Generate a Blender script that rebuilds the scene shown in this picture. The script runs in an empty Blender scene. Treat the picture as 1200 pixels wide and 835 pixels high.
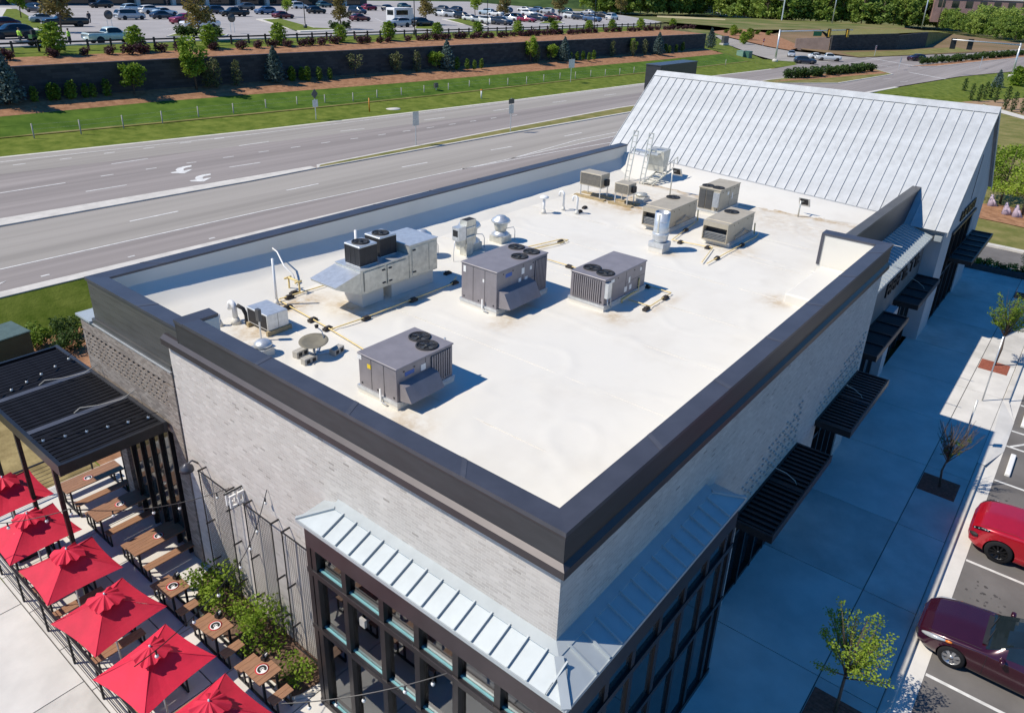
import bpy, bmesh, math, random
from mathutils import Vector, Matrix
R = math.radians
PI = math.pi
scene = bpy.context.scene
COL = scene.collection
random.seed(7)

# ---------------------------------------------------------------- camera, sky, sun, exposure
cd = bpy.data.cameras.new("camera")
cam = bpy.data.objects.new("camera", cd); COL.objects.link(cam)
cd.sensor_fit = 'HORIZONTAL'; cd.sensor_width = 36.0
cd.lens = 870.434 / 1200 * 36
cd.shift_x = -7.249 / 1200; cd.shift_y = -51.468 / 1200
cd.clip_start = 0.2; cd.clip_end = 6000
yaw, pit, rol = 0.6605126, 0.4158349, 0.0373917
fw = Vector((math.cos(yaw)*math.cos(pit), math.sin(yaw)*math.cos(pit), -math.sin(pit)))
rt = fw.cross(Vector((0, 0, 1))).normalized(); up = rt.cross(fw)
rt, up = rt*math.cos(rol)+up*math.sin(rol), up*math.cos(rol)-rt*math.sin(rol)
m = Matrix.Identity(4)
for i in range(3):
    m[i][0] = rt[i]; m[i][1] = up[i]; m[i][2] = -fw[i]
m.translation = Vector((-7.7685, -4.9307, 15.8889))
cam.matrix_world = m
scene.camera = cam

SUN_AZ, SUN_EL = R(180 - 41.5), R(50.5)       # direction towards the sun, measured from +x
sun_dir = Vector((math.cos(SUN_AZ)*math.cos(SUN_EL), math.sin(SUN_AZ)*math.cos(SUN_EL), math.sin(SUN_EL)))
sd = bpy.data.lights.new("sun", 'SUN'); sd.energy = 5.0; sd.angle = R(0.5); sd.color = (1.0, 0.925, 0.80)
so = bpy.data.objects.new("sun", sd); COL.objects.link(so)
so.rotation_euler = (-sun_dir).to_track_quat('-Z', 'Y').to_euler()
w = bpy.data.worlds.new("World"); scene.world = w; w.use_nodes = True
wn = w.node_tree.nodes; bg = wn["Background"]
sk = wn.new("ShaderNodeTexSky"); sk.sky_type = 'NISHITA'; sk.sun_disc = False
sk.sun_elevation = SUN_EL; sk.sun_rotation = PI/2 - SUN_AZ
sk.air_density = 1.0; sk.dust_density = 0.0; sk.ozone_density = 9.0
hs = wn.new("ShaderNodeHueSaturation"); hs.inputs["Saturation"].default_value = 1.22
w.node_tree.links.new(sk.outputs[0], hs.inputs["Color"]); w.node_tree.links.new(hs.outputs[0], bg.inputs[0]); bg.inputs[1].default_value = 0.13
scene.view_settings.view_transform = 'Standard'; scene.view_settings.look = 'None'
scene.view_settings.exposure = 0.0; scene.view_settings.gamma = 1.0
scene.view_settings.use_curve_mapping = False
scene.cycles.max_bounces = 8; scene.cycles.transparent_max_bounces = 16
scene.cycles.use_denoising = True

# ---------------------------------------------------------------- materials
def srgb(r, g, b):
    f = lambda c: (c/12.92 if c <= .04045 else ((c+.055)/1.055)**2.4)
    return (f(r/255), f(g/255), f(b/255))
MATS = {}
def mat(name, color, rough=.6, metal=0.0, var=.12, scale=4.0, bump=0.0, bscale=None, color2=None, spec=None,
        coat=0.0, stretch=None, fac=(.35, .65)):
    """procedural principled material: two-scale noise colour variation plus fine relief"""
    if name in MATS: return MATS[name]
    mt = bpy.data.materials.new(name); mt.use_nodes = True
    nt = mt.node_tree; N = nt.nodes; L = nt.links; p = N["Principled BSDF"]
    p.inputs["Roughness"].default_value = rough; p.inputs["Metallic"].default_value = metal
    if spec is None and rough >= .85: spec = .15
    if spec is not None: p.inputs["Specular IOR Level"].default_value = spec
    if coat: p.inputs["Coat Weight"].default_value = coat; p.inputs["Coat Roughness"].default_value = .04
    tc = N.new("ShaderNodeTexCoord"); vec = tc.outputs["Object"]
    if stretch:
        mp = N.new("ShaderNodeMapping"); mp.inputs["Scale"].default_value = stretch
        L.new(vec, mp.inputs["Vector"]); vec = mp.outputs["Vector"]
    n1 = N.new("ShaderNodeTexNoise"); n1.inputs["Scale"].default_value = scale
    n1.inputs["Detail"].default_value = 6; n1.inputs["Roughness"].default_value = .6
    L.new(vec, n1.inputs["Vector"])
    rmp = N.new("ShaderNodeValToRGB")
    c1 = color
    if color2 is None:
        a = tuple(c*(1-var) for c in c1); b = tuple(min(1, c*(1+var)) for c in c1)
    else: a, b = c1, color2
    rmp.color_ramp.elements[0].position = fac[0]; rmp.color_ramp.elements[0].color = (*a, 1)
    rmp.color_ramp.elements[1].position = fac[1]; rmp.color_ramp.elements[1].color = (*b, 1)
    L.new(n1.outputs["Fac"], rmp.inputs["Fac"]); L.new(rmp.outputs["Color"], p.inputs["Base Color"])
    if bump:
        n2 = N.new("ShaderNodeTexNoise"); n2.inputs["Scale"].default_value = bscale or scale*6
        n2.inputs["Detail"].default_value = 4
        L.new(vec, n2.inputs["Vector"])
        bp = N.new("ShaderNodeBump"); bp.inputs["Strength"].default_value = bump; bp.inputs["Distance"].default_value = .02
        L.new(n2.outputs["Fac"], bp.inputs["Height"]); L.new(bp.outputs["Normal"], p.inputs["Normal"])
    MATS[name] = mt
    return mt

def brick_mat(name, cols, mortar, bw=.2, bh=.068, bump=.6):
    """running-bond brick; cols is a list of (position, colour) that one random tone per brick picks from"""
    mt = bpy.data.materials.new(name); mt.use_nodes = True
    nt = mt.node_tree; N = nt.nodes; L = nt.links; p = N["Principled BSDF"]; p.inputs["Roughness"].default_value = .85
    geo = N.new("ShaderNodeNewGeometry"); tc = N.new("ShaderNodeTexCoord")
    s1 = N.new("ShaderNodeSeparateXYZ"); L.new(geo.outputs["Normal"], s1.inputs[0])
    s2 = N.new("ShaderNodeSeparateXYZ"); L.new(tc.outputs["Object"], s2.inputs[0])
    ab = N.new("ShaderNodeMath"); ab.operation = 'ABSOLUTE'; L.new(s1.outputs[0], ab.inputs[0])
    gt = N.new("ShaderNodeMath"); gt.operation = 'GREATER_THAN'; gt.inputs[1].default_value = .5; L.new(ab.outputs[0], gt.inputs[0])
    mx = N.new("ShaderNodeMix"); mx.data_type = 'FLOAT'
    L.new(gt.outputs[0], mx.inputs[0]); L.new(s2.outputs[0], mx.inputs[2]); L.new(s2.outputs[1], mx.inputs[3])
    cb = N.new("ShaderNodeCombineXYZ"); L.new(mx.outputs[0], cb.inputs[0]); L.new(s2.outputs[2], cb.inputs[1])
    br = N.new("ShaderNodeTexBrick"); L.new(cb.outputs[0], br.inputs["Vector"])
    br.inputs["Scale"].default_value = 1; br.inputs["Brick Width"].default_value = bw; br.inputs["Row Height"].default_value = bh
    br.inputs["Mortar Size"].default_value = .008; br.inputs["Mortar Smooth"].default_value = .2
    br.inputs["Color1"].default_value = (0, 0, 0, 1); br.inputs["Color2"].default_value = (1, 1, 1, 1); br.inputs["Mortar"].default_value = (.5, .5, .5, 1)
    r = N.new("ShaderNodeValToRGB"); L.new(br.outputs["Color"], r.inputs["Fac"])
    while len(r.color_ramp.elements) < len(cols): r.color_ramp.elements.new(.5)
    for e, (q, c) in zip(r.color_ramp.elements, cols): e.position = q; e.color = (*c, 1)
    n1 = N.new("ShaderNodeTexNoise"); n1.inputs["Scale"].default_value = 1.3; n1.inputs["Detail"].default_value = 8
    L.new(tc.outputs["Object"], n1.inputs["Vector"])
    mr = N.new("ShaderNodeMapRange"); mr.inputs[1].default_value = .3; mr.inputs[2].default_value = .7; mr.inputs[3].default_value = .91; mr.inputs[4].default_value = 1.06
    L.new(n1.outputs["Fac"], mr.inputs[0])
    ml = N.new("ShaderNodeMix"); ml.data_type = 'RGBA'; ml.blend_type = 'MULTIPLY'; ml.inputs[0].default_value = 1
    L.new(r.outputs["Color"], ml.inputs[6]); L.new(mr.outputs[0], ml.inputs[7])
    m2 = N.new("ShaderNodeMix"); m2.data_type = 'RGBA'; L.new(br.outputs["Fac"], m2.inputs[0]); L.new(ml.outputs[2], m2.inputs[6])
    m2.inputs[7].default_value = (*mortar, 1)
    L.new(m2.outputs[2], p.inputs["Base Color"])
    bp = N.new("ShaderNodeBump"); bp.inputs["Strength"].default_value = bump; bp.inputs["Distance"].default_value = .008; bp.invert = True
    L.new(br.outputs["Fac"], bp.inputs["Height"]); L.new(bp.outputs["Normal"], p.inputs["Normal"])
    MATS[name] = mt
    return mt

def glass_mat(name, tint, refl=.12, rough=.02):
    mt = bpy.data.materials.new(name); mt.use_nodes = True
    nt = mt.node_tree; N = nt.nodes; L = nt.links; N.remove(N["Principled BSDF"])
    out = N["Material Output"]
    tr = N.new("ShaderNodeBsdfTransparent"); tr.inputs[0].default_value = (*tint, 1)
    gl = N.new("ShaderNodeBsdfGlossy"); gl.inputs["Roughness"].default_value = rough; gl.inputs[0].default_value = (.9, .95, 1, 1)
    fr = N.new("ShaderNodeFresnel"); fr.inputs[0].default_value = 1.22
    ad = N.new("ShaderNodeMath"); ad.operation = 'ADD'; ad.inputs[1].default_value = refl; L.new(fr.outputs[0], ad.inputs[0])
    mx = N.new("ShaderNodeMixShader"); L.new(ad.outputs[0], mx.inputs[0]); L.new(tr.outputs[0], mx.inputs[1]); L.new(gl.outputs[0], mx.inputs[2])
    L.new(mx.outputs[0], out.inputs[0]); MATS[name] = mt
    return mt

def leaf_mat(name, ca, cb, scale=1.2):
    """leaf faces: clump-scale tone plus a tone per copy, thin enough to let some light through"""
    mt = bpy.data.materials.new(name); mt.use_nodes = True
    nt = mt.node_tree; N = nt.nodes; L = nt.links; p = N["Principled BSDF"]; p.inputs["Roughness"].default_value = .6
    p.inputs["Specular IOR Level"].default_value = .25
    tc = N.new("ShaderNodeTexCoord"); n1 = N.new("ShaderNodeTexNoise"); n1.inputs["Scale"].default_value = scale; n1.inputs["Detail"].default_value = 5
    L.new(tc.outputs["Object"], n1.inputs["Vector"])
    oi = N.new("ShaderNodeObjectInfo")
    ad = N.new("ShaderNodeMath"); ad.operation = 'MULTIPLY_ADD'; ad.inputs[1].default_value = .25; L.new(oi.outputs["Random"], ad.inputs[0]); L.new(n1.outputs["Fac"], ad.inputs[2])
    r = N.new("ShaderNodeValToRGB"); r.color_ramp.elements[0].position = .42; r.color_ramp.elements[1].position = .85
    r.color_ramp.elements[0].color = (*ca, 1); r.color_ramp.elements[1].color = (*cb, 1)
    L.new(ad.outputs[0], r.inputs["Fac"]); L.new(r.outputs["Color"], p.inputs["Base Color"])
    tl = N.new("ShaderNodeBsdfTranslucent"); L.new(r.outputs["Color"], tl.inputs[0])
    mx = N.new("ShaderNodeMixShader"); mx.inputs[0].default_value = .3
    L.new(p.outputs[0], mx.inputs[1]); L.new(tl.outputs[0], mx.inputs[2]); L.new(mx.outputs[0], N["Material Output"].inputs[0])
    MATS[name] = mt
    return mt

# ---------------------------------------------------------------- object helpers
def tag(o, label=None, cat=None, group=None, kind=None):
    if label: o["label"] = label
    if cat: o["category"] = cat
    if group: o["group"] = group
    if kind: o["kind"] = kind
    return o
def thing(name, label, cat, loc=(0, 0, 0), rz=0, group=None):
    o = bpy.data.objects.new(name, None); COL.objects.link(o); o.empty_display_size = .2
    o.location = loc; o.rotation_euler = (0, 0, rz)
    return tag(o, label, cat, group)
def link(name, me, parent=None, loc=(0, 0, 0), rot=(0, 0, 0)):
    o = bpy.data.objects.new(name, me); COL.objects.link(o)
    if parent: o.parent = parent
    o.location = loc; o.rotation_euler = rot
    return o
def dup(root, loc, rz=None, label=None, group=None, scale=None):
    def cp(o, par):
        c = o.copy(); COL.objects.link(c)
        if par: c.parent = par
        for ch in o.children: cp(ch, c)
        return c
    r = cp(root, None); r.location = loc
    if rz is not None: r.rotation_euler = (0, 0, rz)
    if scale: r.scale = (scale, scale, scale)
    return tag(r, label, None, group)

class MB:
    """mesh builder: collects boxes, tubes, lathes, plates and becomes ONE mesh object"""
    def __init__(s): s.v = []; s.f = []; s.mi = []; s.cur = 0; s.sm = []; s.smooth = False
    def add(s, vs, fs):
        b = len(s.v); s.v += [tuple(v) for v in vs]
        for f in fs: s.f.append([b+i for i in f]); s.mi.append(s.cur); s.sm.append(s.smooth)
        return s
    def box(s, x0, x1, y0, y1, z0, z1):
        if x0 > x1: x0, x1 = x1, x0
        if y0 > y1: y0, y1 = y1, y0
        if z0 > z1: z0, z1 = z1, z0
        return s.add([(x0,y0,z0),(x1,y0,z0),(x1,y1,z0),(x0,y1,z0),(x0,y0,z1),(x1,y0,z1),(x1,y1,z1),(x0,y1,z1)],
              [(3,2,1,0),(4,5,6,7),(0,1,5,4),(1,2,6,5),(2,3,7,6),(3,0,4,7)])
    def cbox(s, c, d, M=None):
        """box by centre and size, optionally turned by matrix M"""
        vs = [Vector((sx*d[0]/2, sy*d[1]/2, sz*d[2]/2)) for sz in (-1,1) for sy in (-1,1) for sx in (-1,1)]
        vs = [(M @ v if M else v)+Vector(c) for v in vs]
        return s.add(vs, [(2,3,1,0),(4,5,7,6),(0,1,5,4),(1,3,7,5),(3,2,6,7),(2,0,4,6)])
    def bar(s, a, b, wd, ht=None, upv=(0, 0, 1)):
        a, b = Vector(a), Vector(b); d = (b-a); l = d.length; d.normalize()
        u = Vector(upv)
        if abs(d.dot(u)) > .98: u = Vector((1, 0, 0))
        sx = d.cross(u).normalized(); u = sx.cross(d); ht = ht or wd
        p = [q + sx*i*wd/2 + u*j*ht/2 for q in (a, b) for j in (-1, 1) for i in (-1, 1)]
        return s.add(p, [(0,1,3,2),(6,7,5,4),(1,0,4,5),(3,1,5,7),(2,3,7,6),(0,2,6,4)])
    def tube(s, pts, r, n=8, cap=True, r1=None):
        pts = [Vector(p) for p in pts]; rings = []; m_ = len(pts)
        ref = None
        for i, p in enumerate(pts):
            d = (pts[min(i+1, m_-1)]-pts[max(i-1, 0)]).normalized()
            if ref is None: ref = Vector((0, 0, 1)) if abs(d.z) < .9 else Vector((1, 0, 0))
            sx = d.cross(ref).normalized(); ref = sx.cross(d)
            rr = r[i] if isinstance(r, (list, tuple)) else (r if r1 is None else r+(r1-r)*i/(m_-1))
            rings.append([p+(sx*math.cos(2*PI*k/n)+ref*math.sin(2*PI*k/n))*rr for k in range(n)])
        vs = [v for q in rings for v in q]; fs = []
        for i in range(m_-1):
            for k in range(n): fs.append((i*n+k, i*n+(k+1) % n, (i+1)*n+(k+1) % n, (i+1)*n+k))
        if cap: fs.append(tuple(range(n))[::-1]); fs.append(tuple((m_-1)*n+k for k in range(n)))
        sm0 = s.smooth; s.smooth = n > 5; s.add(vs, fs); s.smooth = sm0
        return s
    def lathe(s, prof, n=16, c=(0, 0, 0), cap=True):
        vs = [(c[0]+r*math.cos(2*PI*k/n), c[1]+r*math.sin(2*PI*k/n), c[2]+z) for r, z in prof for k in range(n)]
        fs = []
        for i in range(len(prof)-1):
            for k in range(n): fs.append((i*n+k, i*n+(k+1) % n, (i+1)*n+(k+1) % n, (i+1)*n+k))
        if cap: fs.append(tuple(range(n))[::-1]); fs.append(tuple((len(prof)-1)*n+k for k in range(n)))
        sm0 = s.smooth; s.smooth = True; s.add(vs, fs); s.smooth = sm0
        return s
    def prism(s, poly, d):
        """closed solid from a polygon and a thickness vector"""
        n = len(poly); d = Vector(d); a = [Vector(p) for p in poly]
        nrm = (a[1]-a[0]).cross(a[2]-a[0])
        if nrm.dot(d) < 0: a = a[::-1]
        b = [p+d for p in a]
        return s.add(a+b, [tuple(range(n))[::-1], tuple(range(n, 2*n))]+[(i, (i+1) % n, n+(i+1) % n, n+i) for i in range(n)])
    def quad(s, *p): return s.add(p, [tuple(range(len(p)))])
    def mesh(s, name, *mats):
        me = bpy.data.meshes.new(name); me.from_pydata(s.v, [], s.f)
        for mt in mats: me.materials.append(mt)
        me.polygons.foreach_set("material_index", s.mi); me.polygons.foreach_set("use_smooth", s.sm)
        me.update(); return me
    def build(s, name, mt, parent=None, loc=(0, 0, 0), rot=(0, 0, 0)):
        mts = mt if isinstance(mt, (list, tuple)) else [mt]
        return link(name, s.mesh(name, *mts), parent, loc, rot)
def bevel(o, wd=.01, seg=1):
    md = o.modifiers.new("bevel", 'BEVEL'); md.width = wd; md.segments = seg; md.limit_method = 'ANGLE'
    return o
def structure(o): o["kind"] = "structure"; return o
def arc(c, r, a0, a1, n, ax='xz'):
    out = []
    for i in range(n+1):
        a = a0+(a1-a0)*i/n; u, v = r*math.cos(a), r*math.sin(a)
        out.append((c[0]+u, c[1], c[2]+v) if ax == 'xz' else (c[0], c[1]+u, c[2]+v) if ax == 'yz' else (c[0]+u, c[1]+v, c[2]))
    return out

# palette
M = {}
def membrane():
    """white roofing sheet: faint mottling, fine relief, tan water stains where the mesh carries a 'stain' value"""
    mt = mat('white_membrane', (.65, .618, .55), .8, scale=.45, bump=.10, bscale=1.4, color2=(.70, .672, .605), fac=(.28, .5))
    nt = mt.node_tree; N = nt.nodes; L = nt.links; p = N["Principled BSDF"]; src = p.inputs["Base Color"].links[0].from_socket
    at = N.new("ShaderNodeAttribute"); at.attribute_name = 'stain'
    tc = N.new("ShaderNodeTexCoord"); n1 = N.new("ShaderNodeTexNoise"); n1.inputs["Scale"].default_value = 2.6; n1.inputs["Detail"].default_value = 8; n1.inputs["Roughness"].default_value = .7
    L.new(tc.outputs["Object"], n1.inputs["Vector"])
    mr = N.new("ShaderNodeMapRange"); mr.inputs[1].default_value = .33; mr.inputs[2].default_value = .60; L.new(n1.outputs["Fac"], mr.inputs[0])
    ml = N.new("ShaderNodeMath"); ml.operation = 'MULTIPLY'; L.new(mr.outputs[0], ml.inputs[0]); L.new(at.outputs["Fac"], ml.inputs[1])
    mx = N.new("ShaderNodeMix"); mx.data_type = 'RGBA'; L.new(ml.outputs[0], mx.inputs[0]); L.new(src, mx.inputs[6]); mx.inputs[7].default_value = (.42, .29, .14, 1)
    L.new(mx.outputs[2], p.inputs["Base Color"])
    return mt
M['membrane'] = membrane()
M['coping'] = mat('coping_metal', (.085, .087, .105), .38, .35, var=.10, scale=1.5)
M['coping_b'] = mat('coping_splice_metal', (.105, .105, .12), .42, .35, var=.10, scale=3)
M['fascia'] = mat('fascia_panel', (.045, .046, .052), .42, .2, var=.12, scale=1.2, stretch=(1, 1, 4))
M['ledge'] = mat('ledge_metal', (.055, .047, .051), .42, .3, var=.08, scale=2)
M['siding'] = mat('grey_siding', (.10, .10, .098), .42, .25, var=.14, scale=1.0, stretch=(1, 1, 6))
M['white_brick'] = brick_mat('white_brick', [(0, srgb(158, 151, 144)), (.03, srgb(186, 178, 171)), (.4, srgb(192, 185, 178)), (.8, srgb(198, 191, 184)), (1, srgb(207, 200, 193))], srgb(205, 199, 191))
M['tan_brick'] = brick_mat('grey_brown_brick', [(0, srgb(120, 110, 102)), (.4, srgb(142, 131, 122)), (1, srgb(162, 152, 142))], srgb(120, 112, 104))
M['galv'] = mat('galvanised_steel', (.62, .64, .65), .38, .55, var=.10, scale=7, bump=.02)
M['galv_warm'] = mat('weathered_galvanised', (.60, .59, .52), .42, .45, var=.14, scale=5, bump=.02)
M['seam_roof'] = mat('pale_metal_roof', (.50, .515, .52), .45, .2, var=.11, scale=1.6, stretch=(1, 1, 1))
M['awning_metal'] = mat('awning_metal', (.46, .50, .51), .42, .25, var=.05, scale=2.0)
M['rtu'] = mat('unit_grey_paint', (.245, .225, .235), .45, .1, var=.08, scale=3)
M['rtu_beige'] = mat('unit_beige_paint', (.45, .395, .30), .5, .1, var=.08, scale=3)
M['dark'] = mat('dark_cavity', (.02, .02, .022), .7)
M['black_metal'] = mat('black_metal', (.022, .022, .025), .4, .3, var=.2, scale=5)
M['frame'] = mat('storefront_frame', (.036, .032, .034), .35, .4, var=.15, scale=3)
M['frame_red'] = mat('storefront_header', (.058, .045, .05), .36, .35, var=.12, scale=2)
M['white_paint'] = mat('white_paint', (.80, .79, .76), .5, var=.05, scale=5)
M['pvc'] = mat('white_pvc', (.82, .81, .78), .4, var=.03)
M['yellow'] = mat('yellow_gas_pipe', (.78, .60, .26), .5, var=.10, scale=8)
M['block'] = mat('pipe_block', (.045, .038, .034), .8, var=.2, scale=8)
M['concrete'] = mat('pale_concrete', (.58, .555, .51), .85, var=.13, scale=.9, bump=.15, bscale=40)
M['concrete_b'] = mat('pale_concrete_b', (.64, .615, .57), .85, var=.09, scale=.8, bump=.15, bscale=40)
M['curb'] = mat('curb_concrete', (.58, .55, .50), .85, var=.10, scale=1.5, bump=.15, bscale=30)
M['cmu'] = mat('concrete_block', (.42, .40, .36), .9, var=.1, scale=12, bump=.3)
M['asphalt'] = mat('asphalt', (.155, .145, .138), .92, var=.16, scale=.5, bump=.35, bscale=70)
M['road'] = mat('worn_road', (.285, .255, .24), .92, var=.19, scale=.35, bump=.2, bscale=50, stretch=(.035, 1.6, 1))
M['road_b'] = mat('worn_road_pale', (.325, .30, .27), .92, var=.14, scale=.35, bump=.2, bscale=50, stretch=(.035, 1.6, 1))
M['road_paint'] = mat('road_paint', (.66, .65, .62), .8, var=.16, scale=3)
M['grass'] = mat('mown_grass', (.075, .115, .010), .95, scale=.9, color2=(.175, .205, .035), bump=.9, bscale=9, fac=(.33, .68))
M['grass_dry'] = mat('thin_grass', (.13, .14, .035), .95, scale=.5, color2=(.27, .225, .09), bump=.7, bscale=8, fac=(.35, .7))
M['field'] = mat('rough_field', (.10, .13, .03), .95, scale=.05, color2=(.24, .20, .09), bump=.6, bscale=3, fac=(.4, .66))
M['mulch'] = mat('brown_mulch', (.235, .118, .062), .95, scale=1.6, color2=(.40, .215, .12), bump=1.0, bscale=22)
M['mulch_dark'] = mat('dark_mulch', (.09, .055, .04), .95, scale=9, color2=(.21, .135, .095), bump=1.0, bscale=40)
M['timber'] = mat('weathered_timber', (.40, .31, .17), .8, var=.15, scale=6)
M['dead_grass'] = mat('dead_grass', (.20, .15, .065), .95, scale=1.2, color2=(.36, .28, .13), bump=.8, bscale=12)
M['fresh_grass'] = mat('fresh_grass', (.050, .105, .010), .95, scale=.6, color2=(.105, .17, .022), bump=.8, bscale=9, fac=(.33, .68))
M['joint'] = mat('slab_joint', (.16, .15, .14), .95)
M['wood'] = mat('brown_slat', (.30, .155, .085), .6, var=.18, scale=3, stretch=(1.2, 14, 14))
M['red'] = mat('red_canvas', (.66, .014, .050), .75, var=.08, scale=2.5, bump=.15, bscale=60)
def tone_per_copy(mt, lo, hi):
    """each copy of a thing is a little more or less faded"""
    nt = mt.node_tree; N = nt.nodes; L = nt.links; p = N["Principled BSDF"]; src = p.inputs["Base Color"].links[0].from_socket
    oi = N.new("ShaderNodeObjectInfo"); mr = N.new("ShaderNodeMapRange"); mr.inputs[3].default_value = lo; mr.inputs[4].default_value = hi; L.new(oi.outputs["Random"], mr.inputs[0])
    mx = N.new("ShaderNodeMix"); mx.data_type = 'RGBA'; mx.blend_type = 'MULTIPLY'; mx.inputs[0].default_value = 1; L.new(src, mx.inputs[6]); L.new(mr.outputs[0], mx.inputs[7]); L.new(mx.outputs[2], p.inputs["Base Color"])
tone_per_copy(M['red'], .86, 1.08); tone_per_copy(M['concrete'], .9, 1.06)
M['bark'] = mat('bark', (.12, .09, .07), .9, var=.2, scale=9)
M['rubber'] = mat('tyre_rubber', (.018, .018, .02), .85)
M['alloy'] = mat('wheel_alloy', (.55, .55, .56), .3, .8)
M['dark_alloy'] = mat('dark_alloy', (.03, .03, .033), .3, .7)
M['glass'] = glass_mat('shop_glass', (.66, .78, .74), .17)
M['car_glass'] = mat('car_glass', (.012, .018, .02), .06, 0, var=.1, spec=.8)
M['chrome'] = mat('chrome', (.75, .75, .76), .15, 1.0)
M['rust'] = mat('rusty_grate', (.30, .10, .065), .85, var=.25, scale=10)
M['wall_block'] = brick_mat('dark_wall_block', [(0, (.028, .028, .031)), (.5, (.046, .044, .046)), (1, (.062, .058, .058))], (.02, .02, .022), bw=.9, bh=.3)
M['leaf_lime'] = leaf_mat('leaf_lime', (.13, .22, .015), (.33, .43, .05), 2.2)
M['leaf_green'] = leaf_mat('leaf_green', (.07, .14, .012), (.20, .29, .035), .9)
M['leaf_dark'] = leaf_mat('leaf_dark', (.03, .065, .014), (.085, .14, .03), .9)
M['leaf_blue'] = leaf_mat('leaf_blue', (.06, .10, .09), (.19, .26, .235), 1.4)
M['leaf_red'] = leaf_mat('leaf_purple', (.05, .022, .026), (.13, .06, .065), 1.4)
M['leaf_tan'] = leaf_mat('leaf_tan', (.15, .12, .035), (.32, .25, .08), 1.0)
M['leaf_spring'] = leaf_mat('leaf_spring', (.13, .22, .016), (.33, .43, .05), .5)
M['leaf_forest'] = leaf_mat('leaf_forest', (.15, .24, .035), (.34, .42, .09), .35)
M['leaf_forest_b'] = leaf_mat('leaf_forest_b', (.09, .16, .028), (.24, .33, .07), .35)
M['leaf_pale'] = leaf_mat('leaf_pale', (.09, .11, .04), (.23, .24, .10), .9)

# ================================================================ THE BRICK BUILDING
ROOF = 6.6
bld = thing('brick_restaurant', 'pale brick restaurant with flat white roof, dark parapets and corner storefront', 'building')
mb = MB()
mb.box(.1, .4, 6.2, 12.45, 0, 7.24); mb.box(.1, .4, .1, 6.2, 5.3, 7.24)
mb.build('front_wall', M['white_brick'], bld)
mb = MB()
mb.box(.4, 6.25, .1, .4, 5.3, 7.24)
for a, b in ((6.25, 8.6), (12.7, 14.8), (18.3, 19.45)): mb.box(a, b, .1, .4, 0, 7.24)
for a, b in ((8.6, 12.7), (14.8, 18.3)): mb.box(a, b, .1, .4, 3.15, 7.24)
mb.build('side_wall', M['white_brick'], bld)
MB().box(19.15, 19.45, .4, 2.0, 0, 7.24).build('end_wall', M['white_brick'], bld)
MB().box(.103, .11, 5.885, 5.9, 5.75, 7.24).build('control_joint', M['dark'], bld)

def coping(pts, wdt, z, mt=M['coping'], h=.09, parent=bld, seams=True):
    """flat cap along an open polyline of outer corners; inside is to the left of travel"""
    mb = MB(); n = len(pts); P = [Vector((p[0], p[1], 0)) for p in pts]; inn = []
    for i, p in enumerate(P):
        ds = []
        if i > 0: ds.append((p-P[i-1]).normalized())
        if i < n-1: ds.append((P[i+1]-p).normalized())
        ns = [Vector((-d.y, d.x, 0)) for d in ds]
        off = ns[0] if len(ns) == 1 else (ns[0]+ns[1])/(1+ns[0].dot(ns[1]))
        inn.append(p+off*wdt)
    for i in range(n-1):
        a, b, c, d = P[i], P[i+1], inn[i+1], inn[i]
        zt = Vector((0, 0, z)); zi = Vector((0, 0, z-.02)); zb = Vector((0, 0, z-h))
        q = [a+zb, b+zb, c+zb, d+zb, a+zt, b+zt, c+zi, d+zi]
        mb.add(q, [(3,2,1,0),(4,5,6,7),(0,1,5,4),(2,3,7,6)]+([(3,0,4,7)] if i == 0 else [])+([(1,2,6,5)] if i == n-2 else []))
    o = mb.build('coping', mt, parent)
    if seams:
        for i in range(n-1):
            a, b, c, d = P[i], P[i+1], inn[i+1], inn[i]; L_ = (b-a).length; k = int(L_/3.05)
            for j in range(1, k+1):
                t = j*3.05/L_
                if t > .97: break
                u = a.lerp(b, t); v = d.lerp(c, t); dr = (b-a).normalized()*.06
                sm = MB(); sm.prism([u-dr+Vector((0,0,z)), u+dr+Vector((0,0,z)), v+dr+Vector((0,0,z-.02)), v-dr+Vector((0,0,z-.02))], (0, 0, .007)); sm.build('coping_splice', M['coping_b'], o)
    return o
coping([(0, 11.322), (0, 0), (19.55, 0), (19.55, 2.3)], .45, 8.14)
coping([(.95, 11.75), (0, 11.75)], .42, 8.137, seams=False)
coping([(29.2, 16.87), (.08, 16.87), (.08, 11.76)], .47, 7.85)
# fascia panels below the copings (front, side, end) and the stepped ledge under them
for nm, b in (('fascia', (.03, .2, .03, 11.73, 7.49, 8.05)), ('fascia', (.2, 19.52, .03, .2, 7.49, 8.05)), ('fascia', (19.35, 19.52, .2, 2.28, 7.3, 8.05))):
    MB().box(*b).build(nm, M['fascia'], bld)
for b in ((.012, .05, .012, 11.74, 8.0, 8.052), (.05, 19.54, .012, .05, 8.0, 8.052)):
    MB().box(*b).build('drip_edge', M['ledge'], bld)
mb = MB()
def ledge(mb, poly_y0, poly_y1, along):
    prof = [(-.05, 7.24), (-.05, 7.40), (.05, 7.492), (.12, 7.492), (.12, 7.24)]
    vs = []
    for t in (poly_y0, poly_y1):
        for u, z in prof:
            tt = t if t not in ('near',) else u
            vs.append((u, tt, z) if along == 'y' else (tt, u, z))
    n = len(prof)
    fs = [(i, (i+1) % n, n+(i+1) % n, n+i) for i in range(n)]+[tuple(range(n))[::-1], tuple(range(n, 2*n))]
    if along == 'y': fs = [f[::-1] for f in fs]
    mb.add(vs, fs)
ledge(mb, 'near', 12.5, 'y'); mb.build('ledge', M['ledge'], bld)
mb = MB(); ledge(mb, 'near', 19.5, 'x'); mb.build('ledge', M['ledge'], bld)
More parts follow.
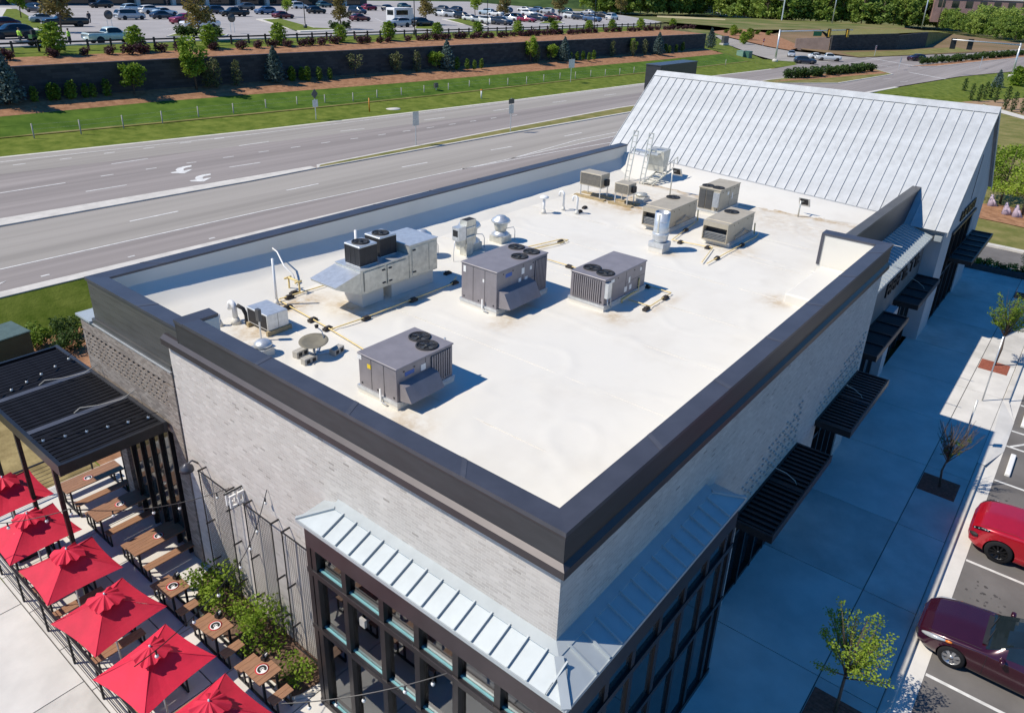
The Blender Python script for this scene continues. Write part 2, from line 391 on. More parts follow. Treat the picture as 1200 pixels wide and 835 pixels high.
MB().box(.21, .95, 11.36, 11.72, 6.6, 8.04).build('parapet_return', M['coping'], bld)
# white membrane on the inside of the parapets
mb = MB()
mb.box(.2, .42, .2, 11.36, 6.5, 8.05); mb.box(.42, 19.35, .2, .42, 6.5, 8.05); mb.box(19.12, 19.348, .42, 2.27, 6.5, 8.05)
mb.box(.3, .95, 11.33, 11.36, 6.6, 8.03)
mb.box(.2, .52, 11.73, 16.4, 6.5, 7.76); mb.box(.52, 29.15, 16.4, 16.6, 6.5, 7.76)
mb.build('parapet_lining', M['membrane'], bld)
MB().box(19.1, 19.5, 2.272, 2.30, 7.0, 8.05).build('end_trim', M['coping'], bld)
MB().box(19.08, 19.118, 2.2, 2.30, 6.95, 8.052).build('end_trim', M['coping'], bld)
# roof deck with gentle wrinkles, sloped cant along the back parapet, white apron to the gable
foot = [(.42, 13.9), (3, 14.0), (6.5, 14.35), (11, 14.8), (15, 15.1), (19, 15.1), (23, 15.0), (27, 14.9)]
def foot_y(x):
    for (xa, ya), (xb, yb) in zip(foot, foot[1:]):
        if xa <= x <= xb: return ya+(yb-ya)*(x-xa)/(xb-xa)
    return foot[-1][1]
mb = MB(); nx, ny = 190, 100
mb.smooth = True
vs = []; rnd = random.Random(3)
from mathutils import noise as mn
for i in range(nx+1):
    x = .42+(27-.42)*i/nx; fy = foot_y(x); ylo = .42 if x < 19.15 else 2.26
    for j in range(ny+1):
        y = ylo+(fy-ylo)*j/ny
        q = mn.noise(Vector((x*.55, y*.55, 1)))*.009+mn.noise(Vector((x*1.5+y*.9, y*1.5-x*.9, 5)))*.007
        q += .022*max(0, 1-abs(mn.noise(Vector((x*.42+9, y*.42, 3))))*14)+.012*max(0, 1-abs(mn.noise(Vector((x*.9+2, y*.75, 13))))*12)*max(0, min(1, (9-x)/4))   # a few soft ridges in the loose sheet
        vs.append((x, y, ROOF+(q if 0 < j < ny and 0 < i < nx else 0)))
mb.add(vs, [(i*(ny+1)+j, (i+1)*(ny+1)+j, (i+1)*(ny+1)+j+1, i*(ny+1)+j+1) for i in range(nx) for j in range(ny)])
ro = mb.build('roof', M['membrane'], bld)
stains = [(22.6, 12.9, 1.5, 1.3, .8), (21.7, 11.4, .9, .6, .6), (4.6, 13.4, .9, .5, .7), (2.7, 12.6, .7, .8, .5), (5.6, 12.0, .6, .9, .55), (7.2, 11.1, .9, .35, .5), (1.6, 11.9, .5, .8, .45), (2.2, 5.9, .5, .7, .4), (8.1, 7.8, .7, .5, .4), (10.6, 5.6, .5, .6, .45), (19.5, 5.4, .7, .6, .4),
          (3.2, 1.0, 1.6, .3, .5), (6.0, .9, 2.2, .28, .5), (10.5, .9, 2.5, .25, .4), (15.4, 2.3, .6, .5, .5), (26.4, 8, .35, 5, .5), (25.3, 10.6, .8, .8, .5), (17.2, 7.3, .5, .5, .4), (12.5, 4.9, 1.2, .2, .35), (13.5, 11.2, 1.2, .25, .4), (20, 6.3, 1.4, .3, .3), (24.6, 6, 1.8, 6, .22), (26.3, 9, .3, 6, .4)]  # last spot: dirt and slight shade along the upstand foot, as colour
sa_ = ro.data.attributes.new('stain', 'FLOAT', 'POINT'); vals = []
for v_ in ro.data.vertices:
    q = 0
    for cx, cy, rx, ry, k_ in stains: q += k_*math.exp(-((v_.co.x-cx)/rx)**2-((v_.co.y-cy)/ry)**2)
    vals.append(min(.95, q*1.5))
sa_.data.foreach_set('value', vals)
mb = MB(); mb.smooth = True; vs = []
for i in range(55):
    x = .52+(29.15-.52)*i/54; fy = foot_y(min(x, 27))
    zt = 7.42-.24*min(1, x/9)
    for k in range(14):
        t = k/13; y = fy+(16.4-fy)*t
        vs.append((x, y, ROOF+((.26-.10*min(1, x/9))*t/.62 if t < .62 else (.26-.10*min(1, x/9))+(zt-ROOF-(.26-.10*min(1, x/9)))*((t-.62)/.38)**1.2)+mn.noise(Vector((x*1.2, y*1.2, 7)))*.03*math.sin(PI*t)))
mb.add(vs, [(i*14+k, (i+1)*14+k, (i+1)*14+k+1, i*14+k+1) for i in range(54) for k in range(13)])
mb.build('roof_cant', M['membrane'], bld)
mb = MB()       # white upstand closing the deck in front of the gable roof
pr = [(26.6, 6.58), (28.95, 0), (29.35, 0), (29.35, 6.0), (26.6, 6.0)]
zt_ = lambda y: 6.72+(7.40-6.72)*(y-2.26)/(16.4-2.26)
ny_ = 24
vs = []
for i in range(ny_+1):
    y = 2.26+(16.4-2.26)*i/ny_
    xf = 27.0-.9*math.sin(PI*min(1, (y-2.26)/13))
    vs += [(xf, y, 6.602), (28.0+.3*(xf-26.1), y, 6.62+(zt_(y)-6.6)*.38), (28.95, y, zt_(y)), (29.35, y, zt_(y)-.02), (29.4, y, 5.2)]
mb.smooth = True
mb.add(vs, [(i*5+k, i*5+k+1, (i+1)*5+k+1, (i+1)*5+k) for i in range(ny_) for k in range(4)])
mb.build('end_upstand', M['membrane'], bld)
bevel(MB().box(15.5, 19.12, .42, 2.1, 6.55, 6.92).build('roof_cricket', M['membrane'], bld), .06, 3)
# lap seams of the membrane
mb = MB()
for x in (3.4, 6.45, 9.5, 12.55, 15.6, 18.65, 21.7, 24.75):
    mb.box(x, x+.035, .6, foot_y(x)-.1, ROOF+.001, ROOF+.013)
mb.build('membrane_seam', M['membrane'], bld)

# set-back left wing: grey siding boards, ledges, brick band and pierced brick screen
n = 6
for k in range(n):
    z0 = 6.56+k*(7.76-6.56)/n
    MB().box(.13, .3, 11.78 if z0 > 7.3 else 12.47, 16.85, z0+.008, z0+1.2/n).build('siding_board', M['siding'], bld)
MB().box(.15, .32, 12.47, 16.83, 6.5, 7.76).build('siding_backing', M['fascia'], bld); MB().box(.15, .19, 11.74, 12.47, 7.24, 7.76).build('siding_backing', M['fascia'], bld)
mb = MB()
for k in range(n):
    z0 = 6.56+k*.2
    mb.box(.3, 29.15, 16.72, 16.87, z0+.008, z0+.2)
mb.build('back_siding', M['siding'], bld)
MB().box(.06, .3, 12.47, 16.9, 6.40, 6.555).build('ledge', M['siding'], bld)
MB().box(.02, .3, 12.47, 17.75, 6.37, 6.398).build('ledge', M['galv'], bld)
mb = MB(); MB().box(.03, .9, 11.722, 11.765, 7.26, 8.05).build('fascia', M['fascia'], bld)
mb.box(.06, .3, 12.47, 17.75, 5.95, 6.37); mb.box(.06, .3, 12.47, 12.9, 5.1, 5.9); mb.box(.06, .3, 17.6, 17.75, 5.1, 5.9)
mb.box(.06, .3, 12.47, 17.75, 4.3, 5.1); mb.box(.06, .3, 12.47, 13.0, 0, 4.3)
mb.box(.06, .3, 16.4, 16.8, 0, 4.3)
mb.build('screen_wall', M['tan_brick'], bld)
MB().box(-.02, .75, 16.92, 17.85, 6.40, 6.46).build('screen_cap', M['awning_metal'], bld)
MB().box(.34, .38, 12.5, 17.7, 0, 6.3).build('screen_backing', M['dark'], bld)
MB().box(.3, 29.1, 16.5, 16.7, 0, 6.5).build('back_wall', M['tan_brick'], bld)
sb = MB().box(-.035, .2, -.06, .06, -.033, .033).mesh('screen_brick', M['tan_brick'])
sc = MB().box(-.04, .2, 12.9, 17.6, -.034, .034).mesh('screen_course', M['tan_brick'])
for r_ in range(6):
    link('screen_course', sc, bld, (.1, 0, 5.135+r_*.136))
    for c_ in range(17):
        link('screen_brick', sb, bld, (.1, 13.02+c_*.275+(.09 if r_ % 2 else 0), 5.203+r_*.136))
# steel posts and glass doors in shade below the screen
for y in (13.2, 13.85, 14.5, 15.2, 15.9): MB().box(.02, .14, y, y+.06, 0, 4.29).build('door_post', M['frame'], bld)
for y in (13.3, 13.95, 14.6, 15.3):
    MB().box(.1, .115, y, y+.55, .1, 4.2).build('door_glass', M['car_glass'], bld)
# projecting bricks laid in steps on the shaded side wall
pb = MB().cbox((0, 0, 0), (.085, .07, .055)).mesh('projecting_brick', M['white_brick'])
for x0, x1 in ((7.2, 12.6), (14.3, 19.0)):
    ncol = 10
    for c_ in range(ncol):
        xx = x0+(x1-x0)*(c_+.5)/ncol
        for r_ in range(8):
            hgt = 3.55+r_*.2
            if r_ > 2+c_*.62: continue
            link('projecting_brick', pb, bld, (xx+(-.11 if r_ % 2 else .11), .085, hgt))
            if r_ % 2: link('projecting_brick', pb, bld, (xx+.15, .085, hgt))

# ---------------------------------------------------------------- corner storefront with hipped metal awning roof
E0 = -.68
mb = MB()
def fbox(mb, a, b): mb.box(a[0], b[0], a[1], b[1], a[2], b[2])
fz = [(0, .16), (2.44, 2.56), (4.05, 4.2), (4.78, 5.38)]
MB().box(-.6, -.46, -.6, 6.16, 4.78, 5.38).build('storefront_header', M['frame_red'], bld)
MB().box(-.46, 6.26, -.6, -.46, 4.68, 5.38).build('storefront_header', M['frame'], bld)
MB().box(-.46, .1, 6.02, 6.16, 4.78, 5.38).build('storefront_header', M['frame_red'], bld)
fy = [-.6, .72, 1.72, 2.73, 3.72, 4.86, 5.84]
for y in fy: MB().box(-.6, -.44, y, y+.14, 0, 4.78).build('mullion', M['frame'], bld)
MB().box(-.6, -.44, 6.02, 6.16, 0, 4.78).build('mullion', M['frame'], bld)
for x in (.71, 1.65, 2.68, 3.75, 4.8, 5.72, 6.12): MB().box(x, x+.14, -.6, -.44, 0, 4.68).build('mullion', M['frame'], bld)
for z0, z1 in fz[:3]:
    MB().box(-.62, -.5, -.598, 6.158, z0, z1).build('rail', M['frame'], bld)
    MB().box(-.5, 6.258, -.62, -.5, z0, z1).build('rail', M['frame'], bld)
MB().box(-.598, .1, 6.03, 6.15, 0, 4.78).build('end_panel', M['frame'], bld)
MB().box(6.13, 6.25, -.45, .1, 0, 4.68).build('end_panel', M['frame'], bld)
MB().box(-.64, -.62, -.3, 5.95, 4.2, 4.215).build('sill_strip', M['ledge'], bld)  # thin strip of ledge metal along the transom rail
sill = mat('teal_highlight_sill', (.17, .38, .39), .3)  # blue-green highlight put into the base colour of the sills
ys = [-.46]+fy[1:]+[6.02]
for a, b in zip(ys, ys[1:]):
    for (z0, z1) in ((.16, 2.44), (2.56, 4.05), (4.2, 4.78)):
        y0 = a+(.14 if a > -.4 else 0)
        MB().box(-.485, -.475, y0, b, z0, z1).build('pane', M['glass'], bld)
        MB().box(-.535, -.49, y0, b, z0, z0+.03).build('window_sill', sill, bld)
xs_ = [-.44, .71, 1.65, 2.68, 3.75, 4.8, 5.72, 6.12]
sglass = mat('shade_glass', (.012, .03, .042), .05, 0, var=.15, spec=.9)
for a, b in zip(xs_, xs_[1:]):
    for (z0, z1) in ((.16, 2.44), (2.56, 4.05), (4.2, 4.68)):
        MB().box(a+(.14 if a > 0 else 0), b, -.545, -.535, z0, z1).build('pane', sglass, bld)
# hipped awning roof: sloped pans, raised seams, wall flashing
def pan(mb, poly): mb.prism(poly, (0, 0, -.02))
ZE, ZT = 5.44, 5.66
ribs_y = [5.42-.407*k for k in range(15)]
ribs_x = [.2+.405*k for k in range(14)]
zf = lambda d: ZE+(ZT-ZE)*(d-E0)/(-.1-E0)          # height on the slope by distance from the wall line
def poly_front(y0, y1):
    out = []
    return [(E0, y0, ZE), (E0, y1, ZE), (min(-.1, -.1), y1, ZT), (-.1, y0, ZT)]
for a, b in zip(ribs_y[:-1], ribs_y[1:]):
    MB().prism(poly_front(b, a), (0, 0, -.02)).build('roof_pan', M['awning_metal'], bld)
MB().prism([(E0, 5.42, ZE), (E0, 6.3, ZE), (-.1, 5.72, ZT), (-.1, 5.42, ZT)], (0, 0, -.02)).build('roof_pan', M['awning_metal'], bld)
MB().prism([(E0, 6.3, ZE), (.1, 6.36, ZE), (.1, 5.78, ZT), (-.1, 5.72, ZT)], (0, 0, -.02)).build('roof_pan', M['awning_metal'], bld)
yl = ribs_y[-1]
MB().prism([(E0, E0, ZE), (E0, yl, ZE), (-.1, yl, ZT), (-.1, -.1, ZT)], (0, 0, -.02)).build('roof_pan', M['awning_metal'], bld)
MB().prism([(E0, E0, ZE), (-.1, -.1, ZT), (.2, -.1, ZT), (.2, E0, ZE)], (0, 0, -.02)).build('roof_pan', M['awning_metal'], bld)
for a, b in zip(ribs_x[:-1], ribs_x[1:]):
    MB().prism([(a, E0, ZE), (a, -.1, ZT), (b, -.1, ZT), (b, E0, ZE)], (0, 0, -.02)).build('roof_pan', M['awning_metal'], bld)
xl = ribs_x[-1]
MB().prism([(xl, E0, ZE), (xl, -.1, ZT), (5.75, -.1, ZT), (6.35, E0, ZE)], (0, 0, -.02)).build('roof_pan', M['awning_metal'], bld)
MB().prism([(6.35, E0, ZE), (5.75, -.1, ZT), (5.8, .1, ZT), (6.4, .1, ZE)], (0, 0, -.02)).build('roof_pan', M['awning_metal'], bld)
for y in ribs_y: MB().bar((E0, y, ZE+.028), (-.1, y, ZT+.028), .028, .06).build('seam', M['awning_metal'], bld)
MB().bar((E0, -.27, ZE+.028), (E0+.2, -.27, zf(E0+.2)+.028), .028, .06).build('seam', M['awning_metal'], bld)
for x in ribs_x: MB().bar((x, E0, ZE+.028), (x, -.1, ZT+.028), .028, .06).build('seam', M['awning_metal'], bld)
MB().bar((E0, E0, ZE+.02), (-.1, -.1, ZT+.02), .16, .03).build('hip_cap', M['awning_metal'], bld)
MB().bar((E0, 6.3, ZE+.02), (-.1, 5.72, ZT+.02), .07, .05).build('hip_cap', M['awning_metal'], bld)
MB().bar((6.35, E0, ZE+.02), (5.75, -.1, ZT+.02), .07, .05).build('hip_cap', M['awning_metal'], bld)
mb = MB(); mb.prism([(-.12, -.12, ZT+.015), (-.12, 5.8, ZT+.015), (.1, 5.85, ZT+.07), (.1, .1, ZT+.07)], (0, 0, -.03)); mb.build('wall_flashing', M['awning_metal'], bld)
mb = MB(); mb.prism([(-.12, -.12, ZT+.014), (.1, .1, ZT+.069), (5.85, .1, ZT+.069), (5.8, -.12, ZT+.014)], (0, 0, -.03)); mb.build('wall_flashing', M['awning_metal'], bld)
mb = MB(); mb.box(E0-.015, E0+.02, E0-.015, 6.3, 5.37, ZE+.004); mb.box(E0+.02, 6.36, E0-.015, E0+.02, 5.37, ZE+.004); mb.build('eave_trim', M['awning_metal'], bld)
MB().box(-.6, .1, -.58, 6.1, 5.36, 5.39).build('soffit', M['frame'], bld)
# room behind the glass
wfl = mat('room_floor', (.46, .30, .23), .5, var=.2, scale=1.5, stretch=(6, .6, 1))
rm = thing('dining_room', 'dim dining room with wood floor seen through the corner storefront glass', 'room')
MB().box(-.42, 6.1, -.42, 6.0, .0, .03).build('floor', wfl, rm); MB().box(6.1, 8.0, .45, 9.0, .0, .03).build('floor', wfl, rm); MB().box(.45, 6.1, 6.0, 9.0, .0, .03).build('floor', wfl, rm)
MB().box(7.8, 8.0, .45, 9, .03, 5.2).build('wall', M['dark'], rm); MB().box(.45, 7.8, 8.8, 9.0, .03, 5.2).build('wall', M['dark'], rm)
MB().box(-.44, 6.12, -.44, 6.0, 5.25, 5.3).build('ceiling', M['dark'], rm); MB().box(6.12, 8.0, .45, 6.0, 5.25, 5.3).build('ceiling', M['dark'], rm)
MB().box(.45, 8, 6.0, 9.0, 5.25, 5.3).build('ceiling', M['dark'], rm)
MB().box(6.9, 7.78, 1.2, 8.5, .03, 1.15).build('bar_counter', mat('bar_front', (.05, .14, .12), .4), rm)
for x, y, k in ((.7, .7, 0), (.75, 2.4, 1), (.7, 4.3, 2), (2.9, 1.6, 3), (2.9, 4.0, 4)):
    t = thing('dining_table', ('dining table inside the storefront '+['nearest the street corner', 'behind the second window bay', 'at the left window bay', 'in the second row near the corner', 'in the second row to the left'][k]), 'table', (x, y, .03), 0, 'tables in the dining room')
    MB().box(-.4, .4, -.5, .5, .72, .76).build('tabletop', M['white_paint'] if k == 0 else M['wood'], t)
    for sx in (-.33, .33):
        for sy in (-.42, .42): MB().box(sx-.025, sx+.025, sy-.025, sy+.025, 0, .72).build('leg', M['black_metal'], t)
redp = mat('red_plastic', (.55, .02, .03), .4)
for k, (x, y, a) in enumerate(((.5, 5.35, .3), (1.9, 2.5, 2.9))):
    t = thing('dining_chair', 'red chair inside the storefront '+('behind the leftmost window bay' if k == 0 else 'further in beside a table'), 'chair', (x, y, .03), a)
    MB().box(-.2, .2, -.2, .2, .43, .47).build('seat', redp, t); MB().box(-.2, -.17, -.2, .2, .47, .9).build('backrest', redp, t)
    for sx in (-.17, .17):
        for sy in (-.17, .17): MB().box(sx-.015, sx+.015, sy-.015, sy+.015, 0, .43).build('leg', redp, t)
MB().box(-.66, -.6, 4.26, 4.42, 3.72, 3.92).build('wall_speaker', M['cmu'], bld)

# glazed openings under the two big canopies of the shaded side
for x0, x1 in ((8.6, 12.7), (14.8, 18.3)):
    MB().box(x0, x1, .30, .31, .1, 3.1).build('pane', sglass, bld)
    k = 4; stp = (x1-x0-.1)/k
    for i in range(k+1): MB().box(x0+i*stp, x0+i*stp+.1, .14, .3, 0, 3.15).build('mullion', M['frame'], bld)
    for z in (0, 2.3, 3.03): MB().box(x0+.1, x1, .16, .3, z, z+.12).build('rail', M['frame'], bld)

def louvre_canopy(x0, x1, y0, y1, z, parent, name='canopy', slats=20, conduit=True, ribs=0):
    """flat steel canopy held off a wall: frame, slats along y (or wide bays), fascia"""
    c = bpy.data.objects.new(name, None); COL.objects.link(c); c.parent = parent; c.location = ((x0+x1)/2, y0, z)
    L_, D_ = x1-x0, y1-y0; h = L_/2
    for a in ((-h, -h+.08, 0, D_), (h-.08, h, 0, D_), (-h+.08, h-.08, 0, .06), (-h+.08, h-.08, D_-.06, D_)):
        MB().box(*a, -.2, .02).build('canopy_beam', M['black_metal'], c)
    MB().box(-.05, .05, .06, D_-.06, -.15, .01).build('canopy_beam', M['black_metal'], c)
    if slats:
        sm = MB().box(-.05, .05, .06, D_-.06, -.05, -.012).mesh('slat', M['black_metal'])
        stp = (L_-.2)/slats
        for i in range(slats):
            x = -h+.1+stp*(i+.5)
            if abs(x) > .1: link('slat', sm, c, (x, 0, 0))
        MB().box(-h+.08, h-.08, .06, D_-.06, -.1, -.09).build('canopy_sheet', M['dark'], c)
    else:
        MB().box(-h+.08, h-.08, .06, D_-.06, -.06, -.04).build('canopy_sheet', M['dark'], c)
        for i in range(1, ribs+1):
            x = -h+L_*i/(ribs+1)
            if abs(x) > .12: MB().box(x-.035, x+.035, .06, D_-.06, -.04, .012).build('canopy_rib', M['black_metal'], c)
    MB().box(-h, h, 0.0, .012, .02, .05).build('edge_trim', M['ledge'], c)
    if conduit:
        pts = [(-.2, D_, .55), (-.1, D_-.15, .5), (.15, D_-.45, .3), (.25, D_-.7, .1), (.25, D_-.75, .0)]
        MB().tube(pts, .012, 6).build('conduit', M['cmu'], c)
    return c
louvre_canopy(8.15, 12.9, -.98, .1, 3.3, bld)
louvre_canopy(14.6, 19.2, -1.02, .1, 3.3, bld)

# ================================================================ LINK BUILDING AND GABLED BUILDING
gab = thing('gabled_shop', 'tall gabled shop with pale standing seam roof beyond the brick restaurant', 'building')
RX, RZ, EX, EZ = 37.84, 10.96, 31.5, 5.8      # ridge and near eave of the gable
sl = (RZ-EZ)/(RX-EX)
Y0, Y1 = 0.0, 19.7
wallc = mat('pale_gable_wall', (.42, .43, .45), .7, var=.08, scale=1.5, stretch=(1, 1, .3))
def gface(y0, y1, nm, m_):
    p = [(31.9, y0, 0), (43.78, y0, 0), (43.78, y0, 5.95), (RX, y0, RZ-.12), (31.9, y0, 5.95)]
    MB().prism(p, (0, y1-y0, 0)).build(nm, m_, gab)
# gable wall with a tall opening: piers, lintel and pediment
mb = MB()
for p in ([(31.9,.15,0),(34.3,.15,0),(34.3,.15,5.2),(31.9,.15,5.2)], [(40.7,.15,0),(43.78,.15,0),(43.78,.15,5.2),(40.7,.15,5.2)],
          [(31.9,.15,5.2),(43.78,.15,5.2),(43.78,.15,5.98),(RX,.15,RZ-.12),(31.9,.15,5.98)]):
    mb.prism(p, (0, .3, 0))
mb.build('gable_wall', wallc, gab)
mb = MB(); mb.prism([(31.9,19.3,0),(43.78,19.3,0),(43.78,19.3,5.95),(RX,19.3,RZ-.12),(31.9,19.3,5.95)], (0, .3, 0)); mb.build('back_gable_wall', wallc, gab)
MB().box(31.9, 32.15, .45, 19.3, 0, 5.9).build('near_wall', wallc, gab); MB().box(43.5, 43.78, .45, 19.3, 0, 5.9).build('far_wall', wallc, gab)
MB().box(37.72, 37.75, .13, .15, 6.2, 8.6).build('control_joint', M['dark'], gab)
# roof pans between standing seams (near slope), far slope as one sheet of pans too
npan = 36; wp = (Y1-Y0)/npan; Ls = math.hypot(RX-EX, RZ-EZ); ang = math.atan2(RZ-EZ, RX-EX)
pm = MB().box(0, Ls, .002, wp-.002, -.03, 0).mesh('roof_pan', M['seam_roof'])
smm = MB().box(0, Ls-.12, -.014, .014, 0, .05).mesh('seam', M['seam_roof'])
for k in range(npan):
    link('roof_pan', pm, gab, (EX, Y0+k*wp, EZ), (0, -ang, 0))
    if k: link('seam', smm, gab, (EX, Y0+k*wp, EZ), (0, -ang, 0))
    o = link('roof_pan', pm, gab, (RX*2-EX, Y0+(k+1)*wp, EZ), (0, -ang, PI))
MB().prism([(RX-.35, Y0-.02, RZ-.35*sl+.06), (RX, Y0-.02, RZ+.075), (RX+.35, Y0-.02, RZ-.35*sl+.06), (RX, Y0-.02, RZ+.03)], (0, Y1-Y0+.04, 0)).build('ridge_cap', M['seam_roof'], gab)
for y in (Y0-.03, Y1):
    p = [(EX-.02, y, EZ-.2), (EX-.02, y, EZ+.04), (RX, y, RZ+.05), (2*RX-EX+.02, y, EZ+.04), (2*RX-EX+.02, y, EZ-.2), (RX, y, RZ-.2)]
    mb = MB()
    mb.prism([p[0], p[1], p[2], p[5]], (0, .03, 0)); mb.prism([p[5], p[2], p[3], p[4]], (0, .03, 0)); mb.build('rake_trim', M['seam_roof'], gab)
# dark chimney like screen behind the ridge
scr = thing('rooftop_screen', 'dark panelled rooftop screen box showing behind the pale gable ridge', 'screen', (0, 0, 0))
# entrance of the gable: dark glazing, canopy, illegible raised letters
MB().box(34.3, 40.7, .38, .4, 0, 5.2).build('entrance_glass', sglass, gab)
for x in (34.3, 35.9, 37.5, 39.1, 40.6): MB().box(x, x+.1, .2, .38, 0, 5.2).build('mullion', M['frame'], gab)
for z in (0, 2.6, 5.08): MB().box(34.4, 40.6, .22, .38, z, z+.12).build('rail', M['frame'], gab)
MB().box(34.2, 40.8, .06, .16, 5.05, 5.17).build('entrance_trim', M['ledge'], gab)
louvre_canopy(35.5, 42.3, -.95, .15, 3.5, gab, slats=0, conduit=False, ribs=5)
def letters(x0, x1, y, z0, z1, parent, n, seed):
    rn = random.Random(seed); w_ = (x1-x0)/n
    for i in range(n):
        mb = MB(); a = x0+i*w_+.05*w_; b = x0+(i+1)*w_-.12*w_; t = .16*w_
        k = rn.randrange(4)
        if k != 2: mb.box(a, a+t, y-.06, y, z0, z1)
        if k != 1: mb.box(b-t, b, y-.06, y, z0, z1)
        mb.box(a+t, b-t, y-.06, y, z1-t, z1) if k in (0, 2, 3) else mb.box(a+t, b, y-.06, y, z0, z0+t)
        if k in (0, 1): mb.box(a+t, b-t, y-.06, y, (z0+z1)/2-t/2, (z0+z1)/2+t/2)
        mb.build('sign_letter', M['black_metal'], parent)
letters(35.6, 39.6, .13, 5.45, 6.0, gab, 6, 1)
# link building: parapet, low seamed roof, front wall, signs, two canopies
MB().box(19.56, 33.3, 1.95, 2.25, 0, 7.24).build('link_parapet', M['fascia'], gab)
MB().box(19.56, 33.4, 1.9, 2.3, 7.24, 7.33).build('link_coping', M['siding'], gab)
MB().box(19.46, 32.0, .85, 1.1, 0, 5.35).build('link_wall', mat('link_wall', (.17, .165, .17), .7, var=.1, scale=1.2), gab)
lp = MB().prism([(.003, .6, 5.45), (.003, 1.95, 5.85), (.397, 1.95, 5.85), (.397, .6, 5.45)], (0, 0, -.03)).mesh('low_roof_pan', M['awning_metal'])
ls = MB().bar((0, .6, 5.475), (0, 1.95, 5.875), .05, .07).mesh('low_roof_seam', M['awning_metal'])
for k in range(30):
    link('low_roof_pan', lp, gab, (19.9+.4*k, 0, 0)); link('low_roof_seam', ls, gab, (19.9+.4*k, 0, 0))
MB().box(19.6, 31.9, .57, .6, 5.36, 5.47).build('eave_trim', M['awning_metal'], gab)
MB().box(31.5, 31.9, .18, .5, 5.3, 5.55).build('gutter_end', M['awning_metal'], gab)
letters(25.0, 31.2, .85, 4.2, 4.85, gab, 8, 2)
louvre_canopy(20.6, 25.6, -.2, .85, 3.4, gab, slats=0, conduit=False, ribs=3)
louvre_canopy(27.3, 31.85, -.2, .85, 3.4, gab, slats=0, conduit=True, ribs=3)
for x0, x1 in ((21.0, 25.2), (27.6, 31.2)):
    MB().box(x0, x1, .80, .82, .1, 3.1).build('pane', sglass, gab)
    for i in range(4): MB().box(x0+i*(x1-x0)/3-.05, x0+i*(x1-x0)/3+.05, .72, .8, 0, 3.15).build('mullion', M['frame'], gab)
MB().box(26.0, 26.9, .5, .84, 0, 3.3).build('pier', wallc, gab)

sa, sb_ = (48.10, 26.29, 10.30), (51.84, 24.97, 10.30)
scr.location = (sa[0], sb_[1], 0)
bx, by = 6.5, sa[1]-sb_[1]
MB().box(0, bx, 0, by, 0, 10.28).build('screen_panel', M['fascia'], scr)
MB().box(-.05, bx+.05, -.05, by+.05, 10.28, 10.34).build('screen_coping', M['coping'], scr)

# ================================================================ ROOFTOP EQUIPMENT
def fan_top(parent, x, y, z, r, off=(0, 0)):
    g = MB().lathe([(r+.035, 0), (r+.035, .03), (r, .04), (r-.02, .005)], 24, (x, y, z), cap=False).build('fan_ring', M['dark'], parent)
    MB().lathe([(r-.015, .004), (.001, .003)], 24, (x, y, z), cap=False).build('fan_well_shade', M['dark'], g)  # flat dark disc, shade of the recess put into its colour
    mb = MB()
    for k in range(4):
        a = k*PI/2+x*7
        c, s_ = math.cos(a), math.sin(a)
        p = [(x+c*.06-s_*-.03, y+s_*.06+c*-.03, z+.008), (x+c*(r-.04)-s_*-.09, y+s_*(r-.04)+c*-.09, z+.008), (x+c*(r-.04)-s_*.09, y+s_*(r-.04)+c*.09, z+.03), (x+c*.06-s_*.03, y+s_*.06+c*.03, z+.02)]
        mb.quad(*p)
    mb.lathe([(.07, .005), (.07, .035), (.001, .04)], 12, (x, y, z)); mb.build('fan_blade', M['siding'], g)
    mb = MB()
    for q in (.3, .55, .8): mb.lathe([(r*q-.004, .044), (r*q+.004, .047)], 20, (x, y, z), cap=False)
    for k in range(4):
        a = k*PI/4; mb.bar((x-r*math.cos(a), y-r*math.sin(a), z+.045), (x+r*math.cos(a), y+r*math.sin(a), z+.045), .006)
    mb.build('fan_guard', M['black_metal'], g)

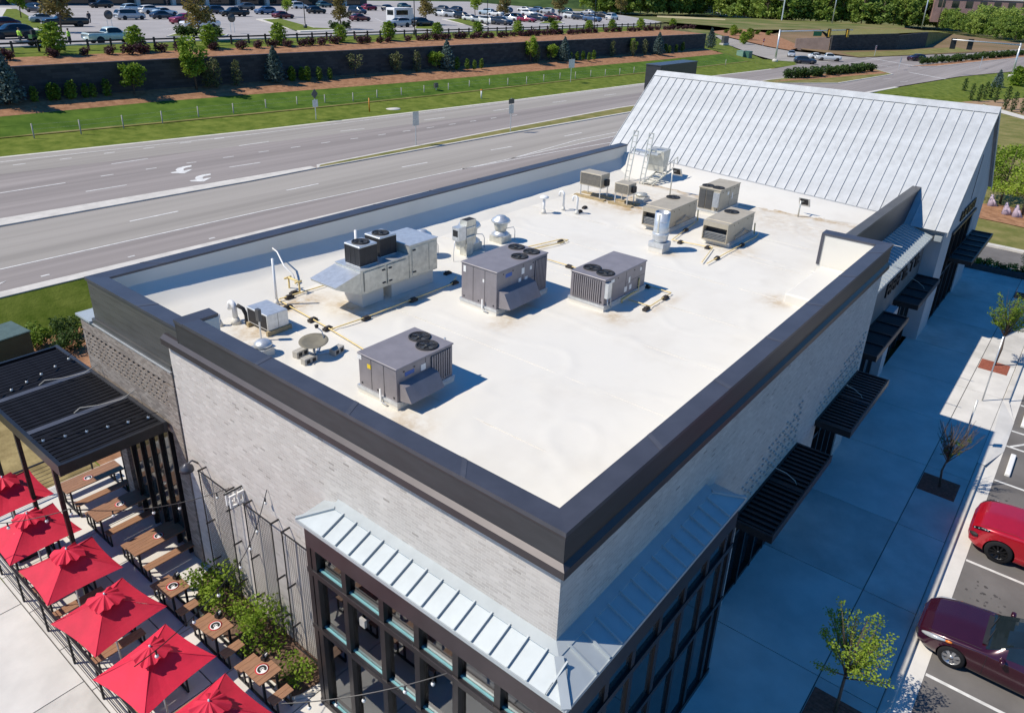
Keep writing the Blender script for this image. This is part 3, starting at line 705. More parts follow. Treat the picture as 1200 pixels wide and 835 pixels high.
def unit(label, x0, x1, y0, y1, z0, z1, m_, fans, fin_faces=(), stickers=(), hood=None, group=None, panels=True):
    t = thing('rooftop_unit', label, 'air conditioner', (x0, y0, ROOF), 0, group)
    X, Y, b, Z = x1-x0, y1-y0, z0-ROOF, z1-ROOF
    bevel(MB().box(0, X, 0, Y, b, Z-.04).build('cabinet', m_, t), .012)
    bevel(MB().box(-.025, X+.025, -.025, Y+.025, Z-.04, Z).build('top_panel', m_, t), .012)
    MB().box(-.03, X+.03, -.03, Y+.03, .0, b-.03).build('roof_curb', M['membrane'], t)
    MB().box(-.045, X+.045, -.045, Y+.045, b-.03, b+.05).build('base_rail', M['galv'], t)
    for fx, fyy, r in fans: fan_top(t, fx-x0, fyy-y0, Z, r)
    for (face, u0, u1, z_0, z_1) in fin_faces:
        z_0 -= ROOF; z_1 -= ROOF
        mb = MB(); k = int((u1-u0)/.075)
        for i in range(k):
            u = u0+(u1-u0)*(i+.5)/k
            if face == 'x': mb.box(-.035, -.001, u-.022-y0, u+.022-y0, z_0, z_1)
            else: mb.box(u-.022-x0, u+.022-x0, -.035, -.001, z_0, z_1)
        mb.build('coil_louvre', m_, t)
        if face == 'x': MB().box(-.008, -.002, u0-y0, u1-y0, z_0, z_1).build('coil_face', M['fascia'], t)
        else: MB().box(u0-x0, u1-x0, -.008, -.002, z_0, z_1).build('coil_face', M['fascia'], t)
    for u in (.08, .5, .92): MB().box(-.012, -.001, Y*u-.02, Y*u+.02, b+.12, b+.16).build('panel_latch', M['dark'], t)
    for u in (.12, .3, .7, .88): MB().box(X*u-.02, X*u+.02, -.012, -.001, Z-.16, Z-.13).build('panel_latch', M['dark'], t)
    if panels:
        MB().box(X*.5+.006, X*.98, -.004, -.001, (b+Z)/2-.004, (b+Z)/2+.004).build('panel_joint', M['dark'], t)
        for u in (.33, .66): MB().box(-.004, -.001, Y*u-.006, Y*u+.006, b+.06, Z-.06).build('panel_joint', M['dark'], t)
        MB().box(X*.5-.006, X*.5+.006, -.004, -.001, b+.06, Z-.06).build('panel_joint', M['dark'], t)
    for (face, u, z, w_, h_, c) in stickers:
        z -= ROOF
        if face == 'x': MB().box(-.006, -.001, u-w_/2-y0, u+w_/2-y0, z-h_/2, z+h_/2).build('label_plate', M[c], t)
        else: MB().box(u-w_/2-x0, u+w_/2-x0, -.006, -.001, z-h_/2, z+h_/2).build('label_plate', M[c], t)
    if hood:
        u0, u1, zt, zb, d = hood; u0 -= x0; u1 -= x0; zt -= ROOF; zb -= ROOF
        mb = MB()
        k_ = -d*.5; A = (u0, 0, zt); B = (u0, k_, zt-.05); C = (u0, -d, zb+.07); D = (u0, 0, zb)
        mb.prism([A, B, C, D], (.015, 0, 0)); mb.prism([(u1-.015, *p[1:]) for p in (A, B, C, D)], (.015, 0, 0))
        mb.prism([(u0+.015, 0, zt), (u0+.015, k_, zt-.05), (u1-.015, k_, zt-.05), (u1-.015, 0, zt)], (0, 0, -.015))
        mb.prism([(u0+.015, k_, zt-.05), (u0+.015, -d, zb+.07), (u1-.015, -d, zb+.07), (u1-.015, k_, zt-.05)], (0, .015, -.006))
        mb.build('intake_hood', m_, t)
    return t
M['label_blue'] = mat('label_blue', srgb(40, 90, 165), .4, var=.05); M['label_yellow'] = mat('label_yellow', srgb(240, 205, 40), .5, var=.05)
u1 = unit('grey rooftop unit nearest the front corner, with two fans and a yellow sticker', 2.44, 4.32, 6.49, 7.83, 6.75, 7.69, M['rtu'],
     [(3.78, 6.84, .25), (4.0, 7.32, .25)], [('y', 3.55, 4.26, 6.86, 7.6)],
     [('x', 7.45, 7.42, .12, .11, 'label_yellow'), ('y', 2.85, 7.45, .3, .1, 'label_blue'), ('y', 3.3, 7.42, .16, .16, 'white_paint'), ('x', 7.78, 7.58, .14, .14, 'white_paint')], (2.5, 3.6, 7.3, 6.83, .42), 'grey rooftop units')
MB().bar((1.86, .3, .95), (1.93, .3, 1.12), .04).build('pipe_stub', M['galv'], u1)
MB().tube([(-.08, .5, .42), (-.08, .5, .08), (-.08, .3, .06)], .025, 6).build('drain_trap', M['pvc'], u1)
u2 = unit('largest grey rooftop unit in the middle of the roof with three fans', 8.19, 10.72, 8.32, 9.76, 6.75, 8.01, M['rtu'],
     [(10.4, 9.36, .24), (10.38, 8.72, .24), (9.76, 8.72, .24)], [('y', 10.05, 10.66, 6.85, 7.9)],
     [('y', 8.75, 7.78, .3, .12, 'label_blue'), ('y', 9.45, 7.72, .14, .2, 'white_paint'), ('y', 9.3, 7.45, .12, .14, 'white_paint'), ('y', 9.62, 7.4, .14, .18, 'white_paint'), ('y', 9.85, 7.72, .1, .12, 'white_paint'), ('x', 8.85, 7.6, .06, .1, 'white_paint'), ('x', 9.62, 7.8, .1, .2, 'white_paint')], (8.26, 9.8, 7.4, 6.83, .5), 'grey rooftop units')
MB().tube([(-.08, .5, .42), (-.08, .5, .08), (-.08, .3, .06)], .025, 6).build('drain_trap', M['pvc'], u2)
u3 = unit('grey rooftop unit with fluted left end, right of the largest unit', 10.71, 13.24, 6.07, 7.35, 6.75, 7.66, M['rtu'],
     [(11.33, 6.97, .26), (11.22, 6.4, .26)], [('x', 6.2, 7.28, 6.85, 7.58)],
     [('y', 11.15, 7.5, .2, .1, 'white_paint'), ('y', 12.2, 7.25, .1, .2, 'white_paint'), ('y', 12.0, 6.98, .16, .18, 'white_paint'), ('y', 12.3, 6.98, .14, .16, 'white_paint'), ('y', 12.9, 7.45, .1, .12, 'white_paint')], None, 'grey rooftop units')
MB().box(.0, .22, -.12, -.005, .45, .95).build('disconnect_box', M['galv'], u3); MB().tube([(.1, -.06, .45), (.12, -.07, .2), (.3, -.09, .1), (.3, -.05, .5)], .018, 6).build('whip', M['galv'], u3)
MB().tube([(2.1, -.03, .55), (2.1, -.03, .1), (1.7, -.08, .16), (1.0, -.08, .12), (1.0, -.08, .02)], .03, 6).build('gas_connection', M['yellow'], u3)
u4 = unit('beige rooftop unit with paired screened coils, farthest back by the gable', 23.43, 25.56, 8.11, 9.15, 6.75, 7.78, M['rtu_beige'],
     [(23.85, 8.93, .24), (23.8, 8.4, .24)], [], [('y', 24.3, 7.5, .18, .14, 'white_paint'), ('y', 24.8, 7.3, .1, .3, 'white_paint')], None, 'beige rooftop units')
for a, b in ((.06, .36), (.4, .7)): MB().box(-.02, -.002, a+.3, b+.3, .25, 1.1).build('coil_screen', M['siding'], u4)
MB().box(-.14, -.005, .02, .28, .4, 1.05).build('disconnect_box', M['galv'], u4)
for lab, b, fan in (('beige rooftop unit with an open end hood, just behind the round exhaust stack', (19.54, 21.95, 8.5, 9.65), (21.4, 9.4)), ('beige rooftop unit with an open end hood, nearer the right parapet', (19.55, 21.84, 5.85, 6.9), (21.1, 6.55))):
    x0, x1, y0, y1 = b
    u = unit(lab, x0, x1, y0, y1, 6.75, 7.6, M['rtu_beige'], [(*fan, .27)], [], [], None, 'beige rooftop units', False)
    W_ = y1-y0
    mb = MB(); mb.box(-.3, -.001, 0, W_, .78, .98); mb.box(-.3, -.001, 0, .03, .2, .78); mb.box(-.3, -.001, W_-.03, W_, .2, .78); mb.box(-.3, -.001, .03, W_-.03, .2, .24)
    mb.build('end_hood', M['rtu_beige'], u)
    for k in range(5): MB().box(-.26, -.03, .04, W_-.04, .27+k*.06, .28+k*.06).build('hood_blade', M['galv'], u)
    MB().box(-.012, -.002, .03, W_-.03, .24, .78).build('hood_back', M['dark'], u)
    MB().tube([(.5, -.04, .2), (.5, -.06, .35), (1.0, -.06, .4), (1.3, -.05, .5), (1.9, -.05, .25)], .022, 6).build('pipe_loop', M['cmu'], u)
    MB().box(x1-x0, x1-x0+.14, .05, .35, .4, .8).build('disconnect_box', M['galv'], u)
    MB().tube([(x1-x0+.1, -.05, .5), (x1-x0+.1, -.08, .03)], .03, 6).build('gas_connection', M['yellow'], u)

# make-up air unit: long galvanised casing on a curb
t = thing('makeup_air_unit', 'long galvanised air handler with access doors, on a raised curb near the back parapet', 'air handler', (5.69, 11.56, ROOF))
g = M['galv_warm']
bevel(MB().box(0, 1.99, 0, 1.15, .5, 1.28).build('casing', g, t), .01)
bevel(MB().box(1.992, 3.25, -.02, 1.4, .5, 1.58).build('tall_casing', g, t), .01)
MB().box(1.98, 3.27, -.04, 1.42, 1.58, 1.61).build('casing_lid', M['galv'], t); MB().box(-.02, 1.975, -.02, 1.17, 1.28, 1.3).build('casing_lid', M['galv'], t)
mb = MB(); mb.prism([(-.002, 0, .5), (-.002, 0, 1.22), (-.95, 0, 1.0), (-.95, 0, .95)], (0, 1.15, 0)); mb.build('intake_hood', g, t)
MB().prism([(0, -.02, 1.225), (-.97, -.02, 1.005), (-.97, 1.17, 1.005), (0, 1.17, 1.225)], (0, 0, .012)).build('hood_lid', M['galv'], t)
for a, b, z0, z1 in ((.12, .95, .58, 1.2), (1.05, 1.85, .58, 1.2), (2.1, 2.8, .58, 1.5), (2.86, 3.2, .58, 1.5)):
    MB().box(a, b, -.035, -.021, z0, z1).build('access_door', g, t)
for x, z in ((.88, .68), (.88, 1.1), (1.15, .68), (1.15, 1.1), (2.18, .68), (2.18, 1.42)):
    MB().box(x-.06, x+.06, -.06, -.036, z-.02, z+.02).build('latch', M['dark'], t)
MB().box(.15, 1.0, .15, 1.0, 0, .5).build('roof_curb', M['membrane'], t); MB().box(1.3, 3.15, .1, 1.2, 0, .5).build('roof_curb', M['membrane'], t)
def condenser(label, x, y, s_=.66, hgt=.6, z=ROOF+1.31):
    c = thing('condenser', label, 'condenser', (x, y, z), 0, 'dark condensers on the air handler')
    MB().box(0, s_, 0, s_, .03, hgt).build('coil_core', M['dark'], c)
    mb = MB()
    for k in range(11): z_ = .06+k*(hgt-.08)/10; mb.box(-.012, s_+.012, -.012, s_+.012, z_-.008, z_+.006)
    for a in (0, .22, .44, s_): 
        mb.box(a-.012, a+.012, -.02, s_+.02, .03, hgt); mb.box(-.02, s_+.02, a-.012, a+.012, .03, hgt)
    mb.build('coil_guard', M['fascia'], c)
    tp = bevel(MB().box(-.03, s_+.03, -.03, s_+.03, hgt, hgt+.06).build('top_cover', M['galv'], c), .03, 3)
    fan_top(c, s_/2, s_/2, hgt+.06, .24)
    MB().box(-.01, s_+.01, -.01, s_+.01, 0, .03).build('base_pan', M['galv'], c)
    return c
condenser('dark boxy condenser on the air handler, nearer the front parapet', 5.83, 11.72)
condenser('dark boxy condenser on the air handler, beside its tall casing', 6.83, 11.95)

def mushroom_fan(label, x, y, s_=1.0, box=False):
    t = thing('exhaust_fan', label, 'exhaust fan', (x, y, ROOF), 0, 'upblast exhaust fans')
    MB().box(-.3*s_, .3*s_, -.3*s_, .3*s_, 0, .25*s_).build('roof_curb', M['galv_warm'], t)
    MB().lathe([(.34*s_, .25*s_), (.36*s_, .31*s_), (.2*s_, .42*s_)], 20, cap=False).build('base_flange', M['galv'], t)
    MB().lathe([(.2*s_, .4*s_), (.25*s_, .55*s_), (.27*s_, .75*s_), (.24*s_, .8*s_)], 20).build('fan_body', M['galv_warm'], t)
    MB().lathe([(.36*s_, .78*s_), (.38*s_, .82*s_), (.33*s_, .9*s_), (.2*s_, .97*s_), (.19*s_, 1.0*s_), (.001, 1.04*s_)], 24).build('fan_cap', M['galv'], t)
    MB().tube([(.2*s_, -.15, .5*s_), (.42, -.3, .55), (.5, -.32, .4), (.5, -.32, 0)], .014, 6).build('conduit', M['galv'], t)
    return t
mushroom_fan('upblast exhaust fan half hidden behind the long air handler', 10.4, 13.75)
mushroom_fan('free standing upblast exhaust fan behind the largest grey unit', 13.8, 12.85, 1.02)
t = mushroom_fan('upblast exhaust fan behind a tall galvanised duct box', 12.25, 13.1, 1.15)
t = thing('duct_box', 'tall narrow galvanised duct box on a tapered throat beside an exhaust fan', 'duct', (11.45, 12.5, ROOF))
mb = MB(); mb.prism([(.08, .08, 0), (.42, .08, 0), (.42, .08, .4), (.5, 0, .5), (.5, 0, 1.38), (0, 0, 1.38), (0, 0, .5), (.08, .08, .4)], (0, .34, 0)); mb.build('duct', M['galv_warm'], t)
MB().box(.03, .47, .03, .31, 1.381, 1.386).build('duct_mouth', M['dark'], t)
MB().box(-.42, -.002, .02, .34, .7, 1.2).build('filter_box', M['galv'], t); MB().box(-.424, -.421, .06, .3, .86, 1.1).build('filter_grille', M['dark'], t)
MB().box(-.3, -.002, .04, .3, .45, .69).build('duct_elbow', M['galv_warm'], t)
for z in (.75, 1.1): MB().box(-.01, .51, -.01, .35, z, z+.02).build('duct_flange', M['galv'], t)
MB().tube([(-.42, .1, .8), (-.6, .05, .7), (-.65, .05, .3), (-.65, .05, 0)], .014, 6).build('conduit', M['galv'], t)

t = thing('exhaust_stack', 'tall round galvanised exhaust stack with open top', 'exhaust stack', (17.25, 7.7, ROOF))
MB().box(-.3, .3, -.3, .3, 0, .2).build('roof_curb', M['membrane'], t); MB().box(-.32, .32, -.32, .32, .2, .38).build('base', M['galv'], t)
MB().lathe([(.24, .38), (.3, .5), (.3, .62), (.32, .64), (.32, .74), (.3, .76)], 24).build('lower_collar', M['galv'], t)
MB().lathe([(.29, .76), (.29, 1.55), (.275, 1.55), (.275, .9)], 28, cap=False).build('stack_pipe', M['galv'], t)
MB().lathe([(.27, 1.1), (.001, 1.1)], 20, cap=False).build('stack_inside', M['fascia'], t)
for z in (.76, 1.2): MB().lathe([(.295, z), (.3, z+.012), (.295, z+.024)], 28, cap=False).build('stack_band', M['galv'], t)
MB().box(-.296, -.288, -.05, .02, .78, 1.5).build('stack_seam', M['galv_warm'], t)

def stand_cond(label, x, y, wd, dp, hgt, zb):
    t = thing('small_condenser', label, 'condenser', (x, y, ROOF), 0, 'small beige condensers on stands')
    bevel(MB().box(0, wd, 0, dp, zb, zb+hgt).build('cabinet', M['rtu_beige'], t), .012)
    MB().box(-.012, -.002, .05, dp-.05, zb+.06, zb+hgt-.06).build('coil_grille', M['siding'], t)
    for k in range(9): MB().box(-.02, -.012, .05, dp-.05, zb+.08+k*(hgt-.16)/9, zb+.09+k*(hgt-.16)/9).build('grille_bar', M['rtu_beige'], t)
    MB().box(wd*.35, wd*.7, -.16, -.005, zb+.08, zb+.36).build('compressor_box', M['dark'], t)
    for px in (.03, wd-.07):
        for py in (.03, dp-.07): MB().box(px, px+.04, py, py+.04, .08, zb).build('leg', M['galv'], t)
        MB().box(px-.1, px+.14, -.25, dp+.25, 0, .08).build('timber_skid', M['timber'], t)
    for z in (zb-.05,): MB().box(0, wd, 0, .03, z, z+.05).build('stand_rail', M['galv'], t)
    return t
stand_cond('larger beige condenser on a stand close to the back parapet', 21.75, 13.35, .75, 1.2, .62, .6)
stand_cond('smaller beige condenser on a stand by the ladder platform', 21.75, 11.85, .7, .75, .48, .55)

# roof access ladder, platform and sheet metal box leaning on the gable
t = thing('roof_ladder', 'galvanised double ladder with looped rails beside a boxed platform against the gable roof', 'ladder', (26.15, 13.6, ROOF))
for y in (0, .9):
    for dx in (0, .42):
        MB().bar((0+dx*.0, y-.0+dx*.0+dx*.6-.1, 0), (.55, y+dx*.6-.1, 2.55), .045).build('stile', M['galv_warm'], t)
    for k in range(8):
        q = (k+.7)/8.6; MB().bar((.55*q, y-.1, 2.55*q), (.55*q, y+.15, 2.55*q), .03).build('rung', M['galv_warm'], t)
    for z in (2.3, 2.53): MB().bar((.52, y-.1, z), (.52, y+.15, z), .04).build('rail_loop', M['galv_warm'], t)
mb = MB(); mb.prism([(.75, -.75, .6), (1.15, -.75, .72), (1.35, -.75, 1.75), (.62, -.75, 1.7)], (0, .95, 0)); mb.build('platform_box', M['galv_warm'], t)
MB().box(.35, .75, -.55, .9, 1.5, 1.6).build('platform_deck', M['galv'], t)
for k in range(6): MB().bar((.1+k*.2, -.55-k*.07, .12+k*.1), (.1+k*.2, .0-k*.07, .12+k*.1), .16, .03).build('step_tread', M['galv_warm'], t)
for y in (-.6, -.02): MB().bar((0, y+.02, .02), (1.2, y-.4, .75), .06).build('stringer', M['galv_warm'], t)
for k in range(5): MB().bar((.6+k*.22, -.82-k*.08, .45+k*.13), (.6+k*.22, -.82-k*.08, .85+k*.13), .03).build('rail_post', M['galv_warm'], t)
MB().bar((.6, -.82, .85), (1.5, -1.14, 1.38), .03).build('hand_rail', M['galv_warm'], t)

def flood(label, x, y, h):
    t = thing('flood_light', label, 'flood light', (x, y, ROOF), 0, 'flood lights on the roof edge')
    MB().tube([(0, 0, 0), (0, 0, h)], .035, 8).build('post', M['galv_warm'], t)
    MB().cbox((.35, -.05, h-.1), (.06, .34, .3), Matrix.Rotation(-.5, 3, 'Y')).build('lamp_head', M['dark'], t)
    MB().cbox((.395, -.05, h-.12), (.04, .5, .46), Matrix.Rotation(-.5, 3, 'Y')).build('lamp_plate', M['membrane'], t)
    MB().bar((0, 0, h-.05), (.33, -.05, h-.08), .04).build('bracket', M['galv_warm'], t)
flood('flood light on a tall post between the ladder and the farthest beige unit', 25.14, 11.43, 1.25)
flood('flood light on a short post near the link parapet', 26.06, 5.37, .75)

def vent_pipe(label, x, y, h, kind, r=.06):
    t = thing('vent_pipe', label, 'vent pipe', (x, y, ROOF), 0, 'white vent pipes')
    MB().lathe([(r*2.1, 0), (r*1.2, .18)], 14).build('boot', M['membrane'], t)
    if kind == 'goose': MB().tube([(0, 0, .05), (0, 0, h-.12)]+arc((0, .12, h-.12), .12, PI, 0, 8, 'yz')+[(0, .24, h-.24)], r, 10).build('pipe', M['pvc'], t)
    else: MB().tube([(0, 0, .05), (0, 0, h)], r, 10).build('pipe', M['pvc'], t)
    if kind == 'cap': MB().lathe([(.05, h-.02), (.2, h), (.21, h+.05), (.12, h+.11), (.001, h+.12)], 18).build('cap', M['pvc'], t)
    return t
vent_pipe('white vent pipe with a flat mushroom cap', 18.13, 13.97, .7, 'cap')
vent_pipe('white gooseneck vent behind the capped vent pipe', 19.14, 13.62, .85, 'goose', .05)
vent_pipe('white gooseneck vent by the pair of small condensers', 19.1, 12.85, .8, 'goose', .05)
vent_pipe('short white gooseneck next to the parapet return', 2.62, 13.5, .62, 'goose', .075)
vent_pipe('stubby white pipe just inside the front parapet', 2.2, 13.7, .35, 'plain')
vent_pipe('slender tall white pipe at the head of the gas line', 4.21, 13.8, 1.5, 'plain', .04)
vent_pipe('white pipe standing behind the two dark condensers', 7.25, 13.6, 1.75, 'plain', .05)
t = thing('flexible_pipe', 'curved white pipe rising up the back slope beside the gas manifold', 'pipe', (5.5, 14.9, ROOF))
MB().tube([(0, -.3, .1), (.05, -.1, .35), (-.05, .2, .6), (.05, .5, .72), (.2, .9, .85), (.3, 1.3, .86)], .026, 8).build('pipe', M['pvc'], t)
t = thing('gas_manifold', 'small yellow pipe frame at the foot of the curved white pipe', 'pipe frame', (5.2, 14.3, ROOF))
for y in (-.3, .25): MB().tube([(0, y, 0), (0, y, .42)], .03, 6).build('riser', M['yellow'], t)
for a in ((0, -.3, .42, 0, .25, .42), (-.15, .25, .42, .1, .25, .42), (-.15, -.3, .42, .1, -.3, .42)): MB().tube([a[:3], a[3:]], .035, 6).build('cross_pipe', M['yellow'], t)

# small box unit, dish, mushroom vent, antenna
t = thing('box_fan', 'small square galvanised intake box with an open dark side', 'intake box', (2.75, 12.08, ROOF))
bevel(MB().box(0, .68, 0, 1.0, .14, .62).build('casing', M['galv'], t), .01)
MB().box(-.004, -.001, .05, .95, .18, .58).build('open_side', M['dark'], t)
MB().box(-.06, .74, -.04, .04, 0, .14).build('timber_skid', M['timber'], t); MB().box(-.06, .74, .9, 1.0, 0, .14).build('timber_skid', M['timber'], t)
for x in (.34,): MB().box(x-.004, x+.004, -.004, -.001, .16, .6).build('panel_joint', M['dark'], t)
t = thing('satellite_dish', 'grey green satellite dish lying low on concrete blocks', 'satellite dish', (2.85, 10.1, ROOF))
mb = MB(); mb.lathe([(.001, 0), (.15, .01), (.28, .035), (.385, .07), (.39, .06), (.28, .02), (.001, -.02)], 28, cap=False)
d_ = mb.build('reflector', mat('dish_grey', (.20, .18, .13), .55), t, (0, .05, .40), (R(4), R(-5), 0))
MB().bar((.02, .1, .05), (.0, .05, .38), .05).build('mast', M['galv'], t)
MB().tube([(.25, -.1, .35), (.32, .1, .62), (.25, .2, .72)], .015, 6).build('feed_arm', M['galv'], t); MB().lathe([(.04, 0), (.06, .08), (.02, .1)], 10, (.25, .22, .7)).build('feed_horn', M['dark'], t)
for a in ((-.35, -.35, .5, .5), (.1, .25, .6, -.3), (-.3, .3, .5, -.2)): MB().bar((a[0], a[1], .03), (a[2], a[3], .03), .05, .03).build('base_rail', M['galv'], t)
bm_ = MB(); bm_.box(-.2, .2, -.1, .1, 0, .19)
cbm = bm_.mesh('concrete_block', M['cmu'])
for k, (x, y, lab) in enumerate(((2.52, 9.95, 'nearest the front parapet'), (2.62, 10.45, 'left of the dish mast'), (3.35, 9.85, 'farthest from the front parapet'))):
    c = link('concrete_block', cbm, None, (x, y, ROOF+.002), (0, 0, .1*k)); tag(c, 'grey concrete block weighing down the satellite dish, '+lab, 'concrete block', 'concrete blocks under the dish'); bevel(c, .012)
    for j in (-.1, .0, .1): MB().box(-.203, -.2005, -.03+j*.0, .03, .05, .14) if False else None
    for j in (-1, 1):
        MB().box(j*.09-.055, j*.09+.055, -.103, -.1005, .05, .15).build('block_core', M['dark'], c)
t = thing('roof_vent', 'small domed silver vent on a square curb by the front parapet', 'roof vent', (2.0, 11.2, ROOF))
MB().box(-.2, .2, -.2, .2, 0, .24).build('roof_curb', M['membrane'], t); MB().box(-.24, .24, -.24, .24, .24, .26).build('flange', M['galv'], t)
MB().lathe([(.2, .26), (.25, .3), (.24, .36), (.15, .43), (.001, .46)], 20).build('dome', M['galv'], t)
t = thing('antenna', 'thin black whip post inside the front parapet', 'antenna', (1.23, 12.3, ROOF)); MB().bar((0, 0, 0), (0, 0, .4), .02).build('rod', M['black_metal'], t)
t = thing('smoke_flue', 'dark flue elbow between the gooseneck and the small intake box', 'flue', (2.79, 13.2, ROOF)); MB().tube([(0, 0, 0), (0, 0, .3), (-.05, .05, .5), (-.15, .18, .6)], .06, 8).build('pipe', M['dark'], t)
t = thing('meter_post', 'grey meter box on a thin post in front of the small intake box', 'meter', (2.45, 12.0, ROOF)); MB().bar((0, 0, 0), (0, 0, .9), .035).build('post', M['galv'], t); MB().box(-.05, .05, -.07, .07, .6, .95).build('meter_box', M['siding'], t)
t = thing('roof_hatch_curb', 'low round capped curb beside the smaller stand condenser', 'roof curb', (23.3, 12.0, ROOF)); MB().box(-.3, .3, -.3, .3, 0, .2).build('curb', M['membrane'], t); MB().lathe([(.25, .2), (.3, .25), (.28, .33), (.001, .36)], 18).build('cap', M['galv_warm'], t)

# gas lines on pipe blocks
def gas(label, pts, group='yellow gas pipes'):
    t = thing('gas_pipe', label, 'gas pipe', (0, 0, ROOF), 0, group)
    MB().tube([(x, y, .085 if len(p_) < 3 else p_[2]) for p_ in pts for x, y in [p_[:2]]], .02, 6).build('pipe', M['yellow'], t)
gas('yellow gas main running from the white standpipe towards the front unit', [(4.35, 14.0), (4.1, 11.2), (3.75, 8.3), (3.65, 7.9)])
gas('yellow gas branch passing in front of the long air handler', [(4.08, 11.05), (5.3, 10.95), (7.24, 10.95), (9.0, 10.95), (9.6, 11.3)])
gas('yellow gas branch running back under the hood of the air handler', [(4.4, 13.95), (6.4, 13.85), (6.9, 13.8)])
gas('yellow gas stub behind the largest unit', [(13.3, 11.6), (15.5, 11.1), (15.6, 10.85), (15.1, 10.85), (13.3, 11.3)])
gas('yellow gas line crossing from the largest unit to the fluted unit', [(11.0, 10.3), (13.2, 10.3), (13.2, 9.3), (13.17, 7.6)])
gas('yellow gas loop round the front of the fluted unit', [(13.45, 6.7), (13.45, 5.15), (11.95, 5.1), (11.95, 5.9)])
gas('yellow gas line linking the two hooded beige units', [(22.0, 8.35), (18.6, 7.85), (18.85, 6.2), (16.98, 5.75)])
gas('yellow gas line beside the hooded unit near the right parapet', [(16.98, 5.55), (21.5, 5.5), (22.0, 5.6)])
pbm = MB().box(-.14, .14, -.07, .07, 0, .075); pbm.box(-.09, .09, -.05, .05, .075, .11); pbm = pbm.mesh('pipe_block', M['block'])
spots = [(4.25,13.3,'behind the small intake box'),(4.75,13.93,'closest to the curved white pipe'),(5.05,14.1,'under the yellow pipe frame'),(4.18,12.0,'beside the small intake box'),(4.1,11.2,'where the front branch leaves the main'),(5.31,10.95,'first in front of the long air handler'),(7.24,10.95,'midway along the long air handler'),(9.2,11.0,'at the far end of the long air handler'),(9.7,11.8,'behind the long air handler'),(15.3,11.0,'on the stub behind the largest unit'),(13.2,9.1,'between the largest and the fluted unit'),(13.45,6.1,'in the shade of the fluted unit'),(13.0,5.12,'at the corner of the gas loop'),(11.75,5.12,'at the front of the gas loop'),(20.3,8.1,'beside the hooded unit behind the stack'),(18.65,7.5,'right of the round stack'),(18.82,6.4,'on the link between the hooded units'),(17.9,5.57,'at the front of the line by the right parapet'),(20.1,5.52,'at the side of the hooded unit near the right parapet'),(19.4,12.9,'left at the white goosenecks'),(20.1,13.1,'right at the white goosenecks')]
for x, y, lab in spots:
    tag(link('pipe_block', pbm, None, (x, y, ROOF+.012), (0, 0, .0 if y > 10 else PI/2 if x in (13.45, 13.2) else 0)), 'dark rubber pipe support block '+lab, 'pipe block', 'pipe support blocks')

# ================================================================ GROUND NEAR THE BUILDING
def sheet(name, pts, z, m_, parent=None):
    o = MB().quad(*[(p[0], p[1], z if len(p) < 3 else p[2]) for p in pts]).build(name, m_, parent)
    return structure(o) if parent is None else o
sheet('ground', [(-3000, -3000), (3000, -3000), (3000, 3000), (-3000, 3000)], -.6, M['field'])
sheet('lawn', [(-80, 16), (-80, 38.9), (125, 37), (125, 16)], -.03, M['grass'])
sheet('dry_grass', [(-40, 19.6), (-40, 26), (-.4, 26), (.3, 22.5), (.25, 19.6)], -.018, M['dead_grass'])
sheet('mulch_bed', [(.3, 19.6), (.3, 22.5), (1.9, 32.2), (4.2, 33.0), (6.0, 30.5), (5.5, 24), (3, 18)], -.012, M['mulch'])
sheet('parking_lot', [(-40, -60), (70, -60), (70, -4.5), (-40, -4.5)], -.13, M['asphalt'])
slab_rnd = random.Random(5)
def slabs(name, xs, ys, z, skip=None):
    base = structure(MB().box(xs[0], xs[-1], ys[0], ys[-1], z-.16, z-.03).build(name, M['joint']))
    for a, b in zip(xs, xs[1:]):
        for c, d in zip(ys, ys[1:]):
            o = MB().box(a+.015, b-.015, c+.015, d-.015, z-.05, z+slab_rnd.uniform(-.002, .002)).build('concrete_slab', M['concrete'] if slab_rnd.random() < .5 else M['concrete_b'], base)
    return base
slabs('sidewalk', [-6, -2.2, 1.6, 4.1, 8.0, 11.9, 15.8, 20.1, 24.0, 27.9, 31.8, 36, 40.2, 44.4, 46.4], [-4.28, -2.84, .6], 0)
slabs('front_walk', [-30, -25.5, -21, -16.5, -12.2, -8.0, -3.95], [-4.28, -.5, 3.4, 7.2, 11.0, 14.8, 18.6, 22.4], 0)
slabs('patio_floor', [-3.95, -2.0, .25], [.6, 2.6, 4.6, 6.45, 8.6, 10.6, 12.4, 14.3, 16.2, 18.0, 19.6], -.004)
slabs('link_walk', [.25, 4.0, 8.0], [.6, .9], -.01); slabs('patio_floor', [.25, 1.6], [17.78, 19.6], -.004)
sheet('patio_bed', [(-.1, 6.6), (-1.0, 6.75), (-1.05, 9), (-.95, 11.3), (-.15, 12.1), (.09, 12.2), (.09, 6.6)], .012, M['mulch_dark'])
MB().tube([(-.6, 6.5, .03), (-1.02, 6.75, .03), (-1.1, 7.3, .03)], .05, 6).build('bed_edging', M['curb'])["kind"] = 'structure'
for x0, x1 in ((-30, 21.6), (27.8, 46.4)):
    structure(bevel(MB().box(x0, x1, -4.53, -4.28, -.3, 0.004).build('kerb', M['curb']), .04, 3))
structure(MB().add([(21.6, -4.28, .002), (27.8, -4.28, .002), (27.8, -4.53, .002), (21.6, -4.53, .002), (23.4, -4.95, -.118), (26.2, -4.95, -.118)], [(0, 3, 4, 5, 2, 1)]).build('kerb_ramp', M['concrete_b']))
for a, b in ((-30, -12), (-12, -3), (-3, 4.7), (4.7, 9.2), (9.2, 13.0), (13.0, 17.5), (17.5, 24), (24, 31), (31, 46.4)):
    structure(MB().box(a+.006, b-.006, -4.94, -4.53, -.3, -.118).build('gutter', M['concrete_b']))
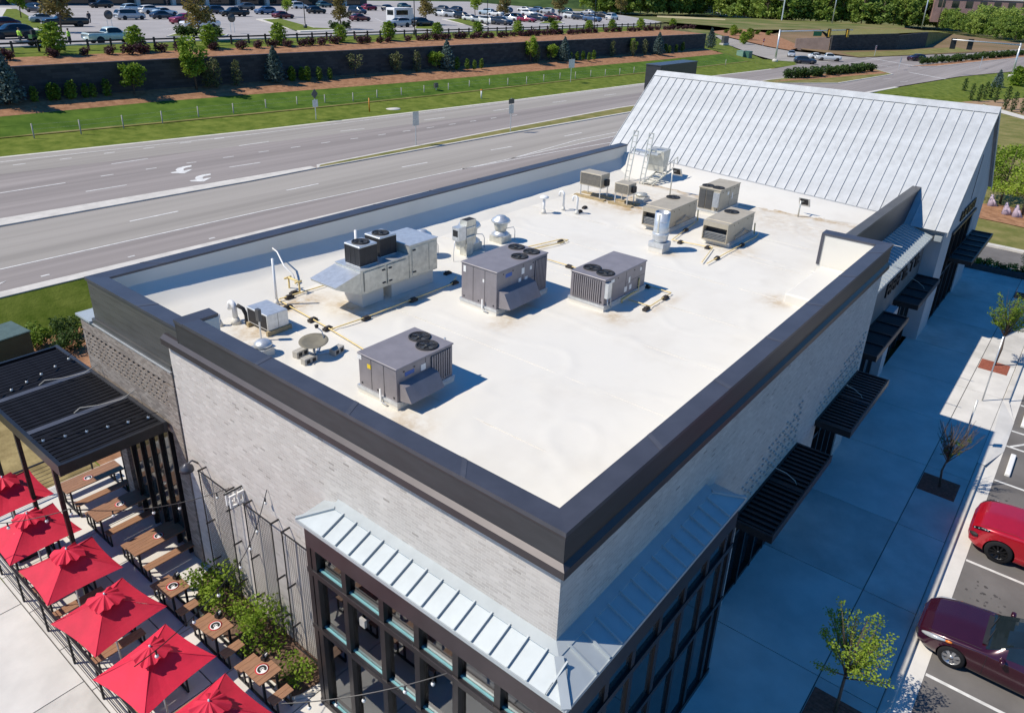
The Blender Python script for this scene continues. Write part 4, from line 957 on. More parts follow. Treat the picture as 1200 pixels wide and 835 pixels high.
for x in (4.7, 7.42, 10.02, 12.84, 15.55, 18.25, 21.02, 23.95, 25.4, 28.1, 30.85, 33.6, 36.3):
    structure(MB().box(x-.05, x+.05, -10.2, -4.96, -.13, -.1255).build('stall_line', M['road_paint']))
for k in range(5):
    structure(MB().bar((24.0, -5.1-k*.95, -.126), (25.35, -6.1-k*.95, -.126), .1, .004).build('hatch_line', M['road_paint']))
oil = mat('oil_stain', (.07, .065, .062), .7, var=.2, scale=6)
rs = random.Random(12)
mb = MB()
for cx, cy in ((14.2, -5.6), (14.0, -6.0), (8.8, -5.5), (8.4, -5.9), (19.6, -5.4)):
    for k in range(9):
        px, py, r_ = cx+rs.gauss(0, .25), cy+rs.gauss(0, .22), rs.uniform(.015, .06)
        mb.add([(px+r_*(1+.3*math.sin(3*a+k))*math.cos(a), py+r_*(1+.3*math.sin(2*a+k))*math.sin(a), -.1262) for a in [2*PI*i/10 for i in range(10)]], [tuple(range(10))])
structure(mb.build('oil_stain', oil))
for x, lab in ((22.4, 'nearer the red suv'), (26.8, 'past the striped bay')):
    t = thing('wheel_stop', 'white concrete wheel stop '+lab, 'wheel stop', (x, -5.28, -.13), 0, 'wheel stops')
    bevel(MB().box(-.85, .85, -.09, .09, 0, .13).build('stop_bar', M['white_paint'], t), .03, 2)
def pit(x, lab):
    t = thing('tree_grate', 'rust brown square tree pit cover '+lab, 'tree grate', (x, -3.47, 0), 0, 'tree pits along the sidewalk')
    MB().box(-.62, .62, -.6, .6, -.02, .010).build('frame', M['rust'], t)
    for k in range(12): MB().box(-.56+k*.095, -.5+k*.095, -.55, .55, .010, .018).build('grate_bar', M['rust'], t)
for x, lab in ((7.0, 'at the bottom edge, closest to the corner'), (18.95, 'in the building shade, second from the corner'), (31.2, 'in full sun'), (43.0, 'farthest, near the box hedge')): pit(x, lab)
# sign posts by the accessible bays
def sign_post(x, y, h, lab):
    t = thing('parking_sign', 'parking sign on a thin steel post '+lab, 'sign', (x, y, 0), 0, 'parking signs')
    MB().tube([(0, 0, 0), (0, 0, h)], .03, 8).build('post', M['galv'], t)
    MB().box(-.15, .15, -.035, -.028, h-.48, h-.02).build('sign_plate', M['white_paint'], t)
    MB().box(-.13, .13, -.038, -.035, h-.3, h-.04).build('sign_face', M['label_blue'], t)
sign_post(22.4, -3.62, 2.1, 'beside the leafless crowned tree'); sign_post(27.1, -3.6, 3.1, 'where the sunlit sidewalk begins')
# raised planter with clipped shrubs at the far end of the sidewalk, driveway behind
t = thing('planter_wall', 'low dark planter wall at the far end of the sidewalk', 'planter', (46.4, -4.4, 0))
MB().box(0, .25, 0, 5.2, -.1, .35).build('wall', M['fascia'], t); MB().box(.25, 1.5, 0, 5.2, -.1, .2).build('soil', M['curb'], t)
sheet('driveway', [(48.0, -12), (48.0, 14), (53.2, 14), (53.2, -1), (52.2, -12)], -.1, M['asphalt'])
sheet('driveway', [(48.0, -60), (48.0, -12), (70, -12), (70, -60)], -.1, M['asphalt'])
for a in ([(53.2, 14), (53.2, -1), (52.2, -12)],):
    mb = MB()
    for p, q in zip(a, a[1:]): mb.bar((*p, -.03), (*q, -.03), .5, .16)
    structure(mb.build('kerb', M['curb']))
sheet('lawn', [(53, 30), (53, -14), (140, -60), (170, 20), (120, 34)], -.05, M['grass_dry'])
sheet('mulch_bed', [(60.70, 1.87, 0.00), (65.99, 2.70, 0.00), (66.99, 0.98, 0.00), (65.96, -1.63, 0.00), (60.03, -2.24, 0.00), (60.47, -0.19, 0.00)], -.03, M['mulch'])

# ================================================================ PATIO
def umbrella(loc, label, rz):
    t = thing('patio_umbrella', label, 'umbrella', loc, rz, 'red patio umbrellas'); t.rotation_euler[0] = .025*math.sin(loc[1]*3); t.rotation_euler[1] = .02*math.cos(loc[1]*2)
    h, zr, za = .875, 2.15, 2.66
    mb = MB(); mb.smooth = False; n_ = 8
    for k in range(4):                       # four sagging panels
        a, b = [(-h, -h), (h, -h), (h, h), (-h, h)][k], [(h, -h), (h, h), (-h, h), (-h, -h)][k]
        rows = []
        for i in range(n_+1):
            q = .0+i/n_
            row = []
            for j in range(n_+1):
                s_ = j/n_; x = (a[0]+(b[0]-a[0])*s_)*q; y = (a[1]+(b[1]-a[1])*s_)*q
                edge = 4*s_*(1-s_)
                sag = -.035*math.sin(PI*q)*edge+mn.noise(Vector((x*2.2+loc[1], y*2.2+k, loc[1])))*.022*math.sin(PI*min(1, q)); inw = 1-.055*edge*q
                row.append((x*inw, y*inw, za+(zr-za)*q+sag))
            rows.append(row)
        b0 = [v for r_ in rows for v in r_]
        mb.add(b0, [(i*(n_+1)+j, (i+1)*(n_+1)+j, (i+1)*(n_+1)+j+1, i*(n_+1)+j+1) for i in range(n_) for j in range(n_)])
    c = mb.build('canopy', M['red'], t); sm = c.modifiers.new('thick', 'SOLIDIFY'); sm.thickness = .006
    mb = MB(); vs = [(0, 0, za+.13)]; m_ = 40
    for ring, (rr, zz_) in enumerate(((.14, za+.07), (.34, za-.045))):
        for i in range(m_):
            a = 2*PI*i/m_; f = 1/max(abs(math.cos(a)), abs(math.sin(a))); f = 1+(f-1)*.6
            wv = (.045*math.sin(a*10+rz*40)+.02*math.sin(a*3+1))*(ring)+.012*math.sin(a*10+rz*40)*(1-ring)
            vs.append((rr*f*math.cos(a), rr*f*math.sin(a), zz_+wv))
    fs = [(0, 1+i, 1+(i+1) % m_) for i in range(m_)]+[(1+i, 1+m_+i, 1+m_+(i+1) % m_, 1+(i+1) % m_) for i in range(m_)]
    mb.add(vs, fs); v_ = mb.build('vent_cap', M['red'], t); sm = v_.modifiers.new('thick', 'SOLIDIFY'); sm.thickness = .006
    for sx in (-1, 1):
        for sy in (-1, 1): MB().tube([(sx*.02, sy*.02, za-.005), (sx*h*.5, sy*h*.5, (za+zr)/2+.006), (sx*h, sy*h, zr+.004)], .006, 5).build('canopy_seam', M['red'], t)
    MB().tube([(0, 0, 0), (0, 0, za+.16)], .022, 8).build('pole', M['galv'], t)
    MB().box(-.25, .25, -.25, .25, 0.001, .09).build('base', M['black_metal'], t)
    mb = MB()
    for sx in (-1, 1):
        for sy in (-1, 1): mb.bar((0, 0, za-.06), (sx*h*.95, sy*h*.95, zr-.03), .014)
    for q in ((h*.88, 0), (-h*.88, 0), (0, h*.88), (0, -h*.88)): mb.bar((0, 0, za-.09), (*q, zr-.05), .012)
    mb.build('rib', M['galv'], t)
    for sx in (-1, 1): MB().bar((0, 0, 1.85), (sx*h*.45, 0, 2.38), .012).build('strut', M['galv'], t)
    return t
U = [(-3.12, 16.73, 'red square umbrella at the left edge of the photo'), (-3.28, 14.55, 'red square umbrella next to the pergola post'), (-3.28, 12.4, 'third red square umbrella from the left edge'),
     (-3.3, 10.2, 'fourth red square umbrella, with the emblem table showing behind it'), (-3.3, 8.0, 'biggest looking red umbrella, second from the bottom edge'), (-3.3, 5.85, 'red umbrella cut by the bottom edge of the photo')]
for k, (x, y, lab) in enumerate(U): umbrella((x, y, 0), lab, (.0, .02, -.01, .13, .14, .05)[k])
M['logo_red'] = mat('logo_red', srgb(190, 40, 45), .5, var=.05); M['logo_black'] = mat('logo_black', (.02, .02, .02), .5)
def emblem(parent, x, y, z, r=.19):
    g = MB().lathe([(r, 0), (r, .002), (.001, .002)], 28, (x, y, z)).build('emblem_ring', M['logo_red'], parent)
    MB().lathe([(r*.80, .003), (.001, .0032)], 28, (x, y, z), cap=False).build('emblem_disc', M['white_paint'], g)
    def ringpart(r0, r1, a0, a1, mt, zz):
        mb = MB(); n_ = 20
        vs = [(x+q*math.cos(a0+(a1-a0)*i/n_), y+q*math.sin(a0+(a1-a0)*i/n_), z+zz) for i in range(n_+1) for q in (r0, r1)]
        mb.add(vs, [(2*i, 2*i+1, 2*i+3, 2*i+2) for i in range(n_)]); mb.build('emblem_mark', mt, g)
    ringpart(r*.30, r*.68, R(-70), R(215), M['logo_black'], .0045)
    ringpart(r*.0, r*.22, 0, 2*PI, M['logo_black'], .0046)
    MB().box(x-.012, x+.012, y-r*.55, y+r*.1, z+.005, z+.0056).build('emblem_mark', M['white_paint'], g)
def bench_set(label, loc, L_, wide, benches, group, log=True, caddy=True, rz=0):
    """slatted table along x with slatted benches on a black steel frame"""
    t = thing('picnic_table', label, 'picnic table', loc, rz, group)
    n_ = 5
    for k in range(n_):
        y0 = -wide/2+k*wide/n_
        MB().box(-L_/2, L_/2, y0+.003, y0+wide/n_-.003, .715, .75).build('table_slat', M['wood'], t)
    for side in benches:
        yc = side*(wide/2+.32)
        for k in range(2): MB().box(-L_/2*.92, L_/2*.92, yc-.14+k*.142, yc-.004+k*.142, .42, .45).build('bench_slat', M['wood'], t)
    for x in (-L_/2+.12, L_/2-.12):
        ext = max([wide/2]+[wide/2+.46 for s_ in benches])
        lo = -(wide/2+.46) if -1 in benches else -wide/2; hi = (wide/2+.46) if 1 in benches else wide/2
        mb = MB(); mb.box(x-.025, x+.025, lo, hi, .004, .05); mb.build('frame_foot', M['black_metal'], t)
        for yy in (-wide/2+.06, wide/2-.06): MB().box(x-.025, x+.025, yy-.025, yy+.025, .05, .714).build('leg', M['black_metal'], t)
        for side in benches:
            yc = side*(wide/2+.32)
            for dy in (-.13, .13): MB().box(x-.02, x+.02, yc+dy-.02, yc+dy+.02, .05, .419).build('leg', M['black_metal'], t)
    if log: emblem(t, (-.1 if L_ > 1 else 0), 0, .7503, .165 if L_ < 1 else .15)
    if caddy:
        c = thing('condiment_caddy', 'small black condiment caddy on '+label.replace('small square ', '').replace('long slatted ', ''), 'caddy', (loc[0]+L_*.36, loc[1]+wide*.28, .752), .3, 'condiment caddies')
        MB().box(-.08, .08, -.06, .06, 0, .1).build('tray', M['black_metal'], c)
        for q in (-.04, .03): MB().lathe([(.025, .0), (.025, .16), (.012, .19)], 10, (q, .0, .01)).build('bottle', M['dark'], c)
        MB().box(-.02, .05, -.05, -.03, .1, .17).build('napkin', M['white_paint'], c)
    return t
bench_set('long slatted picnic table under the pergola, farthest from the corner', (-.55, 18.05, 0), 1.8, .72, (-1, 1), 'long patio tables', caddy=False)
bench_set('long slatted picnic table with its outer half in sun, middle of three', (-.5, 15.98, 0), 1.9, .68, (-1, 1), 'long patio tables')
bench_set('long slatted picnic table crossed by a beam shadow, nearest the planting bed', (-.46, 13.72, 0), 1.9, .68, (-1, 1), 'long patio tables')
for k, (y, lab) in enumerate(((11.53, 'small square patio table at the top of the planting bed'), (9.45, 'small square patio table between two shrub clumps'), (7.43, 'small square patio table nearest the storefront'))):
    bench_set(lab, (-1.3, y, 0), .6, .72, (-1, 1), 'small patio tables')
for k, (y, lab) in enumerate(((14.2, 'under the second umbrella from the left'), (12.0, 'under the third umbrella'), (9.95, 'under the fourth umbrella, emblem in view'), (7.72, 'under the biggest looking umbrella'), (5.6, 'under the lowest umbrella'), (16.4, 'under the leftmost umbrella'))):
    bench_set('slatted picnic table '+lab, (-3.05, y-.35, 0), 1.35, .7, (-1, 1), 'tables under the umbrellas', caddy=k < 5)

# railing along the patio edge and its return under the pergola
def railing(name, pts, label, step=1.62):
    t = thing('patio_railing', label, 'railing', (0, 0, 0), 0, 'black patio railings')
    for p, q in zip(pts, pts[1:]):
        a, b = Vector((*p, 0)), Vector((*q, 0)); L_ = (b-a).length; k = max(1, round(L_/step))
        for i in range(k+1):
            c = a.lerp(b, i/k); MB().box(c.x-.025, c.x+.025, c.y-.025, c.y+.025, .0, 1.07).build('post', M['black_metal'], t)
        for z in (.12, .27, .42, .57, .72, .87): MB().bar(a+Vector((0, 0, z)), b+Vector((0, 0, z)), .012).build('cable_rail', M['black_metal'], t)
        MB().bar(a+Vector((0, 0, 1.06)), b+Vector((0, 0, 1.06)), .06, .04).build('top_rail', M['black_metal'], t)
railing('rail', [(-3.87, .8), (-3.87, 19.5)], 'long black cable railing along the outer edge of the patio')
railing('rail', [(-3.8, 19.5), (.0, 19.5)], 'short black cable railing closing the patio behind the pergola')

# pergola with close black slats, posts, conduits
t = thing('pergola', 'flat black louvred pergola against the left wing over the picnic tables', 'pergola', (0, 0, 0))
px0, px1, py0, py1, pz = -2.78, -.02, 13.05, 19.95, 4.68
for a in ((px0, px0+.1, py0, py1), (px1-.1, px1, py0, py1)): MB().box(*a, pz-.3, pz+.02).build('beam', M['fascia'] if a[0] > -1 else M['black_metal'], t)
for y in (py0, 15.05, 17.35, py1-.1): MB().box(px0+.1, px1-.1, y, y+(.1 if y in (py0, py1-.1) else .2), pz-.28, pz+.01).build('cross_beam', M['coping_b'] if y in (15.05, 17.35) else M['black_metal'], t)
smesh = MB().box(px0+.1, px1-.1, -.055, .03, -.05, 0).mesh('slat', M['black_metal'])
k = 34
for i in range(k):
    y = py0+.16+i*(py1-py0-.32)/k
    if not (15.0 < y < 15.3 or 17.3 < y < 17.6): link('slat', smesh, t, (0, y, pz-.0), (R(28), 0, 0))
MB().box(px0+.1, px1-.1, py0+.1, py1-.1, pz-.2, pz-.19).build('sun_blocker', M['dark'], t)  # added sheet under the slats, stops sun passing between them
for x, y in ((px0+.05, 13.6), (px0+.05, 16.0), (px0+.05, 18.6)): MB().box(x-.05, x+.05, y-.05, y+.05, 0, pz-.3).build('post', M['black_metal'], t)
for y in (15.2, 17.5):
    MB().tube([(px1, y-.5, pz+.35), (px1-.35, y-.35, pz+.14), (px1-.9, y-.12, pz+.1), (px1-1.3, y+.02, pz+.14), (px1-1.45, y+.08, pz+.02)], .014, 6).build('conduit', M['cmu'], t)
bulb = mat('frosted_bulb', (.8, .8, .76), .3)
def string_light(label, pts, n_, drop=.12, sag=.3):
    t = thing('string_lights', label, 'string lights', (0, 0, 0), 0, 'string lights over the patio')
    P = [Vector(p) for p in pts]; line = []
    for a, b in zip(P, P[1:]):
        for i in range(13):
            q = i/12; c = a.lerp(b, q); c.z -= sag*4*q*(1-q); line.append(c)
    MB().tube(line, .011, 5).build('cable', M['black_metal'], t)
    for i in range(n_):
        c = line[int((i+.5)/n_*(len(line)-1))]
        MB().tube([c, c-Vector((0, 0, drop))], .018, 6).build('socket', M['black_metal'], t)
        MB().lathe([(.001, -.085), (.03, -.07), (.042, -.04), (.03, -.005), (.015, 0)], 10, (c.x, c.y, c.z-drop)).build('bulb', bulb, t)
string_light('string of bulbs lying across the near end of the pergola', [(px1, 13.5, pz+.12), (px0, 14.6, pz+.1)], 6, .05, .02)
string_light('string of bulbs lying across the far end of the pergola', [(px1, 18.6, pz+.2), (px0, 17.6, pz+.12)], 6, .05, .03)
string_light('string of bulbs from the wall lamp corner over the third and fourth umbrellas', [(.08, 10.4, 3.75), (-2.8, 12.9, 3.5), (-5.5, 15.2, 3.6)], 9)
string_light('string of bulbs from the storefront header over the fifth umbrella', [(.08, 8.6, 4.6), (-1.0, 8.3, 3.3), (-4.0, 7.2, 3.4)], 7, .12, .2)
string_light('string of bulbs hanging in front of the corner storefront', [(-.7, 1.9, 4.3), (-2.6, 4.4, 3.3)], 5, .12, .15)
# wall lamp, blade sign, trellis frames on the brick
t = thing('wall_lamp', 'curved grey barn lamp on the left corner of the brick wall', 'wall lamp', (.1, 11.9, 3.75))
MB().tube([(0, 0, .05), (-.15, 0, .22), (-.3, 0, .18)], .025, 8).build('arm', M['coping'], t); MB().lathe([(.19, -.12), (.17, -.02), (.06, .08), (.03, .1)], 18, (-.33, 0, .12)).build('shade', M['coping'], t)
t = thing('blade_sign', 'white lettered blade sign standing off the brick above the planting bed', 'sign', (.1, 9.78, 3.9))
MB().box(-.5, 0, -.02, .02, -.3, -.27).build('bracket', M['black_metal'], t)
MB().box(-.5, 0, -.02, .02, .2, .23).build('bracket', M['black_metal'], t)
for y in (-.09, .09):
    for k in range(2):
        x = -.42+k*.22
        mb = MB(); mb.box(x, x+.18, y-.025, y+.025, -.2, -.14); mb.box(x, x+.18, y-.025, y+.025, .1, .16); mb.box(x, x+.05, y-.025, y+.025, -.14, .1)
        if k: mb.box(x+.13, x+.18, y-.025, y+.025, -.14, .1)
        mb.build('sign_letter', M['white_paint'], t)
for k, (y0, y1, lab) in enumerate(((10.15, 11.5, 'nearest the wall lamp'), (8.25, 9.4, 'below the blade sign'), (6.5, 7.85, 'next to the storefront'))):
    t = thing('trellis', 'tall black wire trellis on the brick wall '+lab, 'trellis', (-.12, y0, .25), 0, 'wall trellises'); W_ = y1-y0; H_ = 3.65
    for a in ((0, .025), (W_-.025, W_)): MB().box(-.012, .012, a[0], a[1], 0, H_).build('frame_bar', M['black_metal'], t)
    for z in (0, H_-.025): MB().box(-.012, .012, .025, W_-.025, z, z+.025).build('frame_bar', M['black_metal'], t)
    mb = MB()
    for i in range(1, int(W_/.075)): mb.box(-.003, .003, i*.075-.003, i*.075+.003, .02, H_-.02)
    for i in range(1, int(H_/.075)): mb.box(-.0045, -.0005, .02, W_-.02, i*.075-.003, i*.075+.003)
    mb.build('wire_mesh', M['black_metal'], t)
    for z in (.6, 1.9, H_-.02):
        for y in (.02, W_-.02): MB().bar((-.03, y, z), (.22, y, z), .035).build('bracket', M['black_metal'], t)

# ================================================================ PLANTS (tapered wood, many leaf faces)
def leaves(mb, rnd, centre, rad, n_, size, flat=1.0):
    for _ in range(n_):
        while True:
            p = Vector((rnd.uniform(-1, 1), rnd.uniform(-1, 1), rnd.uniform(-1, 1)))
            if p.length <= 1: break
        p = Vector((p.x*rad[0], p.y*rad[1], p.z*rad[2]))+Vector(centre)
        a = Vector((rnd.gauss(0, 1), rnd.gauss(0, 1), rnd.gauss(0, .6))).normalized()
        b = a.cross(Vector((rnd.gauss(0, 1), rnd.gauss(0, 1), rnd.gauss(0, 1)))).normalized()
        s_ = size*rnd.uniform(.6, 1.3)
        mb.quad(p-a*s_, p+b*s_*.55, p+a*s_, p-b*s_*.55)
def plant_mesh(kind, seed, h, r, n_, size, lm):
    """returns (wood mesh, leaf mesh): kind picks the outline"""
    rnd = random.Random(seed); wd = MB(); lf = MB()
    def limb(a, b, r0, r1):
        mid = a.lerp(b, .5)+Vector((rnd.uniform(-1, 1), rnd.uniform(-1, 1), 0))*(b-a).length*.08
        wd.tube([a, mid, b], [r0, (r0+r1)/2, r1], 6)
    if kind == 'round':
        th = h*.3; limb(Vector((0, 0, 0)), Vector((0, 0, h*.7)), .022*h, .008*h); cl = []
        for k in range(16):
            a = rnd.uniform(0, 2*PI); z = rnd.uniform(.32, .95); rr = r*math.sin(PI*min(1, max(.12, (z-.22)/.85)))**.6
            e = Vector((rr*math.cos(a)*rnd.uniform(.45, .95), rr*math.sin(a)*rnd.uniform(.45, .95), z*h)); cl.append(e)
            limb(Vector((0, 0, h*min(.65, z*.7))), e, .009*h, .003*h)
        for e in cl: leaves(lf, rnd, e, (r*.38, r*.38, h*.11), n_//16, size)
        leaves(lf, rnd, (0, 0, h*.65), (r*.6, r*.6, h*.25), n_//6, size)
    elif kind == 'cone':
        limb(Vector((0, 0, 0)), Vector((0, 0, h*.9)), .02*h, .006*h)
        for k in range(60):
            z = (k+.5)/60; rr = r*(1-z)**.75*(.35+.65*min(1, z*8)); a = k*2.4
            leaves(lf, rnd, (rr*.62*math.cos(a), rr*.62*math.sin(a), h*(.04+.95*z)), (rr*.5+.02*r, rr*.5+.02*r, h*.05), n_//60, size)
    elif kind == 'column':
        limb(Vector((0, 0, 0)), Vector((0, 0, h*.8)), .02*h, .006*h)
        for k in range(24):
            z = (k+.5)/24; rr = r*math.sin(PI*(.12+.83*z))**.5; a = k*2.4
            leaves(lf, rnd, (rr*.5*math.cos(a), rr*.5*math.sin(a), h*(.08+.9*z)), (rr*.6, rr*.6, h*.06), n_//24, size)
    elif kind == 'shrub':
        for k in range(11):
            a = rnd.uniform(0, 2*PI); q = rnd.uniform(.2, .75); e = Vector((r*q*math.cos(a), r*q*math.sin(a), h*rnd.uniform(.22, .78)))
            limb(Vector((0, 0, 0)), e, .012*h+.004, .004)
            leaves(lf, rnd, e, (r*.45, r*.45, h*.26), n_//11, size)
    elif kind == 'young':                     # upright young street tree, airy, some twigs bare
        limb(Vector((0, 0, 0)), Vector((.02, 0, h*.5)), .018*h*.8, .011*h)
        for k in range(12):
            a = rnd.uniform(0, 2*PI); q = rnd.uniform(.05, .3)*r; s0 = Vector((.02, 0, h*rnd.uniform(.5, .6))); wd.tube([s0, s0+Vector((q*math.cos(a)*.6, q*math.sin(a)*.6, h*.2)), Vector((q*math.cos(a), q*math.sin(a), h*rnd.uniform(.9, 1.1)))], [.004*h, .002*h, .0008*h], 4)
        for k in range(30):
            a = rnd.uniform(0, 2*PI); z0 = rnd.uniform(.38, .55); rr = r*rnd.uniform(.45, 1.0); z1 = rnd.uniform(.6, 1.0); rr *= (1.25-z1*.75)
            e = Vector((rr*math.cos(a), rr*math.sin(a), h*z1)); s0 = Vector((.02, 0, h*z0)); limb(s0, e, .006*h, .0022*h)
            for q in (.45, .6, .72, .84, .95, 1.03): leaves(lf, rnd, s0.lerp(e, q), (r*.09, r*.09, h*.035), n_//156, size)
    elif kind == 'bare':
        limb(Vector((0, 0, 0)), Vector((.02, 0, h*.45)), .016*h, .009*h)
        for k in range(34):
            a = rnd.uniform(0, 2*PI); rr = r*rnd.uniform(.3, 1.0); e = Vector((rr*math.cos(a), rr*math.sin(a), h*rnd.uniform(.6, 1.0))); s0 = Vector((.02, 0, h*rnd.uniform(.36, .46)))
            limb(s0, e, .006*h, .0016*h)
            for q in (.5, .7, .85):
                e2 = s0.lerp(e, q)+Vector((rnd.uniform(-.2, .2)*r, rnd.uniform(-.2, .2)*r, .1*h)); wd.tube([s0.lerp(e, q-.1), e2], [.0026*h, .001*h], 4)
            if rnd.random() < .55: leaves(lf, rnd, s0.lerp(e, rnd.uniform(.3, .8)), (r*.12, r*.12, h*.04), n_//20, size)
    elif kind == 'big':                       # forest tree with lobed crown
        limb(Vector((0, 0, 0)), Vector((0, 0, h*.75)), .016*h, .006*h)
        for k in range(22):
            a = rnd.uniform(0, 2*PI); z = rnd.uniform(.06, .95); rr = r*math.sin(PI*min(.97, max(.22, (z+.08)/1.1)))**.55
            e = Vector((rr*.7*math.cos(a), rr*.7*math.sin(a), z*h)); limb(Vector((0, 0, h*z*.65)), e, .006*h, .002*h)
            leaves(lf, rnd, e, (r*.4, r*.4, h*.1), n_//22, size)
    return wd.mesh('trunk', M['bark']), lf.mesh('crown', lm)
PM = {}
def plant(name, label, cat, loc, key, group=None, scale=1.0, rz=None, parts=('trunk', 'crown')):
    kind, seed, h, r, n_, size, lm = PLANTS[key]
    if key not in PM: PM[key] = plant_mesh(kind, seed, h, r, n_, size, M[lm])
    rz = random.uniform(0, 6.28) if rz is None else rz
    t = thing(name, label, cat, loc, rz, group); t.scale = (scale,)*3
    link(parts[0], PM[key][0], t); link(parts[1], PM[key][1], t)
    return t
PLANTS = {
 'lime_a': ('shrub', 1, 1.2, .62, 760, .05, 'leaf_lime'), 'lime_b': ('shrub', 2, 1.4, .7, 820, .05, 'leaf_lime'), 'lime_c': ('shrub', 3, .65, .55, 480, .045, 'leaf_lime'),
 'young_a': ('young', 4, 2.85, 1.5, 3300, .034, 'leaf_spring'), 'young_b': ('young', 5, 3.6, 1.45, 4200, .036, 'leaf_spring'), 'bare': ('bare', 6, 2.8, .85, 160, .05, 'leaf_green'),
 'box': ('shrub', 7, .55, .42, 500, .05, 'leaf_green'), 'box_d': ('shrub', 8, .55, .42, 500, .05, 'leaf_dark'),
 'bush': ('shrub', 9, 1.1, .8, 900, .07, 'leaf_dark'), 'bush_g': ('shrub', 10, 1.0, .75, 900, .07, 'leaf_green'),
 'far_round': ('round', 11, 4.2, 1.7, 1200, .17, 'leaf_spring'), 'far_round_b': ('round', 12, 4.6, 1.25, 1100, .17, 'leaf_spring'), 'far_thin': ('round', 13, 3.4, 1.3, 320, .14, 'leaf_pale'),
 'far_green': ('column', 21, 3.0, 1.3, 1300, .17, 'leaf_spring'),
 'spruce': ('cone', 14, 4.2, 1.55, 1900, .15, 'leaf_blue'), 'holly': ('column', 15, 3.1, .75, 420, .13, 'leaf_pale'), 'column': ('column', 16, 2.0, .55, 420, .13, 'leaf_green'), 'purple': ('shrub', 17, 1.15, .85, 420, .13, 'leaf_red'),
 'tan_tree': ('round', 18, 6.5, 2.3, 1300, .24, 'leaf_tan'), 'lot_tree': ('round', 19, 5.0, 1.6, 900, .2, 'leaf_spring'), 'hedge': ('shrub', 20, 1.2, .95, 420, .15, 'leaf_dark'), 'hedge_g': ('shrub', 22, 1.3, 1.0, 420, .15, 'leaf_green'),
 'cypress': ('column', 23, 3.6, .6, 420, .14, 'leaf_dark'),
 'forest_a': ('big', 31, 17, 6.0, 1500, .75, 'leaf_forest_b'), 'forest_b': ('big', 32, 20, 6.5, 1600, .8, 'leaf_forest'), 'forest_c': ('big', 33, 15, 5.5, 1400, .75, 'leaf_forest_b'), 'forest_d': ('big', 34, 18, 5.5, 1500, .75, 'leaf_forest'), 'willow': ('round', 35, 6.5, 4.0, 3000, .16, 'leaf_spring'),
}
for (x, y, key, lab) in ((-.5, 11.25, 'lime_a', 'by the top small table'), (-.45, 10.35, 'lime_b', 'second from the top of the bed'), (-.4, 9.3, 'lime_a', 'in the middle of the bed'), (-.45, 8.5, 'lime_b', 'fourth from the top of the bed'), (-.5, 7.15, 'lime_c', 'lowest, nearest the storefront')):
    plant('patio_shrub', 'lime green leafy shrub '+lab, 'shrub', (x, y, 0), key, 'lime green shrubs in the patio bed', parts=('stem', 'foliage'))
plant('street_tree', 'young street tree with lime leaves at the bottom edge of the photo', 'tree', (7.2, -3.5, .01), 'young_a', 'young street trees')
plant('street_tree', 'nearly leafless young street tree in the building shade', 'tree', (18.95, -3.5, .01), 'bare', 'young street trees')
plant('street_tree', 'leafy young street tree standing in the sunlit pit', 'tree', (31.4, -3.45, .01), 'young_b', 'young street trees')
plant('street_tree', 'farthest young street tree beyond the planter corner', 'tree', (43.0, -3.5, .01), 'young_a', 'young street trees')
for k, y in enumerate((-.1, -.55, -1.05, -1.6, -2.1, -2.7, -3.3, -3.9)):
    plant('box_shrub', ('dark' if k % 2 else 'bright green')+' clipped shrub in the low planter, number '+['one', 'two', 'three', 'four', 'five', 'six', 'seven', 'eight'][k]+' from the gable', 'shrub', (46.95, y, .18), 'box_d' if k % 2 else 'box', 'clipped shrubs in the planter', parts=('stem', 'foliage'))
for (x, y, key, lab) in ((3.85, 31.0, 'bush', 'dark evergreen bush highest on the mulch by the wing corner'), (3.4, 29.4, 'bush', 'dark evergreen bush lowest on the mulch by the pergola'), (2.7, 30.9, 'bush_g', 'bright bush beside the big green cabinet'), (5.6, 34.2, 'box_d', 'tiny dark tuft alone on the lawn')):
    plant('evergreen_bush', lab, 'shrub', (x, y, 0), key, parts=('stem', 'foliage'))
t = thing('utility_cabinet', 'big dark green utility cabinet at the left edge beside the pergola', 'utility cabinet', (.2, 29.0, 0), .1)
gp = mat('green_enamel', (.035, .055, .04), .5, var=.15, scale=2)
bevel(MB().box(-1.9, 1.75, 0, 1.6, .12, 1.5).build('cabinet', gp, t), .03); bevel(MB().box(-1.95, 1.8, -.05, 1.65, 1.5, 1.56).build('lid', mat('green_enamel_lid', (.09, .13, .11), .5), t), .03)
MB().box(-2.1, 1.95, -.2, 1.8, -.02, .12).build('pad', M['curb'], t); MB().box(-.1, -.07, -.012, -.002, .2, 1.45).build('door_joint', M['dark'], t); MB().box(-.5, -.25, -.01, -.003, 1.1, 1.3).build('warning_label', M['label_yellow'], t)
MB().box(.45, .7, .4, .6, 1.56, 1.62).build('lifting_lug', M['dark'], t)

